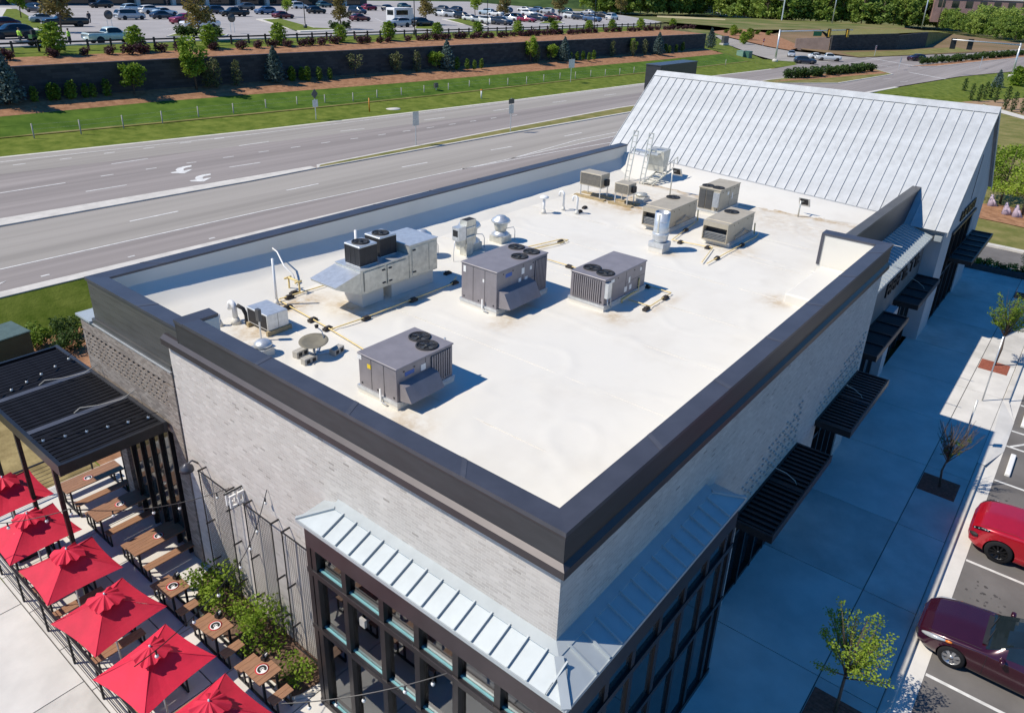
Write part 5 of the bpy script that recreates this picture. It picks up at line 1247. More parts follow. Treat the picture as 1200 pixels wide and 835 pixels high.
# ================================================================ MAIN ROAD, VERGE, RETAINING WALL, UPPER LOT
RD = 1.5
def poly(name, pts, dz, m_, z=None):
    return structure(MB().quad(*[(p[0], p[1], (p[2] if z is None else z)+dz) for p in pts]).build(name, m_))
def ribbon(name, A, B, m_, dz=0, sub=1):
    """surface lofted between two polylines given as (x, y, z)"""
    mb = MB(); n_ = len(A)
    vs = [Vector(a).lerp(Vector(b), k/sub)+Vector((0, 0, dz)) for a, b in zip(A, B) for k in range(sub+1)]
    s_ = sub+1
    mb.add(vs, [(i*s_+k, (i+1)*s_+k, (i+1)*s_+k+1, i*s_+k+1) for i in range(n_-1) for k in range(sub)])
    return structure(mb.build(name, m_))
def at_x(pl, x):
    for p, q in zip(pl, pl[1:]):
        if p[0] <= x <= q[0]:
            t = (x-p[0])/(q[0]-p[0]); return tuple(p[i]+(q[i]-p[i])*t for i in range(len(p)))
    p, q = (pl[0], pl[1]) if x < pl[0][0] else (pl[-2], pl[-1])
    t = (x-p[0])/(q[0]-p[0]); return tuple(p[i]+(q[i]-p[i])*t for i in range(len(p)))
nearE = [(-260, 41.0, RD), (2.7, 34.55, RD), (16.3, 34.2, RD), (60, 33.0, RD), (105, 31.2, RD), (141.04, 27.81, 1.50), (175.46, 23.66, 1.50), (207.94, 15.94, 1.50), (330, -20, RD), (520, -110, RD)]
farE = [(-260, 98.0, RD), (13.3, 65.5, RD), (35.2, 62.7, RD), (50.9, 61.3, RD), (72.5, 59.8, RD), (104.5, 58.6, RD), (123.7, 56.6, RD), (152.22, 54.73, 1.50), (169.28, 55.23, 1.50), (204.61, 52.05, 1.50), (265.71, 35.52, 1.50), (313.52, 28.04, 1.50), (560, -60, RD)]
allx = sorted(set([p[0] for p in nearE]+[p[0] for p in farE]))
allx = [x for x in allx if x <= 520]
ribbon('road', [at_x(nearE, x) for x in allx], [at_x(farE, x) for x in allx], M['road'])
# grey worn lanes
W_near = [(-260, 45.6), (3.88, 38.1), (19.6, 38.0), (38, 37.2), (90, 35.4)]
ribbon('road_lane', [(x, at_x(W_near, x)[1], RD) for x in (-260, 4, 20, 38, 90)], [(x, at_x([(-260, 54), (6.5, 45.7), (30, 45.3), (80, 43.8), (120, 42)], x)[1], RD) for x in (-260, 4, 20, 38, 90)], M['road_b'], .005)
ribbon('road_lane', [(x, at_x(farE, x)[1]-6.2, RD) for x in (-260, 13, 35, 72, 104, 123)], [(x, at_x(farE, x)[1]-.2, RD) for x in (-260, 13, 35, 72, 104, 123)], M['road_b'], .005)
# medians
def island(name, pts, top, kerb=.35):
    """raised island: kerb ring and a filled top"""
    P = [Vector((p[0], p[1], RD)) for p in pts]; c = sum(P, Vector())/len(P)
    b = structure(MB().prism([(p.x, p.y, RD-.1) for p in P], (0, 0, .2)).build(name, M['curb']))
    if top:
        inn = []
        for i, p in enumerate(P):
            d0 = (p-P[i-1]).normalized(); d1 = (P[(i+1) % len(P)]-p).normalized(); nn = Vector((-(d0+d1).y, (d0+d1).x, 0))
            nn.normalize()
            if nn.dot(c-p) < 0: nn = -nn
            inn.append(p+nn*kerb)
        poly(top[0], [(p.x, p.y, RD+.104) for p in inn], 0, top[1])
    return b
island('median_kerb', [(-200, 51.6), (6.6, 45.75), (23.2, 45.2), (29.3, 45.3), (29.3, 46.1), (23.2, 46.4), (6.6, 47.3), (-200, 53.6)], None)
island('median', [(29.3, 45.25), (54, 44.6), (77, 43.6), (105, 41.8), (125, 40), (125, 41.6), (105, 45.2), (77.5, 46.8), (54.5, 46.75), (30, 46.2)], ('median_grass', M['grass_dry']))
isl1 = [(122.20, 46.86, 1.50), (136.96, 36.48, 1.50), (165.34, 34.18, 1.50), (173.92, 39.96, 1.50), (150.94, 44.59, 1.50), (130.38, 47.04, 1.50)]
island('median', isl1, ('median_grass', M['grass_dry']))
poly('median_mulch', [(127.67, 45.18, 1.50), (140.98, 41.31, 1.50), (166.46, 35.62, 1.50), (171.35, 39.63, 1.50), (149.20, 44.02, 1.50)], .11, M['mulch'], RD)
isl2 = [(188.80, 36.77, 1.50), (198.00, 32.13, 1.50), (267.52, 20.60, 1.50), (313.66, 13.33, 1.50), (328.11, 16.82, 1.50), (283.10, 24.55, 1.50), (210.57, 33.64, 1.50)]
island('median', isl2, ('median_mulch', M['mulch']))
# painted lines
def line(pts, wd=.13):
    mb = MB()
    for a, b in zip(pts, pts[1:]):
        a, b = Vector((a[0], a[1], 0)), Vector((b[0], b[1], 0)); d = (b-a).normalized(); nn = Vector((-d.y, d.x, 0))*wd/2
        mb.quad(*[(p.x, p.y, RD+.010) for p in (a-nn, b-nn, b+nn, a+nn)])
    return structure(mb.build('lane_line', M['road_paint']))
line([(-200, 43.9), (3.88, 38.1), (19.6, 37.95), (38, 37.15), (62, 36.4)]); line([(38, 37.15), (50, 35.9), (62, 34.2)]); line([(44, 36.9), (56, 37.9), (75, 37.0), (78, 36.4), (77.5, 35.6)])
line([(12.73, 63.85, 1.50), (34.18, 61.20, 1.50), (60, 59.8), (104, 57.7), (123, 55.8)])
def dash(*p):
    for a, b in zip(p[::2], p[1::2]): line([a, b], .15)
dash((13.03, 62.11, 1.50), (13.91, 62.03, 1.50), (16.36, 61.82, 1.50), (17.25, 61.75, 1.50), (19.86, 61.77, 1.50), (20.74, 61.73, 1.50), (23.15, 61.59, 1.50), (24.11, 61.52, 1.50), (26.59, 61.68, 1.50), (27.61, 61.58, 1.50), (29.87, 61.49, 1.50), (30.88, 61.40, 1.50))
dash((18.54, 57.58, 1.50), (21.52, 57.56, 1.50), (29.81, 57.28, 1.50), (32.91, 57.20, 1.50), (41.24, 57.03, 1.50), (44.01, 56.58, 1.50), (52.53, 56.38, 1.50), (55.57, 56.11, 1.50), (63.76, 55.71, 1.50), (67.13, 55.61, 1.50), (75.57, 55.26, 1.50), (78.43, 55.02, 1.50), (87.40, 54.68, 1.50), (90.35, 54.48, 1.50))
dash((9.31, 53.91, 1.50), (13.53, 53.88, 1.50), (13.48, 50.48, 1.50), (16.30, 50.39, 1.50), (16.15, 54.14, 1.50), (17.09, 54.12, 1.50), (19.57, 54.06, 1.50), (20.41, 54.01, 1.50), (22.91, 53.95, 1.50), (23.69, 53.84, 1.50), (26.12, 53.83, 1.50), (27.08, 53.74, 1.50), (24.62, 50.44, 1.50), (27.33, 50.24, 1.50))
dash((29.51, 53.76, 1.50), (30.49, 53.66, 1.50), (32.75, 53.55, 1.50), (33.72, 53.46, 1.50), (36.02, 53.39, 1.50), (37.02, 53.33, 1.50), (39.29, 53.13, 1.50), (40.20, 53.08, 1.50), (42.67, 52.94, 1.50), (43.64, 52.88, 1.50), (45.94, 52.83, 1.50), (46.94, 52.74, 1.50), (49.21, 52.63, 1.50), (50.25, 52.55, 1.50), (52.53, 52.54, 1.50), (53.54, 52.46, 1.50), (55.86, 52.39, 1.50), (56.81, 52.33, 1.50), (59.21, 52.22, 1.50), (60.18, 52.18, 1.50), (62.83, 51.97, 1.50), (63.71, 51.89, 1.50))
dash((12.27, 41.63, 1.50), (15.45, 41.66, 1.50), (23.54, 41.30, 1.50), (26.40, 41.29, 1.50), (34.78, 41.06, 1.50), (37.63, 40.89, 1.50), (45.69, 40.58, 1.50), (48.54, 40.33, 1.50), (56.86, 40.01, 1.50), (59.96, 39.95, 1.50))
dash((4.86, 35.61, 1.50), (5.27, 35.62, 1.50), (9.13, 35.35, 1.50), (9.51, 35.36, 1.50), (13.80, 35.15, 1.50), (14.18, 35.14, 1.50))
line([(190.98, 34.34, 1.50), (208.15, 51.34, 1.50)], .4); line([(174.31, 33.29, 1.50), (165.91, 24.58, 1.50)], .4); line([(186.60, 45.80, 1.50), (184.75, 39.30, 1.50)], .3)
dash((153.07, 33.04, 1.50), (156.51, 32.33, 1.50), (150.90, 29.44, 1.50), (154.06, 28.82, 1.50))
def turn_arrow(pts):
    structure(MB().quad(*[(p[0], p[1], RD+.012) for p in pts]).build('turn_arrow', M['road_paint']))
turn_arrow([(22.81, 53.03, 1.50), (22.10, 53.05, 1.50), (21.47, 52.82, 1.50), (21.03, 52.26, 1.50), (20.98, 51.84, 1.50), (20.40, 51.87, 1.50), (20.37, 51.55, 1.50), (21.00, 50.84, 1.50), (22.17, 51.73, 1.50), (21.81, 51.78, 1.50), (21.45, 51.72, 1.50), (21.66, 52.20, 1.50), (22.02, 52.52, 1.50), (22.55, 52.56, 1.50)])
turn_arrow([(22.41, 49.49, 1.50), (21.74, 49.58, 1.50), (21.13, 49.36, 1.50), (20.71, 48.86, 1.50), (20.67, 48.48, 1.50), (20.12, 48.54, 1.50), (20.08, 48.24, 1.50), (20.69, 47.56, 1.50), (21.81, 48.34, 1.50), (21.45, 48.38, 1.50), (21.10, 48.34, 1.50), (21.32, 48.80, 1.50), (21.66, 49.08, 1.50), (22.16, 49.07, 1.50)])
turn_arrow([(2.78, 36.43, 1.50), (3.00, 35.78, 1.50), (3.52, 36.19, 1.50), (3.19, 36.09, 1.50), (2.86, 36.68, 1.50)])
# kerbs of the road
mb = MB()
for a, b in zip(nearE[:5], nearE[1:6]): mb.bar((a[0], a[1]-.1, RD-.06), (b[0], b[1]-.1, RD-.06), .75, .16)
structure(mb.build('kerb', M['curb']))
mb = MB()
for a, b in zip(farE[:7], farE[1:8]): mb.bar((a[0], a[1]+.1, RD-.06), (b[0], b[1]+.1, RD-.06), .5, .14)
structure(mb.build('kerb', M['curb']))
# near lawn bank up to the road
lx = [-260, -60, 2.7, 16.3, 60, 105, 122]
ribbon('lawn', [(x, 31.6 if x < 20 else 28, -.028) for x in lx], [(x, at_x(nearE, x)[1]-.45, RD-.02) for x in lx], M['grass'], 0, 6)
rgt = [(141.04, 27.81, 1.50), (175.46, 23.66, 1.50), (207.94, 15.94, 1.50), (330, -20, RD), (420, -66, RD)]
ribbon('lawn', [(122, 28, -.028), (150, 14, -.05), (165, 8, -.06), (190, -4, -.06), (260, -40, -.06), (330, -70, -.06), (380, -90, -.06)], [(p[0], p[1]-.45, RD-.02) for p in [(122, at_x(nearE, 122)[1]), (132, at_x(nearE, 132)[1])]+rgt[:1]+rgt[1:]], M['grass'], 0, 4)
# verge, mulch, wall, upper mulch, fence strip, lot
XS = [-260, -60, 18, 31, 47, 66, 95, 131, 159]
wallL = [(-260, 80.5), (18, 78.9), (47, 78.4), (66, 77.6), (95, 76.4), (131, 74.7), (159, 73.7)]
mulL = [(-260, 79), (17.8, 77.0), (31, 77.2), (45, 75.8), (62, 73.9), (88, 72.6), (126, 71.1), (159, 70.6)]
E_ = [(x, at_x(farE, x)[1]+.35, RD-.02) for x in XS]
F_ = [(x, at_x(farE, x)[1]+6.2+x*.012, RD+.45) for x in XS]
B_ = [(x, at_x(mulL, x)[1]-1.7, 3.15) for x in XS]
W_ = [(x, at_x(wallL, x)[1], 3.95) for x in XS]
ribbon('verge_grass', E_, F_, M['grass_dry'] if False else M['grass'], 0, 2); ribbon('verge_grass', F_, B_, M['fresh_grass'], 0, 2); ribbon('mulch_bed', B_, W_, M['mulch'], .004, 2)
T_ = [(x, at_x(wallL, x)[1]+.4, 7.02) for x in XS]; M1 = [(x, 84.2, 7.35) for x in XS]; FN = [(x, 86.2, 7.6) for x in XS]; L_ = [(x, 90.0, 7.8) for x in XS]
ribbon('mulch_bed', T_, M1, M['mulch'], 0, 2); ribbon('verge_grass', M1, FN, M['grass'], 0, 1); ribbon('verge_grass', FN, L_, M['grass'], 0, 1)
dirt_strip = [(x, p[1]+.2, p[2]+.03) for x, p in zip(XS, F_)]
ribbon('bare_strip', [(p[0], p[1]-.5, p[2]-.0) for p in dirt_strip], [(p[0], p[1]+.35, p[2]+.03) for p in dirt_strip], M['grass_dry'], .012)
t = thing('retaining_wall', 'long dark block retaining wall between the two mulch beds across the road', 'retaining wall', (0, 0, 0))
mb = MB(); mc = MB()
for a, b in zip(XS, XS[1:]):
    ya, yb = at_x(wallL, a)[1], at_x(wallL, b)[1]
    mb.add([(a, ya, 3.6), (b, yb, 3.6), (b, yb+.4, 3.6), (a, ya+.4, 3.6), (a, ya, 6.95), (b, yb, 6.95), (b, yb+.4, 6.95), (a, ya+.4, 6.95)], [(0,1,5,4), (2,3,7,6), (4,5,6,7), (3,2,1,0), (3,0,4,7), (1,2,6,5)])
    mc.add([(a, ya-.05, 6.952), (b, yb-.05, 6.952), (b, yb+.45, 6.952), (a, ya+.45, 6.952), (a, ya-.05, 7.05), (b, yb-.05, 7.05), (b, yb+.45, 7.05), (a, ya+.45, 7.05)], [(0,1,5,4), (2,3,7,6), (4,5,6,7), (3,2,1,0), (3,0,4,7), (1,2,6,5)])
mb.build('wall_face', M['wall_block'], t); mc.build('wall_cap', M['ledge'], t)
MB().box(158.6, 159.0, 74.1, 84, 3.6, 7.0).build('wall_return', M['wall_block'], t)
# slope beyond the end of the wall
ribbon('mulch_bed', [(159, 70.6, 3.6), (159.01, 74, 3.7), (159.02, 84, 7.2), (159.03, 90, 7.8)], [(166, 70, 2.6), (172, 76, 2.4), (180, 90, 3.2), (186, 100, 4)], M['mulch'], .01)
ribbon('verge_grass', [(159, at_x(farE, 159)[1]+.3, RD-.02), (159, 66, 2.2), (159, 70.6, 3.6)], [(176, at_x(farE, 176)[1]+.3, RD-.02), (170, 67, 1.8), (166, 70, 2.6)], M['grass'], 0)
ribbon('verge_grass', [(176, at_x(farE, 176)[1]+.3, RD-.02), (170, 67, 1.8), (166, 70, 2.6), (172, 76, 2.4), (180, 90, 3.2)], [(154.10, 55.46, 1.50), (169.83, 62.59, 1.50), (181.46, 70.25, 1.50), (204.46, 86.23, 1.50), (242.14, 108.31, 1.50)], M['grass'], -.01)
lot = structure(MB().quad((-260, 90, 7.8), (159, 90, 7.8), (186, 100, 7.8), (215, 130, 7.8), (262, 240, 7.8), (-260, 240, 7.8)).build('upper_parking_lot', mat('pale_lot', (.36, .34, .33), .9, var=.08, scale=.15)))
ribbon('lot_bank', [(159, 90, 7.79), (186, 100, 7.79), (215, 130, 7.79), (262, 240, 7.79)], [(181, 89, 2.6), (204, 94, 1.45), (262, 126, 1.45), (340, 245, 1.45)], M['grass_dry'])
structure(MB().box(-260, 158, 89.85, 90.05, 7.6, 7.93).build('kerb', M['curb']))
# islands and stall rows of the lot
def lot_island(pts, hedge=None):
    structure(MB().prism([(p[0], p[1], 7.8) for p in pts], (0, 0, .13)).build('lot_island_kerb', M['curb']))
    c = [sum(p[i] for p in pts)/len(pts) for i in (0, 1)]
    structure(MB().quad(*[(c[0]+(p[0]-c[0])*.94, c[1]+(p[1]-c[1])*.86, 7.934) for p in pts]).build('lot_island_grass', M['grass']))
lot_island([(32.48, 117.25, 7.80), (36.74, 113.09, 7.80), (39.38, 117.83, 7.80), (55.21, 177.94, 7.80), (53.36, 177.95, 7.80)])
lot_island([(45.48, 97.72, 7.80), (51.37, 93.64, 7.80), (55.01, 98.27, 7.80), (49.15, 102.30, 7.80)])
lot_island([(81.92, 132.25, 7.80), (67.97, 99.20, 7.80), (78.61, 99.73, 7.80), (75.80, 105.16, 7.80), (87.53, 134.21, 7.80)])
lot_island([(92.18, 98.68, 7.80), (94.96, 94.16, 7.80), (102.37, 104.50, 7.80), (98.81, 105.54, 7.80)])
lot_island([(125.02, 123.67, 7.80), (108.28, 97.35, 7.80), (114.88, 100.86, 7.80), (134.77, 125.40, 7.80)])
lot_island([(134.81, 102.90, 7.80), (143.75, 102.21, 7.80), (152.93, 110.55, 7.80), (148.31, 111.58, 7.80)])
for a, b in (((51.80, 110.85, 7.80), (65.44, 122.44, 7.80)), ((59.49, 132.74, 7.80), (64.18, 134.41, 7.80)), ((28.41, 105.42, 7.80), (30.37, 107.77, 7.80)), ((110.43, 129.94, 7.80), (88.78, 98.60, 7.80))):
    structure(MB().bar((a[0], a[1], 7.805), (b[0], b[1], 7.805), .12, .006).build('stall_line', M['road_paint']))

# ================================================================ VEHICLES
def crom(p0, p1, p2, p3, t):
    return .5*((2*p1)+(-p0+p2)*t+(2*p0-5*p1+4*p2-p3)*t*t+(-p0+3*p1-3*p2+p3)*t**3)
CARS = {  # stations from the nose: x, half width, floor, belt, roof, roof half width
 'sedan': dict(L=4.8, wb=(.93, 3.72), r=.325, ws=(1.55, 2.3), rw=(3.72, 4.2), sw=(1.98, 3.92), pil=(2.85,), st=[(0,.50,.34,.56,.58,.4),(.07,.70,.24,.64,.67,.5),(.3,.83,.18,.73,.77,.6),(.7,.895,.17,.82,.86,.65),(1.15,.91,.17,.88,.92,.65),(1.55,.915,.17,.93,.97,.66),(2.0,.915,.17,.945,1.24,.63),(2.4,.915,.17,.95,1.41,.61),(2.9,.915,.17,.955,1.46,.60),(3.4,.91,.17,.965,1.43,.59),(3.85,.90,.18,.975,1.28,.58),(4.2,.88,.2,.98,1.08,.58),(4.55,.84,.24,.96,1.0,.58),(4.74,.75,.3,.86,.9,.5),(4.8,.62,.4,.7,.72,.4)]),
 'suv': dict(L=4.85, wb=(.93, 3.78), r=.385, ws=(1.5, 2.1), rw=(4.3, 4.7), sw=(1.9, 4.3), pil=(2.75, 3.7), st=[(0,.56,.42,.72,.74,.4),(.07,.76,.30,.86,.89,.5),(.3,.90,.22,.98,1.02,.6),(.7,.965,.20,1.05,1.09,.66),(1.15,.975,.20,1.09,1.13,.68),(1.5,.98,.20,1.12,1.16,.69),(1.9,.98,.20,1.13,1.46,.68),(2.25,.98,.20,1.14,1.63,.67),(2.8,.98,.20,1.15,1.68,.66),(3.5,.98,.2,1.17,1.66,.65),(4.2,.96,.22,1.19,1.57,.63),(4.55,.93,.26,1.2,1.38,.61),(4.75,.88,.3,1.1,1.14,.58),(4.85,.75,.42,.9,.93,.5)]),
 'van': dict(L=5.1, wb=(.95, 4.0), r=.34, ws=(1.0, 1.85), rw=(4.75, 5.0), sw=(1.75, 4.75), pil=(2.7, 3.7), st=[(0,.56,.36,.66,.68,.4),(.1,.80,.26,.8,.84,.55),(.4,.93,.2,.94,.98,.65),(.9,.98,.18,1.02,1.07,.7),(1.3,.985,.18,1.05,1.32,.72),(1.8,.99,.18,1.06,1.66,.72),(2.4,.99,.18,1.07,1.76,.72),(3.5,.99,.18,1.07,1.78,.72),(4.5,.98,.2,1.07,1.72,.7),(4.85,.95,.24,1.07,1.5,.68),(5.02,.9,.3,1.0,1.1,.6),(5.1,.8,.42,.8,.85,.5)]),
 'pickup': dict(L=5.9, wb=(1.0, 4.6), r=.4, ws=(1.6, 2.15), rw=(3.6, 3.8), sw=(1.95, 3.6), pil=(2.8,), bed=(3.95, 5.75), st=[(0,.62,.46,.8,.82,.4),(.07,.82,.34,1.0,1.03,.55),(.3,.93,.3,1.08,1.12,.65),(.9,.98,.28,1.12,1.16,.7),(1.6,.99,.28,1.15,1.19,.7),(1.95,.99,.28,1.16,1.52,.7),(2.3,.99,.28,1.17,1.76,.69),(2.9,.99,.28,1.18,1.8,.68),(3.5,.99,.28,1.18,1.74,.67),(3.72,.99,.28,1.18,1.4,.68),(3.85,.99,.28,1.18,1.2,.7),(5.0,.99,.3,1.18,1.2,.7),(5.75,.98,.34,1.17,1.19,.7),(5.9,.94,.5,1.0,1.02,.6)]),
}
def car_grid(kind, nS, nR):
    S = CARS[kind]; st = S['st']; xs = []
    n_ = len(st)
    out = []
    for i in range(n_-1):
        for k in range(nS):
            t = k/nS; row = []
            P = [st[max(i-1, 0)], st[i], st[i+1], st[min(i+2, n_-1)]]
            for c in range(6):
                a, b = P[1][c], P[2][c]; v = crom(P[0][c], a, b, P[3][c], t); lo, hi = min(a, b), max(a, b)
                row.append(min(max(v, lo-.01), hi+.01))
            row[0] = P[1][0]+(P[2][0]-P[1][0])*t; out.append(row)
    out.append(list(st[-1]))
    rings = []
    for x, hw, zb, zs, zr, rw in out:
        q = min(1, max(0, (zr-zs-.05)/.32)); re = hw*.80*(1-q)+rw*q
        ctl = [(0, zb), (hw*.80, zb), (hw*.965, zb+.10), (hw, zb+(zs-zb)*.5), (hw*.99, zs-.10), (hw*.945, zs), (re*1.03, zr-.05*q-.012), (re*.86, zr-.004), (0, zr+.028)]
        ring = []
        for j in range(8):
            Pn = [ctl[max(j-1, 0)], ctl[j], ctl[j+1], ctl[min(j+2, 8)]]
            for k in range(nR):
                t = k/nR
                if nR == 1: ring.append(ctl[j])
                else: ring.append(tuple(crom(Pn[0][c], Pn[1][c], Pn[2][c], Pn[3][c], t) if c == 1 else crom(Pn[0][c], Pn[1][c], Pn[2][c], Pn[3][c], t) for c in (0, 1)))
        ring.append(ctl[8])
        rings.append((x, ring, q))
    return rings
def car_parts(kind, near=False):
    """dict of builders for the pieces of one car; local +x is forward, origin under the middle"""
    S = CARS[kind]; nS, nR = (6, 4) if near else (2, 1)
    rings = car_grid(kind, nS, nR); Lc = S['L']; half = len(rings[0][1]); j5, j6 = 5*nR, 6*nR
    V = {}
    def pt(i, j, side): x, ring, q = rings[i]; y, z = ring[j]; return Vector((Lc/2-x, side*y, z))
    body = MB(); body.smooth = True; idx = {}
    def vid(i, j, side):
        if j in (0, half-1): side = 1
        k = (i, j, side)
        if k not in idx: idx[k] = len(body.v); body.v.append(tuple(pt(i, j, side)))
        return idx[k]
    def addf(mb, vs): mb.f.append(vs); mb.mi.append(0); mb.sm.append(True)
    wx = S['wb']; rr = S['r']*1.13
    def inwheel(p): return abs(p.y) > .55 and any((p.x-(Lc/2-w_))**2+(p.z-S['r'])**2 < rr*rr for w_ in wx)
    if near:                               # pull grid points near the arch outwards onto the circle
        for i in range(len(rings)):
            x, ring, q = rings[i]
            for w_ in wx:
                for j in range(half):
                    y, z = ring[j]; dx, dz = x-w_, z-S['r']; d = math.hypot(dx, dz)
    for i in range(len(rings)-1):
        for j in range(half-1):
            for side in (1, -1):
                ps = [pt(i, j, side), pt(i+1, j, side), pt(i+1, j+1, side), pt(i, j+1, side)]
                if near and j < 5*nR and all(inwheel(p) for p in ps): continue
                f = [vid(i, j, side), vid(i+1, j, side), vid(i+1, j+1, side), vid(i, j+1, side)]
                if side == -1: f = f[::-1]
                addf(body, f[::-1])
    for i, flip in ((0, False), (len(rings)-1, True)):
        loop = [vid(i, j, 1) for j in range(half)]+[vid(i, j, -1) for j in range(half-2, 0, -1)]
        addf(body, loop if not flip else loop[::-1])
    if near:                               # snap the ragged arch edge to a clean arc
        for k, (i, j, side) in enumerate(list(idx)):
            p = Vector(body.v[idx[(i, j, side)]])
            for w_ in wx:
                dx, dz = p.x-(Lc/2-w_), p.z-S['r']; d = math.hypot(dx, dz)
                if abs(p.y) > .55 and rr-.17 < d < rr: s_ = rr/d; body.v[idx[(i, j, side)]] = (Lc/2-w_+dx*s_, p.y, S['r']+dz*s_)
    def patch(x0, x1, jr, off=.006, sides=(1, -1), cond=None):
        mb = MB(); mb.smooth = True
        for i in range(len(rings)-1):
            xm = (rings[i][0]+rings[i+1][0])/2
            if not x0 <= xm <= x1: continue
            for j in range(*jr):
                for side in sides:
                    ps = [pt(i, j, side), pt(i+1, j, side), pt(i+1, j+1, side), pt(i, j+1, side)]
                    if cond and not cond(i, j, ps): continue
                    nn = (ps[2]-ps[0]).cross(ps[3]-ps[1]).normalized()*(-side)
                    if nn.dot(Vector((ps[0].x*.1, ps[0].y, ps[0].z-.7))) < 0: nn = -nn
                    ps = [p+nn*off for p in ps]
                    mb.quad(*(ps if side == -1 else ps[::-1]))
        return mb
    out = {'body': body}
    out['windscreen'] = patch(*S['ws'], (j6+ (0 if nR > 1 else 0), half-1))
    out['rear_window'] = patch(*S['rw'], (j6, half-1))
    def swc(i, j, ps): return rings[i][2] > .45 and rings[i+1][2] > .45 and not any(abs((rings[i][0]+rings[i+1][0])/2-p) < (.045 if near else .0) for p in S['pil'])
    for side, nm in ((1, 'side_window'), (-1, 'side_window')):
        out.setdefault('side', []).append(patch(S['sw'][0], S['sw'][1], (j5+(1 if nR > 1 else 0), j6), .006, (side,), swc))
    out['patch'] = patch; out['pt'] = pt; out['rings'] = rings; out['half'] = half; out['nR'] = nR
    return out
def wheel_mesh(r, wd, rim, near):
    ty = MB(); n_ = 28 if near else 12
    prof = [(r*.68, -wd/2), (r*.9, -wd/2), (r, -wd/2+.03), (r, wd/2-.03), (r*.9, wd/2), (r*.68, wd/2)]
    ty.lathe(prof, n_, cap=False)
    ri = MB(); ri.lathe([(r*.69, -wd/2+.02), (r*.69, wd/2-.015), (r*.62, wd/2-.03), (r*.58, wd/2-.07), (.001, wd/2-.08)], n_, cap=False)
    if near:
        for k in range(7 if rim == 'alloy' else 10):
            a = 2*PI*k/(7 if rim == 'alloy' else 10); c, s_ = math.cos(a), math.sin(a); w_ = .035 if rim == 'alloy' else .018
            ri.add([(c*.05-s_*w_, s_*.05+c*w_, wd/2-.02), (c*.05+s_*w_, s_*.05-c*w_, wd/2-.02), (c*r*.64+s_*w_*1.3, s_*r*.64-c*w_*1.3, wd/2-.03), (c*r*.64-s_*w_*1.3, s_*r*.64+c*w_*1.3, wd/2-.03)], [(0, 1, 2, 3)])
        ri.lathe([(.06, wd/2-.05), (.06, wd/2-.012), (.001, wd/2-.008)], 12, cap=False)
    return ty.mesh('tyre', M['rubber']), ri.mesh('rim', M['alloy' if rim == 'alloy' else 'dark_alloy'])
CARM = {}
def car(kind, colour, label, loc, rz, group=None, near=False, rim='alloy', name='parked_car', cat='car'):
    key = (kind, colour, near, rim)
    if key not in CARM:
        P = car_parts(kind, near); S = CARS[kind]
        pm = mat('car_paint_'+colour, CCOL[colour], .22 if near else .3, .25 if near else .1, var=.05, coat=.8 if near else .3, spec=.6)
        me = {'body': P['body'].mesh('body', pm), 'windscreen': P['windscreen'].mesh('windscreen', M['car_glass']), 'rear_window': P['rear_window'].mesh('rear_window', M['car_glass']),
              'side_window': [m_.mesh('side_window', M['car_glass']) for m_ in P['side']]}
        CARM[key] = (me, wheel_mesh(S['r'], .22, rim, near), P)
    me, (ty, ri), P = CARM[key]; S = CARS[kind]
    t = thing(name, label, cat, loc, rz, group)
    b = link('body', me['body'], t); link('windscreen', me['windscreen'], t); link('rear_window', me['rear_window'], t)
    for m_ in me['side_window']: link('side_window', m_, t)
    hw = max(s_[1] for s_ in S['st'])
    for w_ in S['wb']:
        for sd_ in (1, -1):
            wh = link('wheel', ty, t, (S['L']/2-w_, sd_*(hw-.115), S['r']), (-sd_*PI/2, 0, 0)); link('rim', ri, wh)
            if not near:
                MBk = ARCH.get(kind)
                if MBk is None: MBk = ARCH[kind] = MB().lathe([(S['r']*1.14, 0), (S['r']*1.14, .02), (.001, .02)], 12).mesh('wheel_arch', M['dark'])
                link('wheel_arch', MBk, t, (S['L']/2-w_, sd_*(hw-.01), S['r']), (-sd_*PI/2, 0, 0))
    if 'bed' in S:
        a, c = S['bed']
        MB().box(S['L']/2-c, S['L']/2-a, -.78, .78, 1.205, 1.24).build('bed_liner', M['dark'], t)
    return t, P, S, b
ARCH = {}
CCOL = dict(maroon=(.045, .006, .016), red=(.50, .008, .022), white=(.72, .72, .70), mint=(.50, .60, .58), black=(.012, .012, .014), navy=(.02, .032, .06), silver=(.42, .44, .46), grey=(.10, .105, .11), crimson=(.25, .015, .05), blue=(.07, .13, .24), teal=(.04, .11, .13), darkred=(.12, .012, .018), paleblue=(.40, .50, .56))
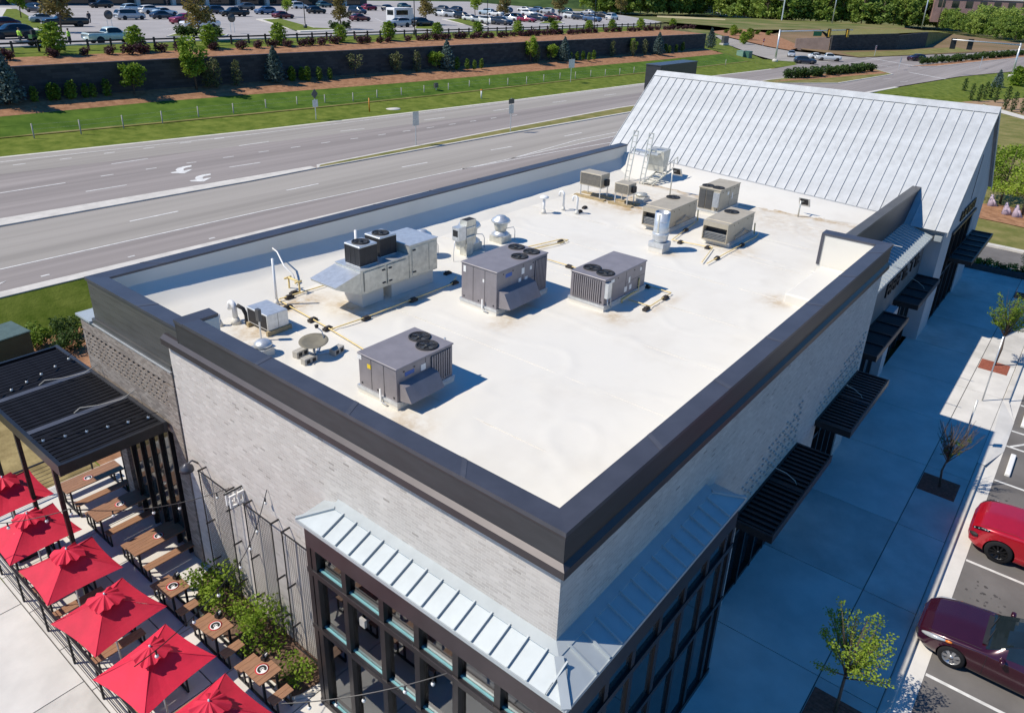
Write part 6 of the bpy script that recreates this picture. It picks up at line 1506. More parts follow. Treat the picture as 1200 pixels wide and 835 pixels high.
def detail_near(t, P, S, kind):
    nR, half = P['nR'], P['half']; L_ = S['L']; pt, patch, rings = P['pt'], P['patch'], P['rings']
    MB().box(-L_/2+.35, L_/2-.35, -.62, .62, .2, .5).build('underbody', M['dark'], t)
    for w_ in S['wb']:
        for sd_ in (1, -1): MB().lathe([(S['r']*1.12, -.25), (S['r']*1.12, 0)], 24, cap=True).build('wheel_arch', M['dark'], t, (L_/2-w_, sd_*.66, S['r']), (-sd_*PI/2, 0, 0))
    zb = lambda z0, z1: (lambda i, j, ps: all(z0 < p.z < z1 for p in ps))
    lens = mat('headlight_lens', (.55, .57, .58), .08, .3, spec=.8); amber = mat('amber_lens', (.7, .2, .03), .2)
    def strip(x0, x1, j, rad, nm, m_, dz=0.0):
        """tapered moulding following the body side between two stations"""
        for side in (1, -1):
            ii = [i for i in range(len(rings)) if x0 <= rings[i][0] <= x1]
            pts = [pt(i, j, side)+Vector((0, 0, dz)) for i in ii]; n_ = len(pts)
            MB().tube(pts, [rad*(.35+.65*math.sin(PI*(k+.6)/(n_+.2))) for k in range(n_)], 8).build(nm, m_, t)
    if kind == 'sedan':
        strip(.12, .74, int(4.35*nR), .062, 'headlight', lens); strip(.70, .92, int(4.45*nR), .038, 'turn_signal', amber)
        strip(.0, .10, int(3.2*nR), .05, 'grille', M['dark'])
        MB().box(L_/2-.10, L_/2+.004, -.42, .42, .40, .50).build('grille', M['dark'], t)
    else:
        strip(.10, .62, int(4.5*nR), .05, 'headlight', M['dark_alloy']); strip(.06, .30, int(3.3*nR), .07, 'air_intake', M['dark'])
        MB().box(L_/2-.12, L_/2+.006, -.45, .45, .62, .74).build('grille', M['dark'], t)
        for side in (1, -1):
            for q in (.16, .28, .40, .52):
                i = min(range(len(rings)), key=lambda k: abs(rings[k][0]-q)); c = pt(i, int(4.5*nR), side)
                MB().lathe([(.001, -.022), (.024, -.01), (.024, .01), (.001, .022)], 8, (c.x, c.y+side*.035, c.z+.015)).build('lamp', lens, t)
    hw = max(s_[1] for s_ in S['st'])
    def seam(x, j0, j1):
        i = min(range(len(rings)), key=lambda k: abs(rings[k][0]-x))
        for side in (1, -1):
            pts = [pt(i, j, side)*1.0+Vector((0, side*.003, 0)) for j in range(j0, j1)]
            MB().tube(pts, .005, 4).build('door_seam', M['dark'], t)
    for x in ((1.62, 2.85, 3.75) if kind == 'sedan' else (1.6, 2.75, 3.75)): seam(x, 2*nR, 5*nR+1)
    for side in (1, -1):                   # bonnet shut line, mirrors, handles
        pts = [pt(i, 6*nR-1, side)+Vector((0, 0, .004)) for i in range(len(rings)) if .25 < rings[i][0] < S['ws'][0]-.02]
        MB().tube(pts, .005, 4).build('bonnet_seam', M['dark'], t)
        zm = 1.0 if kind == 'sedan' else 1.18
        mb = MB(); mb.smooth = True; mb.lathe([(.001, -.07), (.07, -.05), (.085, .02), (.06, .07), (.001, .08)], 12); o = mb.build('door_mirror', t.children[0].data.materials[0], t, (L_/2-1.95, side*(hw+.08), zm), (0, R(90), 0)); o.scale = (1, 1.35, .9)
        MB().bar((L_/2-1.93, side*(hw-.08), zm-.03), (L_/2-1.95, side*(hw+.03), zm-.01), .04).build('mirror_arm', M['dark'], t)
        for x in (2.62, 3.52): MB().box(L_/2-x-.1, L_/2-x+.1, side*(hw-.015), side*(hw+.03), .80 if kind == 'sedan' else .98, .83 if kind == 'sedan' else 1.01).build('door_handle', M['chrome'] if kind == 'sedan' else M['dark'], t)
    x = S['ws'][0]
    for a, b in (((.5), -.1), (-.05, -.6)): MB().bar((L_/2-x+.02, a, S['st'][5][4]+.03), (L_/2-x-.1, b, S['st'][5][4]+.07), .018).build('wiper', M['dark'], t)
    MB().box(L_/2-x-.02, L_/2-x+.1, -.6, .6, S['st'][5][4]+.005, S['st'][5][4]+.028).build('cowl', M['dark'], t)
# the two cars nose-in to the kerb
AS = -.128
t, P, S, b = car('sedan', 'maroon', 'dark maroon sedan parked nose in beside the sidewalk, nearest the camera', (11.55, -4.42-2.4, AS), PI/2, 'cars parked by the sidewalk', True, 'alloy')
detail_near(t, P, S, 'sedan')
MB().box(-.22, .22, -.0, .012, 0, .11).build('number_plate', M['white_paint'], t, (2.40, 0, .44), (0, 0, PI/2))
t, P, S, b = car('suv', 'red', 'bright red suv with black wheels parked at the right edge of the photo', (16.98, -4.75-2.42, AS), PI/2, 'cars parked by the sidewalk', True, 'dark')
detail_near(t, P, S, 'suv')

# cars across the road: (pixel column, row) of the tyre line was turned into lot positions beforehand
LOT = 7.805
far = [
 ('suv','black','black suv half hidden by the left edge, beside the mower trailer',(28.41, 101.70, 7.80),3.2), ('sedan','maroon','maroon car cut off by the left edge above the grass island',(33.83, 120.54, 7.80),3.1),
 ('suv','navy','dark suv parked behind the brown tree at the left',(53.97, 160.94, 7.80),-1.3), ('sedan','silver','silver car nosed out behind the brown tree at the left',(43.20, 129.30, 7.80),-.3), ('pickup','black','big black pickup beside the brown tree at the left',(42.48, 120.89, 7.80),3.05),
 ('suv','black','black suv at the far side of the aisle, above the pale pickup',(74.11, 179.80, 7.80),3.15), ('van','silver','silver minivan parked above the pale pickup',(59.39, 136.19, 7.80),0.05), ('suv','paleblue','pale blue suv just behind the silver minivan',(72.19, 161.07, 7.80),.1),
 ('suv','white','white suv right of the silver minivan',(72.46, 154.20, 7.80),.1), ('sedan','paleblue','pale blue car behind the dark sedan',(72.69, 149.26, 7.80),0.1), ('sedan','navy','dark navy sedan in front of the pale blue car',(65.93, 137.11, 7.80),0.1),
 ('suv','crimson','crimson hatchback left of the white pickup',(61.96, 122.85, 7.80),3.3), ('pickup','white','white pickup behind the clipped hedge island',(57.98, 110.89, 7.80),3.1),
 ('suv','navy','dark suv behind the tan tree at the hedge island',(84.95, 152.81, 7.80),3.0), ('pickup','black','black pickup right of the tan tree at the hedge island',(83.92, 142.79, 7.80),3.1), ('suv','grey','grey suv behind the black pickup',(103.05, 168.85, 7.80),3.1),
 ('suv','blue','blue grey suv at the head of the long grass island',(95.87, 149.77, 7.80),3.2), ('sedan','darkred','dark red car beside the slender lime tree',(89.32, 133.88, 7.80),.1), ('van','white','white van behind the slender lime tree',(123.18, 175.02, 7.80),.05), ('suv','black','black suv alone in the aisle left of the tan tree',(110.76, 151.12, 7.80),0.05), ('suv','teal','teal suv behind the lone black suv',(137.39, 182.46, 7.80),.1),
 ('van','navy','navy van beside the tan tree in the middle of the lot',(121.24, 148.78, 7.80),-1.5), ('sedan','darkred','dark red sedan in front of the navy van',(99.72, 122.45, 7.80),0.05), ('suv','crimson','red suv far back beside the light pole',(139.09, 164.96, 7.80),0.1),
 ('suv','silver','silver suv in front of the white shuttle bus',(93.99, 104.86, 7.80),3.0), ('suv','black','black suv right of the white shuttle bus',(99.38, 104.04, 7.80),.0), ('suv','navy','navy suv behind the white shuttle bus',(143.58, 162.33, 7.80),.3), ('suv','teal','teal suv between the shuttle bus and the brown tree',(161.11, 174.41, 7.80),.1),
 ('suv','white','white suv right of the brown tree',(136.71, 134.69, 7.80),-1.5), ('suv','silver','silver suv second right of the brown tree',(136.34, 130.83, 7.80),-1.4), ('suv','black','black suv left of the bright lime tree',(130.98, 122.48, 7.80),-1.5), ('sedan','white','white sedan below the bright lime tree',(127.13, 116.32, 7.80),-1.5),
 ('sedan','silver','silver sedan just right of the bright lime tree',(123.55, 110.58, 7.80),-1.5), ('suv','white','white suv in the row by the grass island tip',(121.77, 106.34, 7.80),-1.5), ('suv','navy','dark blue suv at the end of the row by the grass island tip',(122.04, 103.22, 7.80),-1.45), ('sedan','white','white sedan behind the dark blue suv',(139.92, 115.24, 7.80),-1.5),
 ('suv','grey','grey suv in the back row right of the brown tree',(160.97, 158.81, 7.80),1.6), ('suv','navy','navy suv in the back row right of the brown tree',(161.48, 153.83, 7.80),1.6), ('suv','paleblue','pale blue suv in the back row behind the lime tree',(159.43, 139.99, 7.80),1.6), ('sedan','white','white car in the back row near the second brown tree',(156.19, 133.84, 7.80),1.6), ('suv','blue','blue suv in the back row under the second brown tree',(179.44, 149.81, 7.80),1.6),
 ('suv','teal','teal suv at the head of the right hand row',(141.98, 114.79, 7.80),-1.5), ('sedan','crimson','bright red car low in the right hand row',(139.33, 110.10, 7.80),-1.5), ('suv','white','white suv behind the bright red car',(168.44, 132.04, 7.80),-1.5), ('suv','navy','navy suv beside the bright red car',(146.45, 112.00, 7.80),-1.5), ('suv','darkred','maroon suv in the right hand row',(154.94, 113.86, 7.80),-1.5),
 ('sedan','white','white car at the back of the right hand row',(197.03, 156.45, 7.80),1.6), ('suv','blue','blue suv at the back of the right hand row',(196.33, 151.01, 7.80),1.6), ('suv','silver','silver suv at the back of the right hand row',(192.16, 143.47, 7.80),1.6), ('suv','teal','teal suv behind the third brown tree',(200.56, 142.60, 7.80),1.6),
 ('suv','white','white suv right of the maroon suv',(170.26, 118.79, 7.80),-1.5), ('suv','navy','navy suv right of the third brown tree',(166.48, 113.41, 7.80),-1.5), ('suv','blue','blue suv left of the last white wagon',(161.95, 106.65, 7.80),-1.5), ('suv','black','black suv above the last white wagon',(184.79, 118.27, 7.80),-1.5), ('van','white','white wagon at the right end of the lot',(178.21, 111.00, 7.80),.15), ('sedan','silver','silver car behind the blue suv',(204.71, 136.89, 7.80),1.6),
]
for k, c, lab, p, rz in far:
    car(k, c, lab, (p[0], p[1], LOT), rz, 'cars in the upper parking lot')
car('pickup', 'mint', 'pale mint pickup with a white crate trailer hitch at the fence', (*(35.44, 91.51, 7.80)[:2], LOT), 0.02, 'cars in the upper parking lot', name='pickup_truck', cat='pickup')
for k, c, lab, p, rz in (('sedan','silver','silver car waiting at the far left of the junction',(189.61, 64.40, 1.50),.35-PI),('suv','navy','dark blue suv nearest in the junction queue',(171.82, 54.76, 1.50),-1.05),('sedan','white','white sedan behind the dark blue suv in the junction',(188.65, 57.45, 1.50),-1.05),('pickup','white','white pickup leading the junction queue',(186.09, 54.15, 1.50),-1.05),('suv','maroon','maroon suv turning beside the hedge median',(210.31, 39.88, 1.50),2.6)):
    car(k, c, lab, (p[0], p[1], RD+.01), rz, 'cars at the junction', name='moving_car')
# shuttle bus, mower trailer, people
p = (103.48, 114.07, 7.80)
t = thing('shuttle_bus', 'white shuttle bus standing among the parked cars', 'bus', (p[0], p[1], LOT), .1)
bevel(MB().box(-3.4, 2.2, -1.15, 1.15, .5, 2.95).build('body', M['white_paint'], t), .12, 2); mb = MB(); mb.prism([(2.2, -1.0, .5), (3.5, -1.0, .5), (3.5, -1.0, 1.15), (2.7, -1.0, 1.3), (2.2, -1.0, 2.2)], (0, 2.0, 0)); mb.build('bonnet', M['white_paint'], t)
for y in (-1.16, 1.15): MB().box(-2.9, .6, y, y+.01, 1.6, 2.5).build('side_window', M['car_glass'], t)
MB().box(-3.42, -3.41, -.8, .8, 1.6, 2.5).build('rear_window', M['car_glass'], t)
ty, ri = wheel_mesh(.4, .25, 'alloy', False)
for x in (-2.2, 2.5):
    for sd_ in (1, -1): wh = link('wheel', ty, t, (x, sd_*1.02, .4), (-sd_*PI/2, 0, 0)); link('rim', ri, wh)
p = (27.04, 90.28, 7.80)
t = thing('mower_trailer', 'flat trailer carrying a green mower beside the fence', 'trailer', (p[0], p[1], LOT))
MB().box(-2.2, 2.0, -.9, .9, .5, .6).build('deck', M['black_metal'], t); MB().box(2.0, 3.2, -.04, .04, .5, .56).build('drawbar', M['black_metal'], t)
for x in (-.4, .5):
    for sd_ in (1, -1): wh = link('wheel', ty, t, (x, sd_*1.0, .4), (-sd_*PI/2, 0, 0)); link('rim', ri, wh)
t = thing('mower', 'green riding mower on the flat trailer', 'mower', (p[0]+.2, p[1], LOT+.6))
mg = mat('mower_green', (.03, .12, .02), .5); MB().box(-.9, .9, -.5, .5, .2, .6).build('deck', mg, t); MB().box(-.2, .5, -.35, .35, .6, 1.0).build('bonnet', mg, t); MB().box(-.75, -.35, -.25, .25, .6, 1.1).build('seat', M['dark'], t)
for x in (-.7, .7):
    for sd_ in (1, -1): MB().lathe([(.22, -.1), (.22, .1)], 12).build('wheel', M['rubber'], t, (x, sd_*.55, .22), (PI/2, 0, 0))
hv = mat('hi_vis', (.45, .75, .06), .7); skin = mat('skin', (.35, .2, .14), .6); jeans = mat('dark_trousers', (.03, .035, .05), .8)
def person(loc, rz, top, label, sit=False):
    """one continuous skinned body with head, clothes as child shells"""
    t = thing('person', label, 'person', loc, rz)
    bm = bmesh.new(); sk_ = bm.verts.layers.skin.verify(); J = {}
    def v(n_, p_): J[n_] = bm.verts.new(p_)
    v('pel', (0, 0, .95)); v('waist', (0, 0, 1.12)); v('chest', (0.02, 0, 1.35)); v('neck', (.02, 0, 1.5)); v('head', (.04, 0, 1.62)); v('crown', (.03, 0, 1.74))
    for s_, sd_ in (('l', 1), ('r', -1)):
        v('sh'+s_, (.02, .19*sd_, 1.42)); v('el'+s_, (.02, .25*sd_, 1.14)); v('wr'+s_, (.14, .23*sd_, .92)); v('ha'+s_, (.18, .22*sd_, .82))
        v('hip'+s_, (0, .1*sd_, .9)); v('kn'+s_, (.06*sd_, .11*sd_, .5)); v('an'+s_, (-.05*sd_, .11*sd_, .08)); v('to'+s_, (.1-.05*sd_, .12*sd_, .04))
    ed = [('pel', 'waist'), ('waist', 'chest'), ('chest', 'neck'), ('neck', 'head'), ('head', 'crown')]
    for s_ in 'lr': ed += [('chest', 'sh'+s_), ('sh'+s_, 'el'+s_), ('el'+s_, 'wr'+s_), ('wr'+s_, 'ha'+s_), ('pel', 'hip'+s_), ('hip'+s_, 'kn'+s_), ('kn'+s_, 'an'+s_), ('an'+s_, 'to'+s_)]
    for a, b in ed: bm.edges.new((J[a], J[b]))
    rad = dict(pel=.15, waist=.13, chest=.15, neck=.06, head=.1, crown=.07, sh=.075, el=.05, wr=.035, ha=.04, hip=.1, kn=.065, an=.045, to=.04)
    for n_, vv in J.items():
        q = rad.get(n_) or rad[n_[:-1]]; vv[sk_].radius = (q, q*(.75 if n_ in ('pel', 'waist', 'chest') else 1)); vv[sk_].use_root = n_ == 'pel'
    pos = {n_: vv.co.copy() for n_, vv in J.items()}
    me = bpy.data.meshes.new('body'); bm.to_mesh(me); bm.free(); me.materials.append(skin); me.materials.append(top); me.materials.append(jeans)
    o = link('body', me, t); o.modifiers.new('skin', 'SKIN').use_smooth_shade = True; o.modifiers.new('sub', 'SUBSURF').levels = 1
    def shell(name, names, m_, grow):
        mb = MB()
        for a, b in names:
            pa, pb = pos[a], pos[b]; ra, rb = [(rad.get(n_) or rad[n_[:-1]])+grow for n_ in (a, b)]; mb.tube([pa, pa.lerp(pb, .5), pb], [ra, (ra+rb)/2, rb], 10)
        mb.build(name, m_, t)
    shell('jacket', [('pel', 'waist'), ('waist', 'chest'), ('chest', 'neck'), ('shl', 'ell'), ('shr', 'elr'), ('ell', 'wrl'), ('elr', 'wrr')], top, .025)
    shell('trousers', [('pel', 'hipl'), ('pel', 'hipr'), ('hipl', 'knl'), ('hipr', 'knr'), ('knl', 'anl'), ('knr', 'anr')], jeans, .022)
    MB().lathe([(.11, -.02), (.112, .05), (.07, .11), (.001, .125)], 12, (.03, 0, 1.68)).build('hair', M['dark'], t)
    return t
p = (26.30, 93.14, 7.80); person((p[0], p[1], LOT), .3, hv, 'person in a bright yellow green vest standing by the mower trailer')
p = (30.42, 90.53, 7.80); person((p[0], p[1], LOT), 2.5, hv, 'person in a bright yellow green vest between the trailer and the pale pickup')
p = (48.88, 127.86, 7.80); person((p[0], p[1], LOT), 1.5, jeans, 'person in dark clothes walking across the open aisle')
p = (94.24, 188.84, 7.80); person((p[0], p[1], LOT), .5, jeans, 'person in dark clothes far back behind the pale blue car')

# ================================================================ FAR PLANTING, FENCES, SIGNS
def wy(x): return at_x(wallL, x)[1]
spr = 'blue green spruce against the dark wall, '
for px, py, sc_, lab in ((12,123,1.15,'cut by the left edge'),(311,95.5,1.0,'left of the diamond sign'),(512,80.5,1.0,'between two rows of tiny shrubs'),(661,72,.95,'above the sign with its back turned'),(771,64,1.0,'near the end of the wall')):
    p = {12:(18.97, 78.07, 3.70), 311:(48.00, 79.69, 3.70), 512:(77.13, 78.44, 3.70), 661:(105.01, 74.55, 3.70), 771:(135.27, 72.57, 3.70)}[px]; plant('spruce_tree', spr+lab, 'tree', (p[0], min(p[1], wy(p[0])-.8), 3.72), 'spruce', 'blue spruces along the wall', sc_)
p = (181.22, 82.66, 2.40); plant('spruce_tree', 'dark blue green conifer past the end of the dark wall', 'tree', (p[0], p[1], 2.5), 'spruce', None, 1.15)
for p, key, sc_, lab in (((30.73, 80.42, 3.70),'far_round',.85,'round lime tree on a thin stem, leftmost before the wall'),((37.73, 82.46, 3.70),'far_round_b',1.25,'tall bright lime tree before the wall'),((60.03, 79.86, 3.70),'far_thin',.9,'airy pale tree before the middle of the wall'),((67.07, 80.19, 3.70),'far_thin',.8,'almost leafless grey tree before the wall'),((74.88, 80.56, 3.70),'far_round',.7,'small lime tree left of the third spruce'),((96.34, 78.02, 3.70),'far_round_b',.95,'full lime tree right of the middle of the wall'),((101.78, 76.46, 3.70),'far_round',.75,'wide lime tree left of the fourth spruce'),((127.74, 76.70, 3.70),'far_round_b',.7,'slender lime tree toward the wall end')):
    plant('mulch_tree', lab, 'tree', (p[0], min(p[1], wy(p[0])-.9), 3.72), key, 'young trees before the dark wall', sc_)
for p, lab in (((39.16, 80.50, 3.70),'one'),((40.15, 80.73, 3.70),'two'),((42.83, 80.78, 3.70),'three'),((67.36, 77.46, 3.70),'four'),((71.08, 78.24, 3.70),'five'),((98.08, 76.98, 3.70),'six'),((120.48, 76.68, 3.70),'seven'),((126.42, 73.35, 3.70),'eight'),((131.50, 73.59, 3.70),'nine')):
    plant('holly_tree', 'speckled olive holly against the dark wall', 'tree', (p[0], min(p[1], wy(p[0])-.9), 3.72), 'holly', 'speckled hollies before the dark wall', .95 if lab != 'two' else 1.05)
for p in ((21.21, 79.10, 3.70),(23.25, 81.98, 3.70),(22.68, 77.97, 3.70),(24.68, 81.69, 3.70),(24.40, 78.11, 3.70),(25.92, 80.76, 3.70),(26.69, 79.39, 3.70),(28.06, 79.15, 3.70),(50.40, 79.08, 3.70),(50.44, 77.48, 3.70),(51.89, 78.59, 3.70),(52.23, 76.76, 3.70),(53.93, 76.65, 3.70),(55.58, 76.59, 3.70),(78.21, 77.06, 3.70),(78.46, 75.52, 3.70),(79.81, 74.65, 3.70),(80.77, 74.04, 3.70),(82.79, 74.43, 3.70),(107.44, 74.85, 3.70),(108.51, 74.22, 3.70),(109.54, 73.62, 3.70),(109.86, 72.55, 3.70),(112.11, 73.01, 3.70),(140.34, 74.15, 3.70),(140.62, 72.89, 3.70),(144.22, 73.19, 3.70),(147.55, 73.70, 3.70)):
    plant('small_shrub', 'tiny upright green shrub on the mulch below the dark wall', 'shrub', (p[0], min(p[1], wy(p[0])-.7), 3.7), 'column', 'tiny upright shrubs below the wall', random.uniform(.7, .95))
for p, sc_, lab in (((26.41, 81.70, 7.40),1.05,'beside the pale pickup'),((35.02, 80.19, 7.40),.9,'left of the clipped hedge'),((44.08, 80.16, 7.40),.9,'right of the clipped hedge'),((54.03, 80.47, 7.40),.9,'at the end of the long grass island'),((64.25, 81.56, 7.40),.8,'below the dark red sedan'),((73.34, 80.66, 7.40),.9,'below the white shuttle bus'),((83.73, 81.45, 7.40),.8,'left of the grass island tip'),((93.63, 81.17, 7.40),.8,'right of the grass island tip'),((104.46, 80.97, 7.40),.8,'below the bright red car'),((115.61, 81.18, 7.40),.75,'below the third brown tree'),((127.63, 81.64, 7.40),.75,'below the blue suv'),((136.46, 79.72, 7.40),.75,'at the right end of the lot'),((148.41, 79.65, 7.40),.8,'second from the wall end'),((163.63, 80.70, 7.20),.75,'nearest the wall end')):
    plant('fence_tree', 'bushy bright green tree by the low fence, '+lab, 'tree', (p[0], 84.8, 7.42), 'far_green', 'bushy trees along the low fence', sc_)
x = 14.0; rs = random.Random(21); k = 0
while x < 172:
    if rs.random() < .86:
        plant('purple_shrub', 'dark purple shrub on the upper mulch bed', 'shrub', (x, 83.4+rs.uniform(-.5, .5), 7.3), 'purple', 'purple shrubs on the upper mulch', rs.uniform(.75, 1.1))
    x += rs.uniform(1.3, 2.6)
for p, key, sc_, z, lab in (((37.41, 110.18, 7.80),'tan_tree',1.0,7.9,'tan brown tree beside the big black pickup'),((46.90, 91.52, 7.80),'tan_tree',.95,7.9,'tan brown tree over the clipped hedge island'),((79.82, 103.87, 7.80),'tan_tree',.8,7.9,'tan brown tree in the middle of the lot'),((105.62, 109.16, 7.80),'tan_tree',.9,7.9,'brown tree behind the black suv and shuttle bus'),((139.36, 117.16, 7.80),'tan_tree',.85,7.9,'brown tree over the back row'),((175.11, 126.57, 7.80),'tan_tree',1.0,7.9,'brown tree behind the right hand row'),((214.38, 130.46, 7.80),'tan_tree',.85,7.9,'brown tree at the right end of the lot'),((94.35, 139.50, 7.80),'lot_tree',.8,7.9,'slender lime tree behind the long grass island'),((145.16, 131.36, 7.80),'lot_tree',1.1,7.9,'bright lime tree among the rows of cars'),((44.23, 142.28, 7.80),'lot_tree',.9,7.9,'lime tree on the grass island at the left edge'),((224.12, 151.70, 7.80),'lot_tree',1.0,7.9,'lime tree behind the third brown tree')):
    plant('lot_tree', lab, 'tree', (p[0], p[1], z), key, 'trees in the upper lot', sc_)
for p, lab in (((47.90, 98.42, 7.80),'left half of the clipped dark hedge on the island'),((48.65, 97.78, 7.80),'middle left of the clipped dark hedge on the island'),((49.32, 97.00, 7.80),'middle right of the clipped dark hedge on the island'),((51.78, 96.01, 7.80),'right end of the clipped dark hedge on the island'),((77.07, 102.48, 7.80),'small dark shrub left of the middle tan tree'),((79.95, 102.67, 7.80),'small dark shrub right of the middle tan tree'),((141.21, 104.53, 7.80),'low hedge on the island by the maroon suv')):
    plant('hedge_shrub', lab, 'shrub', (p[0], p[1], 7.93), 'hedge', 'hedges in the upper lot', 1.05)
t = thing('lot_planter', 'grey planter drum at the foot of the tan tree', 'planter', (*(46.37, 90.20, 7.80)[:2], 7.8)); MB().lathe([(.5, 0), (.55, .8), (.45, .82)], 14).build('drum', M['cmu'], t)
# low dark fence above the wall, wire fence on the grass
t = thing('low_fence', 'long low dark single rail fence above the retaining wall', 'fence', (0, 0, 0))
pm_ = MB().box(-.09, .09, -.09, .09, -.3, 1.15).mesh('post', M['black_metal']); rm_ = MB().box(0, 2.5, -.05, .05, .82, 1.0).mesh('rail', M['black_metal'])
for k in range(74):
    x = -22+k*2.5; link('post', pm_, t, (x, 86.3, 7.6)); link('rail', rm_, t, (x, 86.3, 7.6))
t = thing('wire_fence', 'wire fence with thin timber posts along the grass verge', 'fence', (0, 0, 0))
pw = MB().tube([(0, 0, -.3), (0, 0, 1.2)], .06, 6).mesh('post', M['cmu']); Pf = []
for a in ((17.66, 70.06, 1.95),(21.41, 69.53, 1.95),(25.35, 69.62, 1.95),(29.26, 69.72, 1.95),(33.42, 70.23, 1.95),(37.26, 69.90, 1.95),(41.50, 70.21, 1.95),(45.52, 70.02, 1.95),(49.06, 69.48, 1.95),(52.73, 68.77, 1.95),(56.67, 68.89, 1.95),(60.64, 68.70, 1.95),(64.67, 68.63, 1.95),(69.14, 68.42, 1.95),(73.64, 68.62, 1.95),(77.60, 68.25, 1.95),(80.84, 67.46, 1.95),(84.66, 66.92, 1.95),(89.22, 67.10, 1.95),(93.57, 67.11, 1.95),(97.22, 66.64, 1.95),(101.56, 66.51, 1.95),(104.85, 65.73, 1.95),(108.60, 65.15, 1.95),(113.31, 65.10, 1.95),(124.48, 63.85, 1.95),(133.78, 63.19, 1.95),(144.84, 61.91, 1.95)): link('post', pw, t, a); Pf.append(a)
mb = MB()
for a, b in zip(Pf, Pf[1:]):
    for z in (.3, .7, 1.1): mb.bar((a[0], a[1], a[2]+z), (b[0], b[1], b[2]+z), .012)
mb.build('wire', M['cmu'], t)
def road_sign(loc, h, plates, label, mt='galv'):
    """plates: (shape, width, height, centre z, material)"""
    t = thing('road_sign', label, 'road sign', loc, 0, 'road signs')
    MB().box(-.04, .04, -.03, .03, -.2, h).build('post', M['galv'], t)
    for sh, w_, hh, zc, m_ in plates:
        if sh == 'd': MB().prism([(-w_/2, -.045, zc), (0, -.045, zc+hh/2), (w_/2, -.045, zc), (0, -.045, zc-hh/2)], (0, .01, 0)).build('sign_plate', M[m_], t)
        elif sh == 'o': MB().prism([(w_/2*math.cos(PI/8+k*PI/4), -.045, zc+w_/2*math.sin(PI/8+k*PI/4)) for k in range(8)], (0, .01, 0)).build('sign_plate', M[m_], t)
        else: MB().box(-w_/2, w_/2, -.055, -.035, zc-hh/2, zc+hh/2).build('sign_plate', M[m_], t)
    return t
road_sign((43.36, 63.77, 1.55), 3.2, [('d', .95, 1.1, 2.75, 'siding'), ('r', .75, .75, 1.75, 'galv')], 'grey backed diamond road sign with a square plate on the far verge').rotation_euler[2] = .1
road_sign((41.77, 46.58, 1.60), 3.1, [('r', .75, .7, 2.75, 'galv'), ('r', .8, .55, 2.1, 'galv')], 'two plate road sign with its back turned, at the middle of the median')
road_sign((54.21, 45.18, 1.60), 3.4, [('r', .9, .5, 3.1, 'siding'), ('r', .75, .9, 2.3, 'galv')], 'two plate road sign farther along the median')
road_sign((93.78, 65.16, 1.80), 3.6, [('r', 1.6, 1.3, 2.9, 'galv')], 'wide square road sign with its back turned on the far verge')
t = thing('pipeline_marker', 'slim orange marker post on the far verge', 'marker', (51.04, 63.87, 1.60)); MB().tube([(0, 0, 0), (0, 0, 1.6)], .07, 8).build('post', mat('orange_plastic', (.6, .22, .02), .5), t)
t = thing('marker_post', 'short white marker post with an orange cap on the far verge', 'marker', (69.77, 62.95, 1.60)); MB().tube([(0, 0, 0), (0, 0, 1.1)], .1, 8).build('post', M['white_paint'], t); MB().box(-.12, .12, -.12, .12, 1.1, 1.25).build('cap', mat('orange_plastic', (.6, .22, .02), .5), t)
t = thing('electrical_stub', 'small grey cabinet on a post by the wire fence', 'cabinet', (67.15, 68.84, 1.95)); MB().box(-.3, .3, -.15, .15, .7, 1.3).build('cabinet', M['siding'], t); MB().box(-.05, .05, -.05, .05, 0, .7).build('post', M['galv'], t)
structure(MB().lathe([(1.0, 0), (.9, .08), (.001, .1)], 14, (54.71, 63.94, 1.60)).build('drain_apron', M['curb']))
for p, lab in (((44.51, 111.35, 7.80),'round sign plate on twin posts above the pale pickup'),((57.43, 101.06, 7.80),'round sign plate on twin posts right of the hedge island')):
    t = thing('lot_sign', 'grey '+lab, 'sign', (p[0], p[1], 7.8), 0, 'round signs in the lot')
    for x in (-.3, .3): MB().box(x-.03, x+.03, -.03, .03, 0, 1.9).build('post', M['galv'], t)
    MB().lathe([(.62, 0), (.62, .04)], 20).build('sign_plate', M['siding'], t, (0, -.04, 2.1), (PI/2, 0, 0))
for p, lab in (((73.85, 105.79, 7.80),'in the long grass island'),((81.78, 87.93, 7.80),'beside the shuttle bus'),((117.18, 103.09, 7.80),'among the white cars'),((132.71, 86.87, 7.80),'near the right end of the lot')):
    t = thing('light_pole', 'thin dark light pole '+lab, 'light pole', (p[0], p[1], 7.8), 0, 'light poles of the upper lot'); MB().lathe([(.3, 0), (.3, .7)], 12).build('base', M['siding'], t); MB().tube([(0, 0, .7), (0, 0, 8.5)], .07, 8).build('pole', M['black_metal'], t); MB().box(-.6, .6, -.15, .15, 8.5, 8.65).build('lamp_head', M['black_metal'], t)
# shop front at the back of the lot
t = thing('store_building', 'long dark glazed store front with pale columns at the back of the upper lot', 'building', (0, 0, 0))
MB().box(-60, 165, 196, 225, 7.7, 16).build('wall', M['fascia'], t); MB().box(-60, 165, 193.5, 196, 12.2, 13.2).build('canopy', M['coping'], t)
for k in range(23):
    x = -50+k*9.3; MB().box(x-.5, x+.5, 193.9, 194.9, 7.8, 12.19).build('column', M['curb'], t); MB().box(x+1.5, x+7.5, 195.9, 195.98, 8.2, 11.8).build('window', M['car_glass'], t)

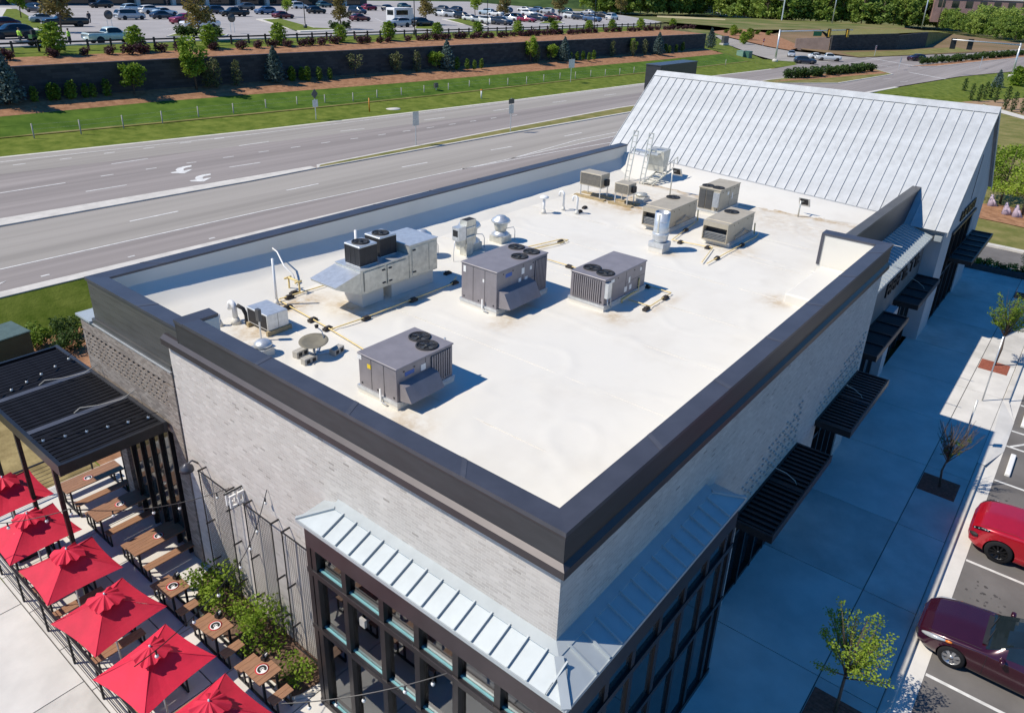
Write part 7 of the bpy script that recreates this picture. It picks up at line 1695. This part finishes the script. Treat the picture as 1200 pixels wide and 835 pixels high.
# ================================================================ RIGHT SIDE: JUNCTION, HILLSIDE, FOREST
side_l = [(255.36, 115.72, 1.50), (213.19, 91.68, 1.50), (184.11, 71.33, 1.50), (175.60, 63.82, 1.50), (167.88, 53.96, 1.50)]
side_r = [(260.03, 116.57, 1.50), (235.97, 97.19, 1.50), (217.44, 81.37, 1.50), (208.78, 71.87, 1.50), (204.61, 52.05, 1.50)]
ribbon('side_road', side_l, side_r, M['road_b'], .014)
poly('mulch_bank', [(281.66, 129.79, 1.50), (319.13, 133.62, 1.50), (294.42, 110.03, 1.50), (231.26, 76.20, 1.50), (212.15, 73.10, 1.50), (221.14, 82.83, 1.50), (240.38, 99.08, 1.50), (264.91, 118.82, 1.50)], .03, M['mulch'])
poly('dirt_bank', [(294.42, 110.03, 1.50), (358.69, 120.90, 1.50), (450.89, 98.46, 1.50), (349.57, 30.76, 1.50), (315.58, 27.00, 1.50), (268.03, 35.90, 1.50), (206.14, 52.48, 1.50), (219.87, 72.20, 1.50)], .02, mat('dry_bank', (.17, .125, .06), .95, scale=.05, color2=(.25, .165, .095), bump=.5, bscale=2))
poly('verge_grass', [(218.32, 60.94, 1.50), (244.92, 52.93, 1.50), (290.59, 45.14, 1.50), (272.08, 37.02, 1.50), (219.53, 48.95, 1.50), (207.18, 53.20, 1.50)], .05, M['grass_dry'])
poly('far_field', [(341.58, 201.30, 1.50), (335.81, 218.00, 1.50), (361.69, 234.89, 1.50), (477.10, 183.79, 1.50), (486.90, 106.84, 1.50), (437.90, 95.44, 1.50), (349.67, 117.74, 1.50), (312.56, 130.03, 1.50), (331.24, 154.50, 1.50)], .012, M['field'])
poly('dirt_track', [(412.34, 225.92, 1.50), (424.74, 215.57, 1.50), (425.78, 188.92, 1.50), (406.17, 180.05, 1.50), (392.04, 201.35, 1.50), (389.19, 213.10, 1.50)], .03, mat('sandy_track', (.42, .36, .2), .9))
t = thing('black_barrier_wall', 'black clad retaining wall on the bank beyond the junction', 'retaining wall', (0, 0, 0))
a, b, c = (223.86, 65.49, 1.50), (251.30, 54.47, 1.50), (277.16, 51.79, 1.50)
mb = MB()
for p, q in ((a, b), (b, c)):
    mb.prism([(p[0], p[1], RD-.5), (q[0], q[1], RD-.5), (q[0], q[1], RD+4.6), (p[0], p[1], RD+4.1)], (.3, .6, 0))
mb.build('wall_face', M['wall_block'], t)
mb = MB(); d_ = (223.07, 75.34, 1.50)
mb.prism([(d_[0], d_[1], RD-.5), (a[0], a[1]+.6, RD-.5), (a[0], a[1]+.6, RD+3.6), (d_[0], d_[1], RD+2.6)], (.5, .5, 0)); mb.build('pale_wall_face', mat('pale_block_wall', (.22, .17, .15), .9, var=.15, scale=.4), t)
structure(MB().quad((c[0]-.05, c[1]+.2, RD), (c[0]-.05, c[1]+.6, RD+4.55), (413.82, 68.00, 1.50), (350.07, 53.37, 1.50)).build('dirt_bank', M['grass_dry']))
ribbon('dirt_bank', [(a[0], a[1]+1, RD+4.1), (b[0], b[1]+1, RD+4.6), (c[0], c[1]+1, RD+4.6)], [(370.64, 117.06, 1.50), (436.78, 99.31, 1.50), (425.32, 73.09, 1.50)], M['grass_dry'], .0)
def plants_along(pts, n_, key, label, group, sc_, z, jit=.6):
    P = [Vector(p) for p in pts]; Ls = [(b-a).length for a, b in zip(P, P[1:])]; tot = sum(Ls)
    for k in range(n_):
        d = (k+.5)/n_*tot; i = 0
        while d > Ls[i]: d -= Ls[i]; i += 1
        p = P[i].lerp(P[i+1], d/Ls[i]); plant('hedge_shrub', label, 'shrub', (p.x+random.uniform(-jit, jit), p.y+random.uniform(-jit, jit), z), key, group, random.uniform(.85, 1.1)*sc_)
plants_along([(135.12, 45.32, 1.50), (167.43, 39.28, 1.50)], 17, 'hedge', 'rounded shrub in the row on the near median island', 'shrubs on the near junction median', 1.45, RD+.1)
plants_along([(198.46, 36.32, 1.50), (230.96, 30.33, 1.50), (273.40, 23.44, 1.50)], 26, 'hedge', 'rounded shrub in the row on the far median island', 'shrubs on the far junction median', 1.35, RD+.1)
plants_along([(280.70, 125.06, 1.50), (279.93, 106.02, 1.50)], 5, 'hedge_g', 'small shrub on the mulch bank beside the side road', 'shrubs beside the side road', 1.3, RD, 3)
for p, lab in (((221.97, 90.92, 1.50),'left'),((245.42, 98.85, 1.50),'right'),((263.43, 112.53, 1.50),'upper')): plant('bank_tree', 'young green tree on the mulch bank, '+lab+' of the trio', 'tree', (p[0], p[1], RD), 'far_green', 'young trees on the mulch bank', 1.2)
cyp = [(146.01, 16.52, 0.00),(145.93, 15.32, 0.00),(149.69, 14.98, 0.00),(152.15, 14.41, 0.00),(138.63, 10.35, 0.00),(136.22, 8.97, 0.00),(135.30, 7.57, 0.00),(147.40, 12.93, 0.00),(153.24, 18.97, 0.00)]
for k, p in enumerate(cyp): plant('cypress', 'narrow dark conifer in the row above the gable corner', 'tree', (p[0], p[1], -.05), 'cypress', 'narrow conifers beyond the gable', random.uniform(.8, 1.05))
p = (166.98, 15.61, 0.20); plant('spruce_tree', 'blue green conifer beyond the row of narrow conifers', 'tree', (p[0], p[1], .2), 'spruce', None, .9)
p = (174.49, 13.23, 0.20); plant('round_tree', 'dark olive rounded tree at the right edge beyond the conifers', 'tree', (p[0], p[1], .2), 'far_green', None, 1.4)
poly('bed_path', [(137.52, 13.50, 0.00), (127.61, 5.80, 0.00), (131.83, 6.27, 0.00), (142.79, 14.06, 0.00)], .0, M['curb'], -.02)
poly('mulch_bed', [(149.77, 21.57, 0.00), (137.52, 13.50, 0.00), (144.10, 14.26, 0.00), (132.92, 6.39, 0.00), (187.47, 12.42, -0.00), (181.25, 20.25, 0.00)], .0, mat('sandy_soil', (.30, .20, .11), .95, scale=.6, color2=(.36, .24, .15)), -.03)
for p, sc_, lab in (((67.49, 1.24, 0.00),.75,'nearer the gable corner'),((64.39, -0.77, 0.00),.7,'cut by the right edge')): plant('willow_bush', 'wispy yellow green tree on the mound '+lab, 'tree', (p[0], p[1], -.05), 'willow', 'wispy trees on the mound', sc_)
lil = mat('lilac_wrap', (.45, .36, .44), .8)
for p, lab in (((65.85, 1.71, 0.00),'first from the gable'),((63.61, 0.34, 0.00),'second from the gable'),((63.35, -0.42, 0.00),'third from the gable')):
    t = thing('wrapped_trunk', 'pale lilac wrapped trunk base on the mound, '+lab, 'tree wrap', (p[0], p[1], -.05), 0, 'wrapped trunk bases'); MB().tube([(0, 0, 0), (.12, .05, .5), (.05, .1, 1.0)], [.32, .22, .1], 8).build('wrap', lil, t); MB().tube([(.1, -.3, 0), (0, -.1, .6)], [.2, .08], 8).build('fold', lil, t)
def signal(base, top_h, tip, heads, label, sign=None):
    t = thing('traffic_signal', label, 'traffic signal', base, 0, 'mast arm traffic signals')
    d = Vector((tip[0]-base[0], tip[1]-base[1], 0)); Lg = d.length; d.normalize(); t.rotation_euler[2] = math.atan2(d.y, d.x)
    MB().tube([(0, 0, 0), (0, 0, top_h)], .22, 10, r1=.16).build('pole', M['galv'], t); MB().lathe([(.7, 0), (.6, .6), (.3, .7)], 12).build('base', M['curb'], t)
    MB().tube([(0, 0, top_h-.4), (Lg, 0, top_h+.1)], .15, 8, r1=.09).build('mast_arm', M['galv'], t)
    for q in heads:
        x = q*Lg; MB().box(x-.3, x+.3, -.5, -.2, top_h-1.5, top_h+.1).build('signal_head', mat('signal_yellow', (.5, .30, .03), .5), t)
        for k, c in enumerate(((.25, .01, .01), (.3, .15, .01), (.01, .2, .06))): MB().lathe([(.14, 0), (.12, .03), (.001, .04)], 10).build('lens', mat('lens_%d' % k, c, .3), t, (x, -.5, top_h-.2-k*.45), (PI/2, 0, 0))
        MB().box(x-.55, x+.55, -.19, -.16, top_h-1.75, top_h+.35).build('back_plate', M['dark'], t)
    if sign: MB().box(sign*Lg-1.3, sign*Lg+1.3, -.3, -.25, top_h-1.3, top_h-.3).build('street_name_sign', mat('sign_green', (.01, .16, .05), .5), t)
signal((169.20, 60.73, 1.50), 7.0, (189.72, 50.82, 1.50), (.66, .92), 'mast arm traffic signal left of the junction with a green street sign', .5)
signal((183.86, 15.50, 1.50), 6.8, (177.43, 27.09, 1.50), (.72, .97), 'mast arm traffic signal at the right beside the conifers')
def tiny_sign(p, lab, kind):
    t = thing('road_sign', lab, 'road sign', (p[0], p[1], p[2]), 0, 'small road signs at the junction'); MB().box(-.05, .05, -.04, .04, 0, 2.6).build('post', M['galv'], t)
    rc = mat('sign_red', (.5, .02, .03), .5)
    if kind == 'stop': MB().prism([(.62*math.cos(PI/8+k*PI/4), -.06, 2.2+.62*math.sin(PI/8+k*PI/4)) for k in range(8)], (0, .02, 0)).build('sign_plate', rc, t); MB().box(-.4, .4, -.07, -.061, 2.1, 2.35).build('sign_band', M['white_paint'], t)
    elif kind == 'noentry': MB().box(-.6, .6, -.06, -.04, 1.5, 2.7).build('sign_plate', M['white_paint'], t); MB().lathe([(.55, 0), (.55, .01)], 16).build('sign_disc', rc, t, (0, -.062, 2.1), (PI/2, 0, 0)); MB().box(-.38, .38, -.085, -.074, 2.02, 2.18).build('sign_bar', M['white_paint'], t)
    else: MB().box(-.5, .5, -.06, -.04, 1.6, 2.6).build('sign_plate', M['galv'], t)
tiny_sign((210.30, 80.18, 1.50), 'red octagonal sign at the side road mouth', 'stop'); tiny_sign((215.41, 51.25, 1.50), 'white square sign with a red disc before the black clad wall', 'noentry'); tiny_sign((203.37, 24.41, 1.50), 'grey plate sign on the hedge median', 'plate'); tiny_sign((178.16, 36.26, 1.50), 'pale plate sign on the median tip', 'plate')
for p, lab, c, s_ in (((168.84, 68.85, 1.60),'pair of pale green utility cabinets, left one','mint_box',1.0),((169.61, 67.71, 1.60),'pair of dark green utility cabinets, right one','green_box',1.0)):
    t = thing('utility_box', lab, 'utility cabinet', p, 0); g_ = mat(c, (.22, .36, .28) if c == 'mint_box' else (.06, .16, .12), .5); MB().box(-1.0, 1.0, -.8, .8, .1, 1.7).build('cabinet', g_, t); MB().box(-1.1, 1.1, -.9, .9, -.1, .1).build('pad', M['curb'], t); MB().box(-1.03, 1.03, -.83, .83, 1.7, 1.78).build('lid', g_, t)
t = thing('monument_sign', 'low dark sign block by the side road', 'sign', (207.63, 90.58, 2.00)); MB().box(-1.6, 1.6, -.4, .4, 0, 2.2).build('sign_block', M['siding'], t); MB().box(-2.2, 1.8, -.6, .6, -.2, .35).build('base', M['curb'], t)
# far steel bridge rail, gantry, power poles, distant brick building
t = thing('bridge_rail', 'long pale steel rail fence before the forest', 'railing', (0, 0, 0)); a, b = Vector((516.57, 247.42, 1.50)), Vector((487.44, 186.75, 1.50))
for z in (1.0, 2.4, 3.8): MB().bar(a+Vector((0, 0, z)), b+Vector((0, 0, z)), .45).build('rail', M['galv'], t)
for k in range(25): c = a.lerp(b, k/24); MB().bar(c, c+Vector((0, 0, 5.2)), .4).build('post', M['galv'], t)
t = thing('steel_frame', 'tall pale steel goal post frame before the forest', 'steel frame', (0, 0, 0)); a, b = Vector((498.96, 199.92, 1.50)), Vector((459.99, 168.67, 1.50))
for c in (a, b): MB().bar(c, c+Vector((0, 0, 11.5)), .6).build('leg', M['galv'], t)
MB().bar(a+Vector((0, 0, 11.2)), b+Vector((0, 0, 11.2)), .6).build('beam', M['galv'], t); e = Vector((483.61, 163.68, 1.50))
MB().bar(a+Vector((0, 0, 4.8)), e+Vector((0, 0, 4.8)), .5).build('beam', M['galv'], t); MB().bar(e, e+Vector((0, 0, 4.8)), .5).build('leg', M['galv'], t)
for k, (p, h_, mt_) in enumerate((((458.73, 138.87, 1.50),22,'galv'),((466.81, 93.51, 1.50),20,'galv'),((507.52, 113.54, 1.50),18,'bark'),((517.08, 110.96, 1.50),18,'bark'),((481.75, 88.86, 1.50),18,'bark'),((514.37, 86.69, 1.50),17,'bark'),((515.35, 78.39, 1.50),16,'bark'))):
    t = thing('power_pole', ('pale' if mt_ == 'galv' else 'brown')+' utility pole before the forest, number '+['one', 'two', 'three', 'four', 'five', 'six', 'seven'][k]+' in the list of poles' if False else ('pale' if mt_ == 'galv' else 'brown')+' utility pole standing before the forest', 'utility pole', p, 0, ('pale' if mt_ == 'galv' else 'brown')+' utility poles by the forest')
    MB().tube([(0, 0, 0), (0, 0, h_)], .35, 8, r1=.22).build('pole', M[mt_], t); MB().bar((-1.4, 0, h_-1.5), (1.4, 0, h_-1.5), .25).build('cross_arm', M['bark'], t)
bp = (506.54, 71.81, 10.11)
t = thing('distant_brick_building', 'low pinkish brick building on the horizon behind the forest', 'building', (bp[0], bp[1], bp[2]-6), R(-70))
pk = mat('pink_brick', (.30, .19, .17), .85, var=.15, scale=.3)
MB().box(-26, 26, 0, 14, 0, 12.5).build('wall', pk, t); MB().box(-26.4, 26.4, -.4, 14.4, 12.5, 13.2).build('roof', M['curb'], t)
for k in range(7):
    MB().box(-24+k*7, -20.5+k*7, -.12, -.02, 8, 11.5).build('window', M['car_glass'], t)
# the forest: front row trees as things, the mass behind as one
rf = random.Random(77)
front = [(441.48, 293.78, 1.50), (441.83, 254.61, 1.50), (519.98, 241.19, 1.50), (461.13, 177.49, 1.50), (481.64, 146.08, 1.50), (485.84, 111.18, 1.50), (498.85, 91.36, 1.50), (407.72, 55.63, 1.50), (370.41, 30.12, 1.50)]
Fp = [Vector(p) for p in front]; keys = ['forest_a', 'forest_b', 'forest_c', 'forest_d']
adj = {'forest_a': 'rounded mid green', 'forest_b': 'taller fresh green', 'forest_c': 'dark green', 'forest_d': 'dense mid green'}
toward = Vector((-7.8, -4.9, 0))
for i, (a, b) in enumerate(zip(Fp, Fp[1:])):
    n_ = min(22, max(4, int((b-a).length/5.0)))
    for k in range(n_):
        p = a.lerp(b, (k+rf.random()*.7)/n_); back = (p-toward); back.z = 0; back.normalize(); key = rf.choice(keys)
        p = p+back*rf.uniform(0, 12); sc_ = rf.uniform(.8, 1.15)*(1.15 if i < 3 else 1.0)
        if i >= 6: sc_ *= .5
        elif i == 5: sc_ *= .8
        plant('forest_tree', adj[key]+' tree on the front edge of the forest', 'tree', (p.x, p.y, RD-.2), key, adj[key]+' trees on the forest edge', sc_)
mb = MB(); rf2 = random.Random(78)
src = {k: PM[k][1] for k in keys if k in PM}
for key, me in src.items():
    vs = [v_.co.copy() for v_ in me.vertices]; fs = [tuple(f.vertices) for f in me.polygons][::2]
    mf = MB()
    for c_ in range(60):
        i = rf2.randrange(len(Fp)-1); p = Fp[i].lerp(Fp[i+1], rf2.random()); back = (p-toward); back.z = 0; back.normalize()
        q = p+back*rf2.uniform(12, 60); s_ = rf2.uniform(.9, 1.25)*(.55 if i >= 6 else 1.1); a_ = rf2.uniform(0, 6.28); ca, sa_ = math.cos(a_), math.sin(a_)
        mf.add([(q.x+s_*(v_.x*ca-v_.y*sa_), q.y+s_*(v_.x*sa_+v_.y*ca), RD+s_*v_.z) for v_ in vs], fs)
    o = mf.build('forest_mass', me.materials[0]); tag(o, adj[key]+' crowns of the forest behind its front edge', 'forest', None, 'stuff')
# wooded rise closing the view behind everything
hz = MB(); hz.smooth = True
for i in range(61):
    a_ = R(-35+i*2.6); hh = 16+7*mn.noise(Vector((i*.35, 0, 0)))
    for d, z in ((640, -.5), (690, hh*.55), (760, hh), (1500, hh*.9)): hz.v.append((-7+d*math.cos(a_), -5+d*math.sin(a_), z))
hz.f = [[i*4+k, (i+1)*4+k, (i+1)*4+k+1, i*4+k+1] for i in range(60) for k in range(3)]; hz.mi = [0]*len(hz.f); hz.sm = [True]*len(hz.f)
structure(hz.build('hills', mat('wooded_hill', (.025, .05, .012), .95, scale=.05, color2=(.07, .11, .03), bump=1.0, bscale=.15)))
